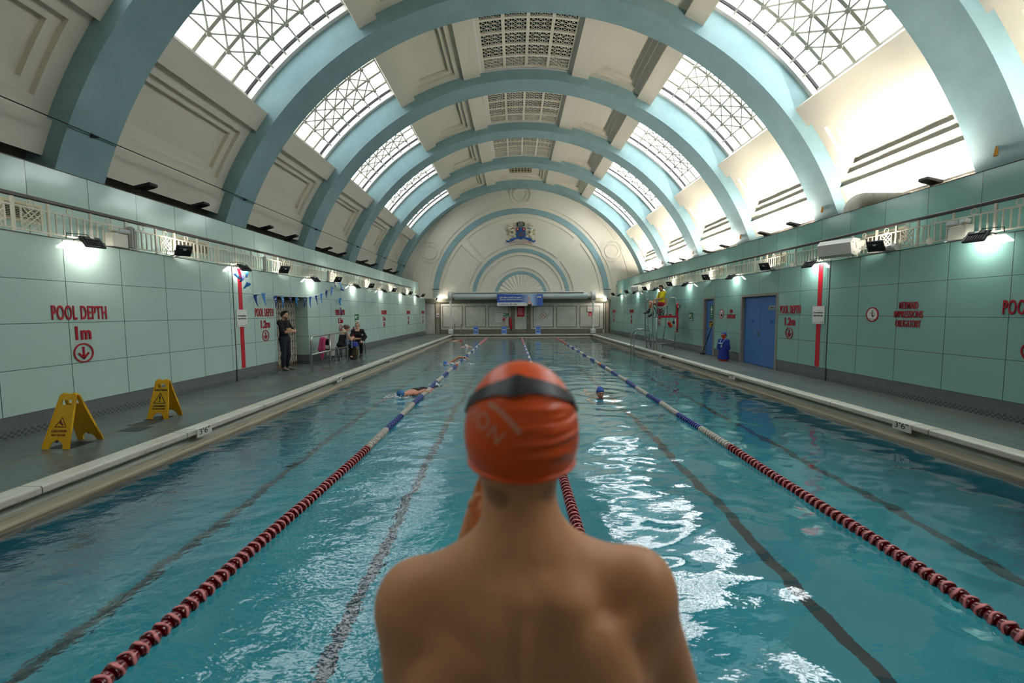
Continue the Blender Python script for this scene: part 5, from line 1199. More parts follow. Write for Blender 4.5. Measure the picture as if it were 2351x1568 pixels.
# ------------------------------------------------------------------ bunting
FB = [mat('flag_navy', (22, 40, 120), .6), mat('flag_sky', (58, 140, 206), .6), mat('flag_mark', (200, 214, 236), .6)]
t = thing('bunting', 'string of navy and sky blue pennant flags hung along the left wall', 'bunting', (XL+.14, 13, 2.2))
XB = XL+.16; P2 = lambda px, py: hx(px, py, XB)
line = [(552, 622), (566, 648), (583, 676), (600, 671), (622, 679), (645, 681), (664, 681), (681, 681), (698, 682), (714, 681), (728, 677), (741, 672), (752, 665), (763, 658), (771, 651), (783, 648), (784, 668), (783, 700), (784, 712)]
m = MB(); m.tube([P2(*q) for q in line], .006, 5); m.build('string', WSIGN, t)
def flag(px, py, w, h, c, tilt=0.0, crum=False):
    o = P2(px, py); a = unit(V(0, cos(tilt), sin(tilt))); b = V(a[0], -a[2], a[1])*-1; b = V(0, sin(tilt), -cos(tilt)); m = MB(); n = 5; v = []; f = []
    for i in range(n+1):
        u = i/n
        for j in range(4):
            s = (j/3-.5)*(1-u*.96); bulge = .02*sin(3*u+px)+.012*cos(j*2.1+px)
            v.append(o+a*w*s+b*h*u+V(bulge*(2.2 if crum else 1), 0, 0))
    for i in range(n):
        for j in range(3): q = 4*i+j; f.append((q, q+4, q+5, q+1))
    m.add(v, f, 0)
    if not crum:
        for u0, u1, s0 in ((.18, .3, .3), (.42, .5, .22)):
            q = [o+a*w*(-s0)*(1-u0)+b*h*u0, o+a*w*s0*(1-u0)+b*h*u0, o+a*w*s0*.8*(1-u1)+b*h*u1, o+a*w*(-s0)*.8*(1-u1)+b*h*u1]; m.add([z+V(.03, 0, 0) for z in q], [(0, 3, 2, 1)], 1)
    m.build('flag', [FB[c], FB[2]], t, smooth=True)
for px, py, w, h, c, ti, cr in ((545, 626, .2, .22, 1, .4, 1), (553, 630, .18, .2, 0, -.3, 1), (560, 622, .16, .2, 1, .7, 1), (567, 649, .2, .17, 1, -.4, 1), (588, 676, .17, .31, 0, .15, 0), (607, 672, .19, .35, 1, .1, 0), (629, 680, .18, .34, 0, .25, 0), (647, 681, .17, .32, 1, .0, 0), (665, 681, .16, .18, 0, .2, 0), (682, 682, .17, .30, 1, .1, 0), (698, 682, .17, .32, 0, .0, 0), (713, 681, .18, .36, 1, .05, 0), (727, 678, .18, .32, 0, .0, 0), (739, 673, .18, .36, 1, -.1, 0), (751, 667, .2, .26, 0, -.25, 0), (762, 660, .24, .34, 1, -.2, 0), (771, 653, .2, .18, 0, -.7, 0), (779, 648, .2, .36, 1, .5, 0), (783, 660, .2, .32, 0, 1.2, 0), (782, 684, .2, .3, 1, .2, 1), (784, 707, .2, .28, 0, -.2, 1)): flag(px, py, w, h, c, ti, cr)

# ------------------------------------------------------------------ far end
YR = 32.85; p0 = hy(1034, 680, YR); p1 = hy(1362, 678, YR); RW_ = mat('roller_white', (224, 224, 216), .35); zc = 2.93
t = thing('roller_cover', 'white rolled pool cover on a long horizontal roller between two white posts', 'pool cover', ((p0[0]+p1[0])/2, YR, 0))
for x in (p0[0], p1[0]):
    m = MB(); m.box((x, YR, 1.5), (.14, .14, 2.7), bev=.02); m.build('post', RW_, t); m = MB(); m.box((x, YR, .18), (.38, .38, .36), bev=.04); m.build('post_base', RW_, t); m = MB(); m.cyl((x-.14, YR, zc), (x+.14, YR, zc), .36, 28); m.build('end_drum', RW_, t, smooth=True, angle=40)
m = MB(); m.cyl((p0[0]+.3, YR, zc), (p1[0]-.45, YR, zc), .26, 28); m.build('roll', mat('roll_pale', (204, 214, 212), .4), t, smooth=True, angle=40)
m = MB(); m.cyl((p0[0]+.1, YR, zc), (p0[0]+.3, YR, zc), .1, 16); m.build('axle', RW_, t, smooth=True, angle=40); m = MB(); m.cyl((p1[0]-.45, YR, zc), (p1[0]-.1, YR, zc), .14, 16); m.build('axle', RW_, t, smooth=True, angle=40)
m = MB(); m.mm((p0[0]+.25, YR-.28, zc+.24), (p1[0]-.75, YR-.1, zc+.34), bev=.03); m.build('canopy_strip', RW_, t)
YBN = 32.52; a = hy(1141, 676, YBN); b = hy(1246.5, 702, YBN); cx = (a[0]+b[0])/2; cz = (a[2]+b[2])/2; W = b[0]-a[0]; H = a[2]-b[2]; o = V(cx, YBN, cz)
t = thing('banner', 'blue and white charity swimming banner hung from the pool cover roller', 'banner', o)
def banner_mat():
    n = NT('banner_print'); P, x, y, z = n.pos(); u = n.math('DIVIDE', n.math('SUBTRACT', x, cx), W); v = n.math('DIVIDE', n.math('SUBTRACT', z, cz), H)
    c = n.mix(n.ramp(u, .0, .22), srgb(64, 96, 190), srgb(172, 200, 228)); c = n.mix(n.ramp(u, .26, .40), c, srgb(70, 104, 190)); wht = n.math('MULTIPLY', n.math('LESS_THAN', v, -.2), n.math('LESS_THAN', n.math('ADD', u, n.math('MULTIPLY', v, .3)), .06)); c = n.mix(wht, c, srgb(224, 226, 222)); n.bsdf(c, .5); return n.m
m = MB(); n = 24; v = []; f = []
for i in range(n+1):
    u = i/n-.5
    for j in range(5): w_ = .5-j/4; v.append((cx+W*u*(1+.012*(w_)), YBN+.02*sin(u*14+j*.6)-.015*cos(u*30), cz+H*w_-.02*cos(u*2*PI)*(1-j/4)))
for i in range(n):
    for j in range(4): q = 5*i+j; f.append((q, q+1, q+6, q+5))
m.add(v, f); m.build('sheet', banner_mat(), t, smooth=True)
m = MB(); ob = o-V(0, .055, 0); textw(m, "Join the world's largest", ob+AX*(-.21*W)+AZ*.24*H, AX, AZ, .115, W*.46, .02, .004); textw(m, 'charity swimming event', ob+AX*(-.2*W)+AZ*.06*H, AX, AZ, .115, W*.48, .02, .004); m.box(ob+AX*.42*W+AZ*.27*H, (W*.09, .004, H*.12)); m.build('lettering', WSIGN, t)
m = MB(); textw(m, 'SWIMATHON', ob+AX*(-.35*W)-AZ*.36*H, AX, AZ, .08, W*.18, .02, .004); m.build('logo', mat('logo_blue', (60, 90, 150), .5), t); m = MB(); m.box(ob+AX*(-.1*W)-AZ*.37*H, (.22, .004, .07)); m.build('small_logo', mat('logo_brown', (160, 140, 120), .5), t); m = MB(); m.box(ob+AX*(-.2*W)-AZ*.36*H, (.1, .004, .1)); m.build('small_logo', mat('logo_brown', (160, 140, 120), .5), t)
m = MB(); h = ob+AX*.2*W; S = H
m.prism([(-.17*S, -.5*S), (-.15*S, -.2*S), (-.05*S, -.06*S), (-.03*S, .08*S), (.05*S, .08*S), (.06*S, -.05*S), (.18*S, -.12*S), (.27*S, -.3*S), (.26*S, -.5*S)], h, AX, AZ, .003); m.prism([(.10*S*cos(rad(q)), .24*S+.17*S*sin(rad(q))) for q in range(0, 360, 15)], h, AX, AZ, .004); m.prism([(-.2*S, .0), (-.06*S, .04*S), (-.07*S, .12*S), (-.2*S, .14*S)], h, AX, AZ, .002); m.build('pictured_woman', mat('print_skin', (220, 184, 172), .5), t)
m = MB(); m.prism([(-.14*S, -.5*S), (-.12*S, -.3*S), (0, -.38*S), (.12*S, -.36*S), (.18*S, -.26*S), (.2*S, -.5*S)], h, AX, AZ, .006); m.build('pictured_swimsuit', INK, t)
m = MB(); m.prism([(.108*S*cos(rad(q)), .27*S+.155*S*sin(rad(q))) for q in range(10, 171, 10)], h, AX, AZ, .006); m.build('pictured_cap', mat('print_cap', (226, 220, 216), .5), t)
for s in (-.48, -.2, .1, .48): m = MB(); m.tube([o+AX*W*s+AZ*H*.49, o+AX*W*s+AZ*(H*.5+.1)+V(0, .1, 0)], .01, 5); m.build('tie', WSIGN, t)
YS = YM-.015
def board(name, lab, cat, x0, y0_, x1, y1_, mt, Y=YS, d=.02):
    a = hy(x0, y0_, Y); b = hy(x1, y1_, Y); c = (a+b)/2; t = thing(name, lab, cat, c); m = MB(); m.box((c[0], Y, c[2]), (abs(b[0]-a[0]), d, abs(a[2]-b[2]))); m.build('board', mt, t); return t, V(c[0], Y-d/2, c[2]), abs(b[0]-a[0]), abs(a[2]-b[2])
t, c, w, h = board('rules_sign', 'tall red rules sign with white lines under the banner', 'sign', 1187, 703, 1204, 727, RED); m = MB()
for i in range(8): m.prism([(-w*.38, h*(.26-.08*i)), (w*(.38-.1*(i % 3)), h*(.26-.08*i)), (w*(.38-.1*(i % 3)), h*(.26-.08*i)+.018), (-w*.38, h*(.26-.08*i)+.018)], c, AX, AZ, .003)
m.build('print', WSIGN, t); m = MB(); m.prism([(-w*.36, h*.38), (w*.36, h*.38), (w*.36, h*.45), (-w*.36, h*.45)], c, AX, AZ, .003); m.build('heading', INK, t)
t, c, w, h = board('notice_sheet', 'white notice sheet with small coloured icons on the far wall', 'notice', 1137, 715, 1154, 740, WSIGN); m = MB(); m.prism([(-w*.4, h*.40), (w*.4, h*.40), (w*.4, h*.44), (-w*.4, h*.44)], c, AX, AZ, .003)
for i in range(6): m.prism([(-w*.25, h*(.3-.13*i)), (-w*.05, h*(.3-.13*i)), (-w*.05, h*(.3-.13*i)+.02), (-w*.25, h*(.3-.13*i)+.02)], c, AX, AZ, .003); m.prism([(w*.2, h*(.3-.13*i)), (w*.4, h*(.3-.13*i)), (w*.4, h*(.3-.13*i)+.02), (w*.2, h*(.3-.13*i)+.02)], c, AX, AZ, .003)
m.build('print', mat('print_grey', (110, 110, 110), .5), t); m = MB(); [m.prism(circ(.022, 10, (a*w, h*(.31-.13*i))), c, AX, AZ, .003) for i in range(6) for a in (-.37, .08)]; m.build('icons', mat('icon_orange', (190, 120, 60), .5), t)
exit_sign('exit_sign', hy(1162, 723, YS), AX, .4, .24, 'green fire exit sign on the far wall beside the white notice')
q = hy(1162, 728.5, YS); t = thing('wall_badge', 'small round dark badge below the far exit sign', 'badge', q); m = MB(); m.cyl(q, q+V(0, -.02, 0), .06, 18); m.build('disc', mat('badge_dark', (30, 46, 66), .4), t); m = MB(); m.cyl(q+V(0, -.02, 0), q+V(0, -.023, 0), .03, 14); m.build('symbol', WSIGN, t)
q = hy(1157, 733, YS-.08); t = thing('throw_bag', 'red throw bag with two yellow ropes hanging on the far wall', 'throw bag', q); m = MB(); m.tube([q+V(-.08, 0, -.02), q+V(.06, 0, .08)], [.09, .08], 12); m.build('bag', RED, t, smooth=True); m = MB(); m.cyl(q+V(-.02, .09, .2), q+V(-.02, 0, .2), .02, 8); m.build('hook', BLK, t)
for s in (-.07, .12): m = MB(); m.tube([q+V(s, -.01, .06), q+V(s*1.1, -.02, -.3), q+V(s*1.2+.03, -.01, -.62)], .014, 5); m.build('rope', YEL, t)
q = hy(1172, 729, YS-.08); t = thing('rescue_tube', 'red rescue tube hanging upright on the far wall beside the pilaster', 'rescue tube', q); m = MB(); m.tube([q, q+V(.0, 0, -.25), q+V(.04, 0, -.7), q+V(.05, 0, -.95)], [.06, .1, .11, .06], 12); m.build('foam', RED, t, smooth=True); m = MB(); m.tube([q, q+V(0, .06, .06)], .02, 8); m.build('strap', BLK, t); m = MB(); m.tube([q+V(.05, 0, -.95), q+V(.05, 0, -1.1)], .03, 8); m.build('strap', BLK, t)
q = hy(1248, 724, YS); t = thing('no_diving_sign', 'round white no diving sign with red ring on the far wall', 'sign', q); m = MB(); m.prism(circ(.19, 32), q, AX, AZ, .01); m.build('disc', WSIGN, t); m = MB(); annulus(m, q, AX, AZ, .165, .2, .014, 36); m.prism([(-.13, .12), (.12, -.13), (.14, -.11), (-.11, .14)], q, AX, AZ, .016); m.build('ring', RED, t); m = MB(); m.prism([(-.08, -.06), (.04, -.05), (.05, .07), (.02, .08), (.02, -.02), (-.02, 0), (-.07, .06), (-.09, .05), (-.05, -.03)], q, AX, AZ, .012); m.build('figure', INK, t)
t, c, w, h = board('wall_clock', 'square white pace clock with four red hands on the far wall', 'clock', 1347.5, 702.5, 1361.5, 716, BLK, d=.06); m = MB(); m.prism([(-w*.44, -h*.44), (w*.44, -h*.44), (w*.44, h*.44), (-w*.44, h*.44)], c, AX, AZ, .006); p = m.build('face', WSIGN, t); m = MB()
for i in range(12): a = rad(30*i); m.box(c+AX*w*.36*sin(a)+AZ*h*.36*cos(a)-V(0, .008, 0), (.018, .004, .03))
m.build('hour_marks', INK, p); m = MB(); m.box(c-V(0, .01, 0), (w*.7, .004, .016)); m.box(c-V(0, .01, 0), (.016, .004, h*.6)); m.build('hands', mat('hand_red', (200, 50, 40), .4), p)
t, c, w, h = board('small_sign', 'small red square sign below the pace clock', 'sign', 1351.5, 717, 1358.5, 724.5, RED); m = MB(); m.prism([(-w*.3, -h*.25), (w*.3, -h*.25), (w*.3, h*.1), (-w*.3, h*.1)], c, AX, AZ, .003); m.build('symbol', WSIGN, t)
t, c, w, h = board('wall_box', 'white box with dark label in the far left corner opening', 'box', 1001.5, 719, 1008.5, 728, WSIGN, YM-.12, .1); m = MB(); m.prism([(-w*.2, -h*.3), (w*.35, -h*.3), (w*.35, h*.1), (-w*.2, h*.1)], c, AX, AZ, .004); m.build('label', mat('label_red_brown', (130, 60, 60), .5), t)
for k, (px, tx) in enumerate(((1092.5, 'FAST'), (1157, 'MEDIUM'), (1235.5, 'SLOW'))):
    Y = 32.2; q = hy(px, 765, Y); x = q[0]; t = thing('lane_sign', 'blue board reading %s LANE standing at the far pool end' % tx, 'lane sign', (x, Y, 0), group='blue lane sign boards'); ay = unit(V(0, .12, 1)); o = V(x, Y, .0)
    w, h = .2, .62; m = MB(); m.prism([(-w, 0), (w, 0), (w, h-.05), (w-.05, h), (-w+.05, h), (-w, h-.05)], o, AX, ay, .03); m.build('board', mat('lane_sign_blue', (20, 100, 200), .4), t); oo = o-V(0, .03, 0)+V(0, 0, .0)
    m = MB(); m.prism([(-w+.03, .09), (w-.03, .09), (w-.03, .115), (-w+.03, .115)], oo, AX, ay, .004); m.prism([(-w+.05, h-.05), (w-.05, h-.05), (w-.05, h-.075), (-w+.05, h-.075)], oo, AX, ay, .004); m.prism([(-w+.02, .12), (-w+.04, .12), (-w+.04, h-.1), (-w+.02, h-.1)], oo, AX, ay, .004); m.prism([(w-.04, .12), (w-.02, .12), (w-.02, h-.1), (w-.04, h-.1)], oo, AX, ay, .004)
    textw(m, tx, oo+ay*.38, AX, ay, .07, .24, .02, .004); textw(m, 'LANE', oo+ay*.27, AX, ay, .07, .2, .02, .004); m.build('lettering', WSIGN, t); m = MB(); m.prism([(-w, 0), (w, 0), (w, .07), (-w, .07)], oo, AX, ay, .008); m.tube([o+ay*.5+V(0, .0, 0), V(x, Y+.28, 0.01)], .012, 6); m.build('stand', mat('stand_pale_blue', (140, 180, 214), .4), t)
for k, (x0, x1, nm) in enumerate(((993, 1008, 'left'), (1386, 1402, 'right'))):
    Y = 32.95; a = hy(x0, 687, Y); b = hy(x1, 663.5, Y); t = thing('balcony_grille', 'small white lattice balcony front in the far %s corner' % nm, 'grille', ((a[0]+b[0])/2, Y, a[2]), group='lattice balcony fronts'); m = MB(); z0, z1 = a[2], b[2]
    n = 6
    for i in range(n+1): xx = a[0]+(b[0]-a[0])*i/n; m.tube([(xx, Y, z0), (xx, Y, z1-.05)], .012, 5)
    for i in range(n): xa = a[0]+(b[0]-a[0])*i/n; xb = a[0]+(b[0]-a[0])*(i+1)/n; [m.tube([(xa, Y, z0+(z1-z0)*q/4), (xb, Y, z0+(z1-z0)*(q+1)/4-.03)], .009, 4) for q in range(4)]
    m.build('lattice', RAILW, t); m = MB(); m.mm((a[0]-.03, Y-.04, z1-.05), (b[0]+.03, Y+.04, z1)); m.build('top_rail', HRAIL, t); m = MB(); m.mm((a[0], Y-.02, z0), (b[0], Y+.02, z0+.04)); m.build('bottom_rail', RAILW, t)
# coat of arms
KX = lambda X, Y_: ((X-1187)/15.67/28.9*1.0, (700-Y_)/15.67/28.9)
o = hy(1120+1187/15.67, 490+700/15.67, YT); t = thing('coat_of_arms', 'painted relief coat of arms with two lions high on the far wall', 'coat of arms', o)
def shape(name, polys, mt, d, parent=t, mirror=False, back=0.0):
    for k in (0, 1) if mirror else (0,):
        m = MB()
        for pl in polys: m.prism([KX(*q) for q in pl] if k == 0 else [KX(2374-q[0], q[1]) for q in pl][::-1], o, AX, AZ, d, back=back)
        ob_ = m.build(name, mt, parent)
    return ob_
SHB = mat('shield_blue', (14, 84, 168), .4); GOLD = mat('dull_gold', (140, 112, 58), .5); LION = mat('lion_cream', (224, 216, 188), .6, bump=.004, scale=3); LSH = mat('lion_ochre', (186, 168, 104), .6)
lion = [(740, 430), (770, 370), (860, 352), (925, 392), (945, 450), (905, 470), (935, 500), (905, 525), (935, 560), (1000, 560), (1042, 600), (1010, 645), (970, 645), (1030, 700), (1040, 722), (1000, 730), (955, 705), (930, 725), (960, 760), (1030, 845), (1000, 872), (930, 850), (915, 795), (880, 805), (845, 860), (805, 920), (795, 972), (740, 982), (708, 960), (722, 880), (762, 830), (742, 780), (792, 720), (812, 640), (792, 590), (742, 540), (728, 480)]
for s in (0, 1):
    q = [(p[0], p[1]) if s == 0 else (2374-p[0], p[1]) for p in lion]; m = MB(); m.prism([KX(*p) for p in q], o, AX, AZ, .10, back=-.0); mm = (lambda a: a if s == 0 else 2374-a)
    for cx_, cy_, rx, rz in ((830, 430, 70, 70), (860, 600, 80, 60), (860, 760, 80, 60), (780, 880, 45, 70)): k = KX(mm(cx_), cy_); m.ell(o+V(k[0], -.08, k[1]), (rx/453, .09, rz/453), None, 16, 10)
    lo_ = m.build('lion', LION, t, smooth=True, angle=40)
    m = MB(); m.prism([KX(mm(a), b) for a, b in ((815, 575), (930, 530), (940, 550), (820, 600))], o, AX, AZ, .19); m.build('collar', mat('collar_red', (120, 30, 30), .5) if s == 0 else mat('collar_blue', (60, 130, 200), .5), lo_)
    m = MB(); m.prism([KX(mm(a), b) for a, b in ((845, 655), (920, 655), (915, 720), (880, 735), (850, 715))], o, AX, AZ, .19); m.build('badge', mat('badge_grey', (110, 104, 88), .5), lo_)
    m = MB(); pts = [KX(mm(a), b) for a, b in ((745, 770), (690, 760), (720, 690), (760, 650), (740, 610), (690, 600))]; m.tube([o+V(a, -.05, b) for a, b in pts], [.03, .025, .02, .02, .03, .05], 8); m.build('tail', LSH, lo_, smooth=True)
sh = shape('shield', [[(1030, 520), (1342, 520), (1342, 800), (1310, 870), (1186, 942), (1062, 870), (1030, 800)]], SHB, .14)
m = MB()
for i in range(5): X = 1095+46*i; m.prism([KX(X-5, 690), KX(X+5, 690), KX(X+5, 850), KX(X-5, 850)], o, AX, AZ, .16)
for i in range(4): Y_ = 690+40*i; m.prism([KX(1085, Y_-5), KX(1290, Y_-5), KX(1290, Y_+5), KX(1085, Y_+5)], o, AX, AZ, .16)
m.build('portcullis_grid', GOLD, sh)
for X in (1080, 1293): 
    m = MB(); k = KX(X, 585); c = o+V(k[0], 0, k[1]); m.prism(circ(.125, 20), c, AX, AZ, .19); r_ = m.build('rose', mat('rose_red', (150, 20, 22), .5), sh); m = MB(); m.prism(circ(.05, 14), c, AX, AZ, .205); m.build('rose_centre', LION, r_)
m = MB(); m.prism([KX(1170, 525), KX(1205, 525), KX(1205, 640), KX(1170, 640)], o, AX, AZ, .15); m.build('pale', mat('pale_teal', (40, 110, 140), .5), sh)
cr = shape('crest', [[(1095, 322), (1275, 322), (1262, 490), (1112, 490)]], mat('crest_dark', (44, 50, 36), .6), .14)
m = MB()
for i in range(5): X = 1122+31*i; m.prism([KX(X-5, 335), KX(X+5, 335), KX(X+5, 480), KX(X-5, 480)], o, AX, AZ, .16)
m.build('bars', WSIGN, cr); shape('crest_leaf', [[(1048, 400), (1088, 400), (1088, 470), (1048, 470)]], mat('leaf_green', (20, 100, 50), .6), .12, mirror=True); shape('crest_flower', [[(1045, 350), (1085, 350), (1085, 390), (1045, 390)]], mat('rose_red', (150, 20, 22), .5), .13, mirror=True)
shape('mantle', [[(665, 980), (700, 960), (730, 985), (790, 975), (790, 1010), (740, 1040), (700, 1020)], [(810, 900), (855, 900), (855, 950), (900, 900), (960, 865), (1050, 865), (1060, 900), (1000, 920), (930, 950), (890, 1005), (830, 990)]], SHB, .12, mirror=True)
SCR = mat('scroll_cream', (216, 200, 188), .6); sc = shape('scroll', [[(800, 1030), (1050, 940), (1075, 990), (1000, 1040), (830, 1090), (780, 1110)], [(985, 1060), (1060, 1010), (1190, 990), (1314, 1010), (1389, 1060), (1360, 1110), (1190, 1060), (1010, 1110)], [(1574, 1030), (1324, 940), (1299, 990), (1374, 1040), (1544, 1090), (1594, 1110)]], SCR, .13)
m = MB()
for tx, X, Y_, an, wd in (('CUSTODI', 930, 1025, .35, .42), ('CIVITATEM', 1187, 1040, 0, .6), ('DOMINE', 1444, 1025, -.35, .42)):
    k = KX(X, Y_); textw(m, tx, o+V(k[0], -.13, k[1]), V(cos(an), 0, sin(an)), V(-sin(an), 0, cos(an)), .07, wd, .01, .006)
m.build('motto', mat('motto_red', (150, 60, 60), .5), sc)
# lamps on the balcony fronts in the far corners
LENSF = emis('corner_lamp_lens', (255, 250, 238), 170.0)
for px, sx, nm in ((1003, 1, 'left'), (1394, -1, 'right')):
    q = hy(px, 686, 32.7); t = thing('floodlight', 'black floodlight at the lattice balcony front in the far %s corner' % nm, 'floodlight', q, group='floodlights in the far corners'); n = unit(V(.72*sx, .45, -.35)); r, u, d = frame(n); R = np.stack([r, u, d], 1)
    m = MB(); m.box(q, (.26, .2, .05), R, bev=.012); m.build('body', BLK, t); m = MB(); m.box(q+n*.028, (.22, .16, .004), R); m.build('lens', LENSF, t); m = MB(); m.tube([q-n*.02, q+V(-.05*sx, .12, .08), q+V(-.05*sx, .25, .08)], .012, 6); m.build('bracket', BLK, t)
# ------------------------------------------------------------------ people
SKIN = skin_mat('skin'); HAIRD = mat('hair_dark', (40, 30, 26), .6, bump=.002); HAIRB = mat('hair_brown', (92, 66, 46), .6, bump=.002); HAIRL = mat('hair_fair', (176, 146, 110), .6, bump=.002)
CLB = mat('cloth_black', (20, 21, 24), .9, bump=.001); JEAN = mat('cloth_dark_navy', (28, 32, 46), .9, bump=.001); SHOEG = mat('shoe_grey', (120, 112, 104), .7); SOLE = mat('shoe_sole', (206, 200, 190), .6); SHOEB = mat('shoe_dark', (26, 28, 40), .7)
def dressed(root, G, J, res, skin_rgb, hair_rgb, parts, clips={}, beard=None, bare=ALLB, s=1.0):
    sdf_obj('body', grp(G, *bare), res, SKIN, root, color=face_color(J['head'], G['R'], s, skin_rgb, hair_rgb, beard))
    for nm, groups, d, mt, *cl in parts: sdf_obj(nm, grow(grp(G, *groups), d), res, mt, root, cl[0] if cl else ())
def hair(root, G, mt, res, d=.012, cut=(0, .0, .02), nrm=(0, .75, -1), extra=()):
    sdf_obj('hair', grow(G['head'][:1], d)+list(extra), res, mt, root, [(G['hl'](*cut), G['R'] @ V(*nrm))])

# man with folded arms at the gate
o = V(-6.80, 12.40, 0); f = unit(V(.97, -.12, 0)); r = np.cross(f, AZ)
A = lambda x, y, z: o+r*x+f*y+AZ*z     # x to his right, y forwards
J = dict(pelvis=A(0, -.02, .95), neck=A(0, -.02, 1.47), head=A(0, .03, 1.625), face=unit(f+V(0, .25, 0)), hup=AZ, shL=A(-.17, -.02, 1.41), shR=A(.17, -.02, 1.41), elL=A(-.22, .12, 1.15), elR=A(.22, .12, 1.14), wrL=A(.06, .26, 1.20), wrR=A(-.05, .29, 1.15),
         hipL=A(-.095, 0, .91), hipR=A(.095, 0, .91), knL=A(-.10, .02, .49), knR=A(.10, .03, .49), anL=A(-.11, -.02, .085), anR=A(.11, -.0, .085), toeL=A(-.15, .15, .03), toeR=A(.14, .17, .03), hdL=unit(r*.8-f*.1+AZ*.15), hdR=unit(-r*.8-f*.15+AZ*.1), hnL=f, hnR=f)
G = human(J, 1.0, False, (.5, .5)); t = thing('person', 'bearded man in black T-shirt and dark jeans standing with folded arms at the gate', 'person', o)
dressed(t, G, J, .010, (206, 158, 130), (50, 36, 28), [
    ('tshirt', ['torso', 'upL', 'upR', 'thL', 'thR'], .014, CLB, [(A(0, 0, .88), (0, 0, -1)), lambda X, Y, Z: np.where(np.hypot(X-J['neck'][0], Y-J['neck'][1]) < .08, Z-1.475, Z-1.56)]),
    ('jeans', ['thL', 'thR', 'skL', 'skR', 'torso'], .012, JEAN, [(A(0, 0, .99), (0, 0, 1)), (A(0, 0, .07), (0, 0, -1))]),
    ('shoe', ['ftL'], .006, SHOEG, [(A(0, 0, .10), (0, 0, 1)), ((0, 0, .002), (0, 0, -1))]), ('shoe', ['ftR'], .006, SHOEG, [(A(0, 0, .10), (0, 0, 1)), ((0, 0, .002), (0, 0, -1))])], beard=(66, 48, 40))
hair(t, G, HAIRD, .009, .013, (0, .045, .06), (0, .75, -.65), [ell(G['hl'](0, .03, .11), (.07, .075, .035), G['R'], .02)])

# woman writing, head bent
o = V(-6.23, 15.05, 0); f = unit(V(.62, .75, 0)); r = np.cross(f, AZ); A = lambda x, y, z: o+r*x+f*y+AZ*z
J = dict(pelvis=A(0, -.03, .54), neck=A(0, .12, 1.02), head=A(.0, .24, 1.13), face=unit(f*.75-AZ*.62), hup=unit(AZ*.75+f*.6), shL=A(-.165, .13, .97), shR=A(.165, .13, .97), elL=A(-.22, .27, .74), elR=A(.23, .27, .72), wrL=A(-.06, .42, .80), wrR=A(.08, .42, .80),
         hipL=A(-.09, .0, .52), hipR=A(.09, .0, .52), knL=A(-.10, .42, .50), knR=A(.12, .40, .48), anL=A(-.06, .46, .09), anR=A(.16, .28, .09), toeL=A(-.05, .63, .03), toeR=A(.2, .42, .03), hdL=unit(f+r*.3), hdR=unit(f-r*.2-AZ*.1), hnL=AZ, hnR=unit(AZ+r*.3), hsL=1, hsR=-1)
G = human(J, .94, True, (.5, .9)); t = thing('person', 'seated woman in black vest and trousers bending over papers to write', 'person', o)
dressed(t, G, J, .010, (214, 166, 136), (70, 50, 36), [
    ('vest', ['torso'], .012, CLB, [(J['neck']-AZ*.10, (0, 0, 1)), (J['pelvis']-AZ*.06, (0, 0, -1))]), ('trousers', ['thL', 'thR', 'skL', 'skR'], .010, CLB, [(A(0, 0, .14), (0, 0, -1))]),
    ('shoe', ['ftL'], .006, SHOEB, [(A(0, 0, .10), (0, 0, 1)), ((0, 0, .002), (0, 0, -1))]), ('shoe', ['ftR'], .006, SHOEB, [(A(0, 0, .10), (0, 0, 1)), ((0, 0, .002), (0, 0, -1))])], s=.94)
L = G['hl']; hair(t, G, HAIRB, .009, .016, (0, .04, .04), (0, .8, -.5), [ell(L(0, -.11, .04), (.04, .05, .04), G['R'], .03), cap(L(0, -.13, .04), L(-.0, -.17, -.08), .034, .018, .02)])
m = MB()
for s in (-1, 1): m.ring(L(s*.032, .102, -.006), .02, .003, G['R'] @ V(0, 1, 0), 14, 5)
m.build('glasses', BLK, t)
# woman in black facing the camera
o = V(-6.03, 16.2, 0); f = unit(V(.12, -1, 0)); r = np.cross(f, AZ); A = lambda x, y, z: o+r*x+f*y+AZ*z
J = dict(pelvis=A(0, 0, .54), neck=A(0, .05, 1.05), head=A(0, .09, 1.20), face=unit(f+AZ*.02), hup=AZ, shL=A(-.175, .05, 1.0), shR=A(.175, .05, 1.0), elL=A(-.30, .08, .76), elR=A(.25, .16, .76), wrL=A(-.19, .22, .62), wrR=A(.13, .40, .80),
         hipL=A(-.09, .02, .52), hipR=A(.09, .02, .52), knL=A(-.19, .42, .50), knR=A(.12, .40, .48), anL=A(-.14, .20, .10), anR=A(.10, .50, .09), toeL=A(-.13, .36, .03), toeR=A(.12, .66, .03), hdR=unit(f-r*.5), hnR=AZ, hdL=unit(f-AZ*.4), hnL=unit(-r+AZ*.5))
G = human(J, .96, True, (.6, .9)); t = thing('person', 'fair haired seated woman in a black top facing the camera across the table', 'person', o)
dressed(t, G, J, .010, (224, 178, 152), (150, 120, 90), [
    ('top', ['torso', 'upL', 'upR', 'foL', 'foR'], .014, CLB, [lambda X, Y, Z: np.where(np.hypot(X-J['neck'][0], Y-J['neck'][1]+.04) < .085, Z-(J['neck'][2]-.06), Z-J['neck'][2]-.02), (J['pelvis']-AZ*.06, (0, 0, -1))]),
    ('trousers', ['thL', 'thR', 'skL', 'skR'], .010, CLB, [(A(0, 0, .12), (0, 0, -1))]), ('shoe', ['ftL'], .006, SHOEB, [(A(0, 0, .11), (0, 0, 1)), ((0, 0, .002), (0, 0, -1))]), ('shoe', ['ftR'], .006, SHOEB, [(A(0, 0, .11), (0, 0, 1)), ((0, 0, .002), (0, 0, -1))])], s=.96)
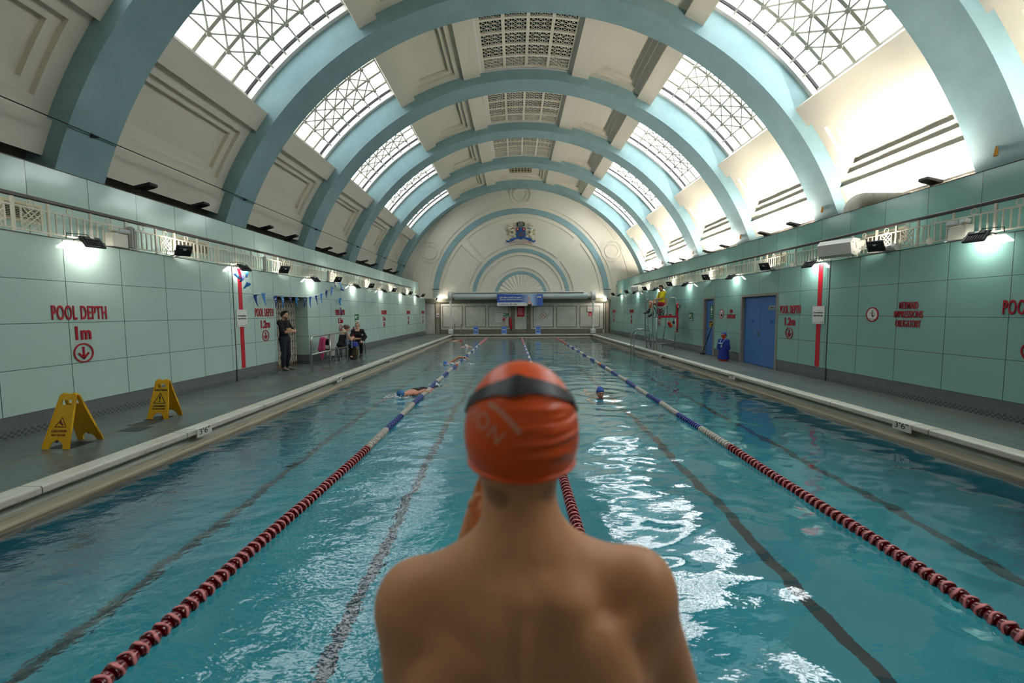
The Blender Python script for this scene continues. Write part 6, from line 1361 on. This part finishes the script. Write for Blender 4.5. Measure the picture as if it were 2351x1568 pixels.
L = G['hl']; hair(t, G, HAIRL, .009, .014, (0, .05, .045), (0, .8, -.6), [ell(L(s*.075, .0, -.02), (.022, .05, .06), G['R'], .03) for s in (-1, 1)])
m = MB()
for s in (-1, 1): m.ring(L(s*.032, .102, -.006), .02, .003, G['R'] @ V(0, 1, 0), 14, 5)
m.build('glasses', BLK, t)

# lifeguard on the high chair
o = V(6.40, 18.43, 1.44); f = unit(V(-.97, -.12, 0)); r = np.cross(f, AZ); A = lambda x, y, z: o+r*x+f*y+AZ*z
J = dict(pelvis=A(0, -.03, .58), neck=A(0, -.05, 1.10), head=A(.03, -.0, 1.245), face=unit(V(-.78, -.60, -.05)), hup=AZ, shL=A(-.20, -.05, 1.05), shR=A(.20, -.05, 1.05), elL=A(-.25, .10, .80), elR=A(.26, .04, .79), wrL=A(-.06, .27, .74), wrR=A(.03, .30, .76),
         hipL=A(-.095, .02, .56), hipR=A(.095, .02, .56), knL=A(-.10, .46, .60), knR=A(.10, .44, .65), anL=A(-.08, .40, .16), anR=A(.09, .50, .28), toeL=A(-.08, .58, .03), toeR=A(.10, .70, .17), hdL=unit(f-r*-.2-AZ*.7), hdR=unit(f*.7-r*.5-AZ*.5), hnL=unit(AZ+f), hnR=unit(AZ+f))
G = human(J, 1.0, False, (.4, .4)); t = thing('person', 'bearded lifeguard in yellow shirt and red shorts sitting on the high chair', 'person', o+V(0, 0, .45))
dressed(t, G, J, .010, (196, 144, 112), (36, 26, 22), [
    ('yellow_shirt', ['torso', 'upL', 'upR'], .014, mat('shirt_yellow', (226, 206, 10), .85, bump=.001), [(J['neck']+AZ*.0, (0, 0, 1)), (J['pelvis']-AZ*.05, (0, 0, -1)), lambda X, Y, Z: np.where(np.abs((X-o[0])*r[0]+(Y-o[1])*r[1]) > .21, (J['elR'][2]+.05)-Z, -1)]),
    ('red_shorts', ['thL', 'thR', 'torso'], .016, mat('shorts_red', (164, 26, 46), .85), [(J['pelvis']+AZ*.06, (0, 0, 1)), (A(0, .30, 0), f)]),
    ('shoe', ['ftL'], .010, BLK, [(A(0, 0, .0), (0, 0, -1))]), ('shoe', ['ftR'], .010, BLK), ('sock', ['skL'], .006, CLB, [(J['anL']+AZ*.08, (0, 0, 1))]), ('sock', ['skR'], .006, CLB, [(J['anR']+AZ*.08, (0, 0, 1))])], beard=(34, 26, 24))
hair(t, G, HAIRD, .009, .018, (0, .045, .045), (0, .8, -.5), [ell(G['hl'](0, .02, .11), (.075, .085, .04), G['R'], .02)])
m = MB(); q = A(.19, -.02, .78); m.ell(q+r*.0, (.05, .03, .17), np.stack([f, r, AZ], 1), 14, 10); m.build('dark_side_panel', mat('shirt_side_navy', (26, 30, 44), .85), t, smooth=True)
m = MB(); m.tube([A(-.05, .02, 1.09), A(-.03, .10, .98), A(0, .115, .86), A(.03, .10, .98), A(.05, .02, 1.09)], .004, 5); m.tube([A(0, .115, .86), A(0, .118, .82)], .009, 6); m.build('whistle_cord', BLK, t)

# swimmers
FOAM = mat('water_foam', (226, 236, 238), .35, var=.1, scale=30)
def splash(c, rr, n, lab, seed, spread=(1, .6)):
    g = np.random.default_rng(seed); m = MB()
    for _ in range(n):
        a = g.uniform(0, 2*PI); q = g.random()**.6; s = g.uniform(.006, .022)*(1.3-q*.8); m.ell(V(c[0]+rr*spread[0]*q*cos(a), c[1]+rr*spread[1]*q*sin(a), WATER+abs(g.normal(0, .035))*(1.2-q)), (s*g.uniform(1, 2.6), s*g.uniform(1, 2.2), s*g.uniform(.4, 1)), rot('Z', a), 7, 5)
    o = m.build('water_splash', FOAM, smooth=True); tag(o, lab, 'splash', kind='stuff')
def col(rgb):
    return lambda v: np.tile(np.array(srgb(*rgb)), (len(v), 1))
SK = (214, 160, 128)
# front crawl, striped cap (left lane, nearest)
h = hz(921, 911, WATER)+V(0, 0, .05); fd = unit(V(-.42, -.9, 0)); rd = np.cross(fd, AZ)
t = thing('person', 'front crawl swimmer in blue patterned cap, nearest in the left lane', 'person', (h[0], h[1], WATER)); P, R, L = head_prims(h, unit(fd*.5-AZ*.8), unit(AZ*.5+fd*.8))
body = P+[cap(h-fd*.05, h-fd*.22-AZ*.03, .055, .06, .03), ell(h-fd*.42-AZ*.04, (.17, .24, .10), np.stack([rd, fd, AZ], 1), .06), ell(h-fd*.78-AZ*.06, (.15, .2, .10), np.stack([rd, fd, AZ], 1), .06)]
for s in (-1, 1): body += [cap(h-fd*.95+rd*s*.09-AZ*.08, h-fd*1.4+rd*s*.10-AZ*.14, .085, .05, .04), cap(h-fd*1.4+rd*s*.1-AZ*.14, h-fd*1.85+rd*s*.09-AZ*(.08 if s > 0 else .16), .05, .03, .03)]
a = h-fd*.24+rd*.18-AZ*.03; b = a+fd*.30+rd*.06-AZ*.06; c = b+fd*.27-AZ*.08; body += [cap(a, b, .05, .04), cap(b, c, .04, .026)]+hand_prims(c, fd-AZ*.2, AZ, -1, .2)
a = h-fd*.26-rd*.18-AZ*.02; b = a-fd*.26-rd*.1+AZ*.05; c = b-fd*.24+rd*.02-AZ*.09; body += [cap(a, b, .05, .04), cap(b, c, .04, .026)]+hand_prims(c, -fd-AZ*.3, rd, 1, .2)
sdf_obj('body', body, .012, SKIN, t, color=col((216, 150, 124)))
tb = NT('cap_stripes'); wv = tb.n('ShaderNodeTexWave'); wv.inputs['Scale'].default_value = 9; wv.inputs['Distortion'].default_value = 4; cc = tb.mix(tb.ramp(wv.outputs['Fac'], .4, .6), srgb(14, 26, 60), srgb(70, 150, 214)); tb.bsdf(cc, .35)
sdf_obj('swim_cap', grow(P[:1], .012), .010, tb.m, t, [(L(0, .03, -.0), R @ V(0, .5, -1))])
sdf_obj('swimsuit', [ell(h-fd*.52-AZ*.035, (.165, .2, .108), np.stack([rd, fd, AZ], 1), .06), ell(h-fd*.8-AZ*.055, (.16, .2, .108), np.stack([rd, fd, AZ], 1), .06)], .012, CLB, t)
splash((h[0]-.12, h[1]-.05), .34, 120, 'white splash round the patterned cap of the nearest left lane swimmer', 1); splash((h[0]+.55, h[1]+1.5), .3, 40, 'white splash at the feet of the nearest left lane swimmer', 2)
# arm over the water (left lane, middle)
w = hz(1040, 836, WATER); fd = unit(V(-.2, -1, 0)); rd = np.cross(fd, AZ); h = V(w[0]-.28, w[1]+.0, WATER+.0)
t = thing('person', 'swimmer with one arm raised over the water wearing a dark wristwatch, left lane', 'person', (h[0], h[1], WATER)); P, R, L = head_prims(h, unit(fd*.4-AZ), unit(AZ*.4+fd))
body = P+[ell(h-fd*.42-AZ*.05, (.18, .25, .1), np.stack([rd, fd, AZ], 1), .06), ell(h-fd*.8-AZ*.08, (.15, .25, .1), np.stack([rd, fd, AZ], 1), .06), cap(h-fd*.06, h-fd*.24-AZ*.03, .06, .06)]
for s in (-1, 1): body.append(cap(h-fd*.95+rd*s*.08-AZ*.1, h-fd*1.8+rd*s*.08-AZ*.15, .08, .03))
sh = h+V(.16, .18, .03); el = sh+V(.33, .02, .22); wr = el+V(.27, -.10, -.02); body += [cap(h-fd*.25, sh, .06, .06, .05), cap(sh, el, .052, .04), cap(el, wr, .040, .027)]+hand_prims(wr, V(1, -.3, -.35), AZ, 1, .35)
sdf_obj('body', body, .011, SKIN, t, color=col((206, 140, 108))); sdf_obj('swim_cap', grow(P[:1], .012), .011, mat('cap_mid_blue', (24, 100, 190), .4), t, [(L(0, .02, 0), R @ V(0, .5, -1))])
m = MB(); d = unit(wr-el); m.cyl(wr-d*.05, wr-d*.015, .034, 14); m.build('wristwatch', BLK, t)
splash((h[0]+.2, h[1]-.05), .42, 110, 'white splash under the raised arm of the left lane swimmer', 3); splash((h[0]+.95, h[1]-.1), .2, 40, 'small splash below the raised hand by the left lane rope', 4)
# two far swimmers
for px, py, capc, cap_l, lab, sd in ((1070, 797, (226, 226, 226), 'white', 'far swimmer in a white cap near the left lane rope', 5), (1058, 783, (190, 60, 60), 'red', 'farthest swimmer, on the back near the far left pool corner', 6)):
    h = hz(px, py, WATER)+V(0, 0, .04); fd = unit(V(.0, -1, 0)) if sd == 5 else unit(V(1, -.1, 0)); rd = np.cross(fd, AZ); t = thing('person', lab, 'person', (h[0], h[1], WATER))
    P, R, L = head_prims(h, unit(fd*.7-AZ*.4) if sd == 5 else unit(AZ+fd*.1), unit(AZ*.7+fd*.5) if sd == 5 else unit(fd-AZ*.1))
    body = P+[ell(h-fd*.42-AZ*.08, (.18, .25, .1), np.stack([rd, fd, AZ], 1), .06), cap(h-fd*.06, h-fd*.24-AZ*.05, .06, .06), ell(h-fd*.85-AZ*.12, (.15, .25, .1), np.stack([rd, fd, AZ], 1), .06)]
    for s in (-1, 1): body += [cap(h-fd*.95+rd*s*.08-AZ*.14, h-fd*1.75+rd*s*.09-AZ*.16, .08, .03), cap(h-fd*.26+rd*s*.17-AZ*.06, h-fd*.05+rd*s*.45-AZ*.1, .05, .04), cap(h-fd*.05+rd*s*.45-AZ*.1, h+fd*.22+rd*s*.4-AZ*.12, .04, .027)]+hand_prims(h+fd*.22+rd*s*.4-AZ*.12, fd, AZ, -s, .2)
    sdf_obj('body', body, .014, SKIN, t, color=face_color(h, R, 1.0, SK, (60, 40, 30))); sdf_obj('swim_cap', grow(P[:1], .012), .012, mat('cap_'+cap_l, capc, .4), t, [(L(0, .03, .0), R @ V(0, .5, -1))])
    splash((h[0], h[1]-.05), .3 if sd == 5 else .45, 40, 'small white splash round the %s swimmer' % ('far white capped' if sd == 5 else 'farthest'), sd)
# breaststroke woman (right of the orange cap)
h = hz(1378, 912, WATER)+V(0, 0, .10); fd = unit(V(-.02, -1, 0)); rd = np.cross(fd, AZ)
t = thing('person', 'breaststroke woman in a blue cap facing the camera, right of the orange cap', 'person', (h[0], h[1], WATER)); P, R, L = head_prims(h, unit(fd+V(.2, 0, -.02)), AZ)
body = P+[cap(h-AZ*.06, h-AZ*.17-fd*.03, .052, .06), ell(h-AZ*.30-fd*.12, (.17, .13, .12), np.stack([rd, fd, AZ], 1), .05), ell(h-AZ*.40-fd*.5, (.15, .3, .11), np.stack([rd, fd, AZ], 1), .06)]
for s in (-1, 1):
    a = h-AZ*.19+rd*s*.17-fd*.02; b = a+fd*.16+rd*s*.13-AZ*.06; c = b+fd*.24-rd*s*.10-AZ*.02
    body += [cap(h-AZ*.17, a, .06, .055, .04), cap(a, b, .05, .042), cap(b, c, .041, .028)]+hand_prims(c, fd-rd*s*.4, AZ, -s, .2); body += [cap(h-AZ*.45-fd*.7+rd*s*.1, h-AZ*.5-fd*1.1+rd*s*.22, .085, .05), cap(h-AZ*.5-fd*1.1+rd*s*.22, h-AZ*.45-fd*1.45+rd*s*.14, .05, .032)]
sdf_obj('body', body, .010, SKIN, t, color=face_color(h, R, 1.0, (214, 160, 134), (90, 60, 44)))
sdf_obj('swim_cap', grow(P[:1], .014)+[ell(L(0, -.02, .12), (.05, .06, .03), R, .03)], .009, mat('cap_royal_blue', (20, 84, 178), .45, bump=.002), t, [(L(0, .05, .03), R @ V(0, .45, -1))])
sdf_obj('swimsuit', [ell(h-AZ*.31-fd*.12, (.16, .138, .10), np.stack([rd, fd, AZ], 1), .05), ell(h-AZ*.40-fd*.5, (.155, .28, .115), np.stack([rd, fd, AZ], 1), .06)], .012, CLB, t)

# ------------------------------------------------------------------ the swimmer in the orange cap, seen from behind
SX, SY = .02, .68
hc = V(.0105, .672, 1.508); hf = unit(V(-.06, 1, -.10)); hu = unit(V(0, .10, 1)); P, R, L = head_prims(hc, hf, hu, 1.0)
t = thing('person', 'bare shouldered swimmer in an orange cap standing at the pool edge, seen from behind', 'person', (SX, SY, 0))
P[0] = ell(hc+V(0, -.004, -.004), (.0835, .098, .092), R, .02)
X = lambda px, py, Y: hy(px, py, Y)
nk = V(.012, .655, 1.30)
shL, shR = V(-.172, .665, 1.205), V(.203, .660, 1.228)
B = list(P)
B += [cap(V(.004, .668, 1.44), nk, .058, .060, .03), cap(nk, V(.02, .655, 1.24), .062, .09, .05)]
B += [cap(V(.0, .66, 1.275), shL+V(.035, 0, .026), .042, .036, .045), cap(V(.035, .655, 1.285), shR+V(-.045, 0, .030), .042, .038, .045)]              # trapezius
B += [ell(shL, (.050, .056, .060), None, .03), ell(shR, (.052, .056, .062), None, .03)]                                                            # deltoids
B += [ell(V(.008, .672, 1.12), (.190, .095, .19), None, .06), ell(V(.008, .678, .97), (.160, .09, .17), None, .07), ell(V(.012, .68, .83), (.155, .105, .13), None, .06)]
B += [ell(V(-.155, .655, 1.09), (.062, .062, .14), rot('Y', -.10), .04), ell(V(.165, .655, 1.07), (.055, .06, .14), rot('Y', .12), .04)]               # lats
B += [ell(V(-.115, .604, 1.105), (.056, .042, .080), rot('Y', .40), .016), ell(V(.140, .592, 1.125), (.048, .042, .100), rot('Y', -.20), .016)]       # shoulder blades
B += [cap(V(-.165, .630, 1.205), V(-.060, .594, 1.150), .022, .018, .016), cap(V(.195, .622, 1.215), V(.105, .586, 1.190), .022, .018, .016)]            # spines of the blades
B += [cap(V(.005, .590, 1.26), V(.012, .590, .90), .026, .030, .04), cap(V(.082, .592, 1.25), V(.088, .592, .90), .022, .026, .04)]                  # either side of the backbone
B += [carve(cap(V(.042, .548, 1.235), V(.054, .556, .86), .019, .019, .03))]
for z in (1.285, 1.255, 1.22, 1.18, 1.14): B.append(ell(V(.034+(1.285-z)*.09, .588-(1.285-z)*.05, z), (.011, .010, .013), None, .018))
# left arm bent up to the goggles
elL, wrL = V(-.112, .885, 1.065), V(-.070, .815, 1.285); B += [cap(shL, elL, .050, .040, .03), cap(elL, elL*.65+wrL*.35, .040, .042, .02), cap(elL*.65+wrL*.35, wrL, .042, .027, .02)]+hand_prims(wrL, V(.22, -.10, .95), V(-.75, .4, .3), 1, .35, .96)
# right arm hangs out and bends in front of the chest
elR, wrR = V(.300, .70, .955), V(.14, .875, 1.05); B += [cap(shR, elR, .050, .040, .03), cap(elR, elR*.65+wrR*.35, .041, .042, .02), cap(elR*.65+wrR*.35, wrR, .042, .027, .02)]+hand_prims(wrR, V(-.7, .2, .45), V(.3, .9, .1), -1, .4, .98)
for s in (-1, 1):
    hp, kn, an = V(SX+s*.095, .685, .82), V(SX+s*.10, .695, .45), V(SX+s*.10, .67, .08); B += [cap(hp, kn, .085, .054, .04), cap(kn, kn*.7+an*.3-V(0, .012, 0), .053, .053, .03), cap(kn*.7+an*.3-V(0, .012, 0), an, .053, .034, .03), cap(an, an+V(s*.01, .04, -.02), .036, .036, .02), cap(an+V(0, -.02, -.05), an+V(s*.03, .17, -.058), .030, .022, .02)]
def sw_color(v):
    c = np.tile(np.array(srgb(224, 160, 116)), (len(v), 1)); n = np.array(srgb(96, 78, 64))
    d = np.minimum(np.hypot((v[:, 0]+.028)/.02, (v[:, 2]-1.402)/.016), np.hypot((v[:, 0]-.056)/.016, (v[:, 2]-1.404)/.014)); k = np.clip(1.2-d, 0, .55)*(v[:, 1] < .66); c = c*(1-k[:, None])+n*k[:, None]
    return c
sdf_obj('body', B, .0062, SKIN, t, [((0, 0, 0.0), (0, 0, -1))], color=sw_color, smooth=2)
CAPO = NT('cap_orange_silicone'); pP, px_, py_, pz_ = CAPO.pos(); wm = CAPO.n('ShaderNodeMapping'); wm.inputs['Scale'].default_value = (9, 9, 62); wm.inputs['Rotation'].default_value = (0, .12, 0); CAPO.l(pP, wm.inputs[0]); wn = CAPO.n('ShaderNodeTexNoise'); wn.inputs['Scale'].default_value = 1.0; wn.inputs['Detail'].default_value = 1.0; CAPO.l(wm.outputs[0], wn.inputs['Vector'])
rg = CAPO.math('MULTIPLY', CAPO.ramp(px_, -.02, .05), CAPO.math('MULTIPLY', CAPO.ramp(pz_, 1.42, 1.47), CAPO.ramp(pz_, 1.60, 1.55)))
CAPO.bsdf(CAPO.mix(CAPO.noise(6, 2, pP), srgb(240, 82, 24), srgb(248, 100, 34)), .34, 0, .5, CAPO.bump(CAPO.math('MULTIPLY', wn.outputs['Fac'], rg), .018, .9))
CUTP = L(0, -.10, -.062); CUTN = R @ V(0, .10, -1)
capf = lambda Xx, Yy, Zz: (1.438+.004*np.clip(((Xx-.0105)/.085)**2, 0, 2)+.03*np.clip((Yy-.66)/.1, 0, 2))-Zz
capP = [ell(hc+V(0, -.004, -.002), (.0870, .1030, .0965), R, .02), ell(hc+V(0, -.012, -.035), (.0835, .088, .075), R, .03)]
sdf_obj('swim_cap', capP, .0055, CAPO.m, t, [capf], smooth=2)
# rolled hem, goggle strap and lettering lie on the cap
def on_cap(az, z, d=.0):
    # point of the cap surface at azimuth az (0 = back, + to the right) and height z
    best = None
    lo_, hi_ = .02, .16
    def f_(q):
        A_ = .5
        for p in capP:
            d_ = sd(q, p); k_ = p[-1]; h_ = min(1, max(0, .5+.5*(A_-d_)/k_)); A_ = A_*(1-h_)+d_*h_-k_*h_*(1-h_)
        return A_
    def sd(q, p):
        if p[0] == 'e': Q = (q-p[1]) @ p[3]; k0 = np.linalg.norm(Q/p[2]); k1 = np.linalg.norm(Q/p[2]**2); return k0*(k0-1)/k1
        ab = p[2]-p[1]; tt = np.clip((q-p[1]) @ ab/(ab @ ab), 0, 1); return np.linalg.norm(q-p[1]-tt*ab)-p[3]
    dr = V(sin(az), -cos(az), 0); c0 = V(hc[0], hc[1], z)
    for _ in range(22):
        md = (lo_+hi_)/2
        if f_(c0+dr*md) < 0: lo_ = md
        else: hi_ = md
    return c0+dr*(lo_+d), dr
m = MB(); n = 72; v = []; f = []
for i in range(n):
    a = -PI+2*PI*i/n; z = 1.5765-.049*(1-min(1, cos(a)+.6*max(0, -cos(a)))); w = .0095+.0035*math.exp(-((a+.12)/.18)**2); th = .004+.004*math.exp(-((a+.12)/.16)**2)
    for s, dd in ((-1, -.001), (-1, th), (1, th), (1, -.001)): v.append(on_cap(a, z+s*w, dd)[0])
for i in range(n):
    j = (i+1) % n
    for q in range(4): f.append((4*i+q, 4*i+(q+1) % 4, 4*j+(q+1) % 4, 4*j+q))
m.add(v, f); gs = m.build('goggle_strap', mat('strap_black_rubber', (26, 28, 32), .5), t, smooth=True, angle=50)
m = MB()
for s in (-1, 1): m.ell(L(s*.033, .100, -.004), (.027, .020, .022), R, 14, 8)
m.build('goggle_lens', mat('goggle_smoke', (30, 34, 40), .1), t, smooth=True)
m = MB(); hem = []
for i in range(61):
    a = -2.2+4.4*i/60; x = .0105+.085*sin(a)*.95; y = hc[1]-.085*cos(a); z = 1.438+.004*min(2, ((x-.0105)/.085)**2)+.03*min(2, max(0, (y-.66)/.1)); hem.append(on_cap(a, z+.004, .0005)[0])
m.tube(hem, .0042, 6); m.build('cap_hem', CAPO.m, t, smooth=True)
m = MB()
def cap_text(tx, a0, z0, h, ang):
    v, f = text_geo(tx, h, 1.0, .012, .001, align='LEFT'); V3 = []
    for q in v: 
        u = q[0]*h*.95; w = q[1]*h; aa = a0+(u*cos(ang)-w*sin(ang))/.09; zz = z0+u*sin(ang)+w*cos(ang); V3.append(on_cap(aa, zz, .0012)[0])
    m.add(V3, f)
cap_text('T', -1.22, 1.528, .020, -.15); cap_text('H', -.98, 1.535, .021, -.32); cap_text('O', -.74, 1.530, .023, -.45); cap_text('N', -.47, 1.516, .021, -.6)
arc = [(-.55+.52*(u), 1.549-.030*u**2.2-.004*u) for u in np.linspace(0, 1, 14)]; v = []; f = []
for i, (a, z) in enumerate(arc):
    du = V(arc[min(i+1, 13)][0]-arc[max(i-1, 0)][0], arc[min(i+1, 13)][1]-arc[max(i-1, 0)][1]); du = V(du[0]*.09, du[1]); du /= np.linalg.norm(du); nn = V(-du[1], du[0])*.0035
    for s in (-1, 1): v.append(on_cap(a+s*nn[0]/.09, z+s*nn[1], .0012)[0])
for i in range(13): f.append((2*i, 2*i+2, 2*i+3, 2*i+1))
m.add(v, f); m.build('cap_lettering', mat('cap_print', (232, 150, 120), .4), t)
sdf_obj('swim_trunks', [ell(V(.018, .68, .83), (.162, .112, .12), None, .06), cap((SX-.095, .685, .82), (SX-.097, .69, .66), .094, .085, .04), cap((SX+.095, .685, .82), (SX+.097, .69, .66), .094, .085, .04)], .010, JEAN, t, [((0, 0, .66), (0, 0, -1)), ((0, 0, .93), (0, 0, 1))])
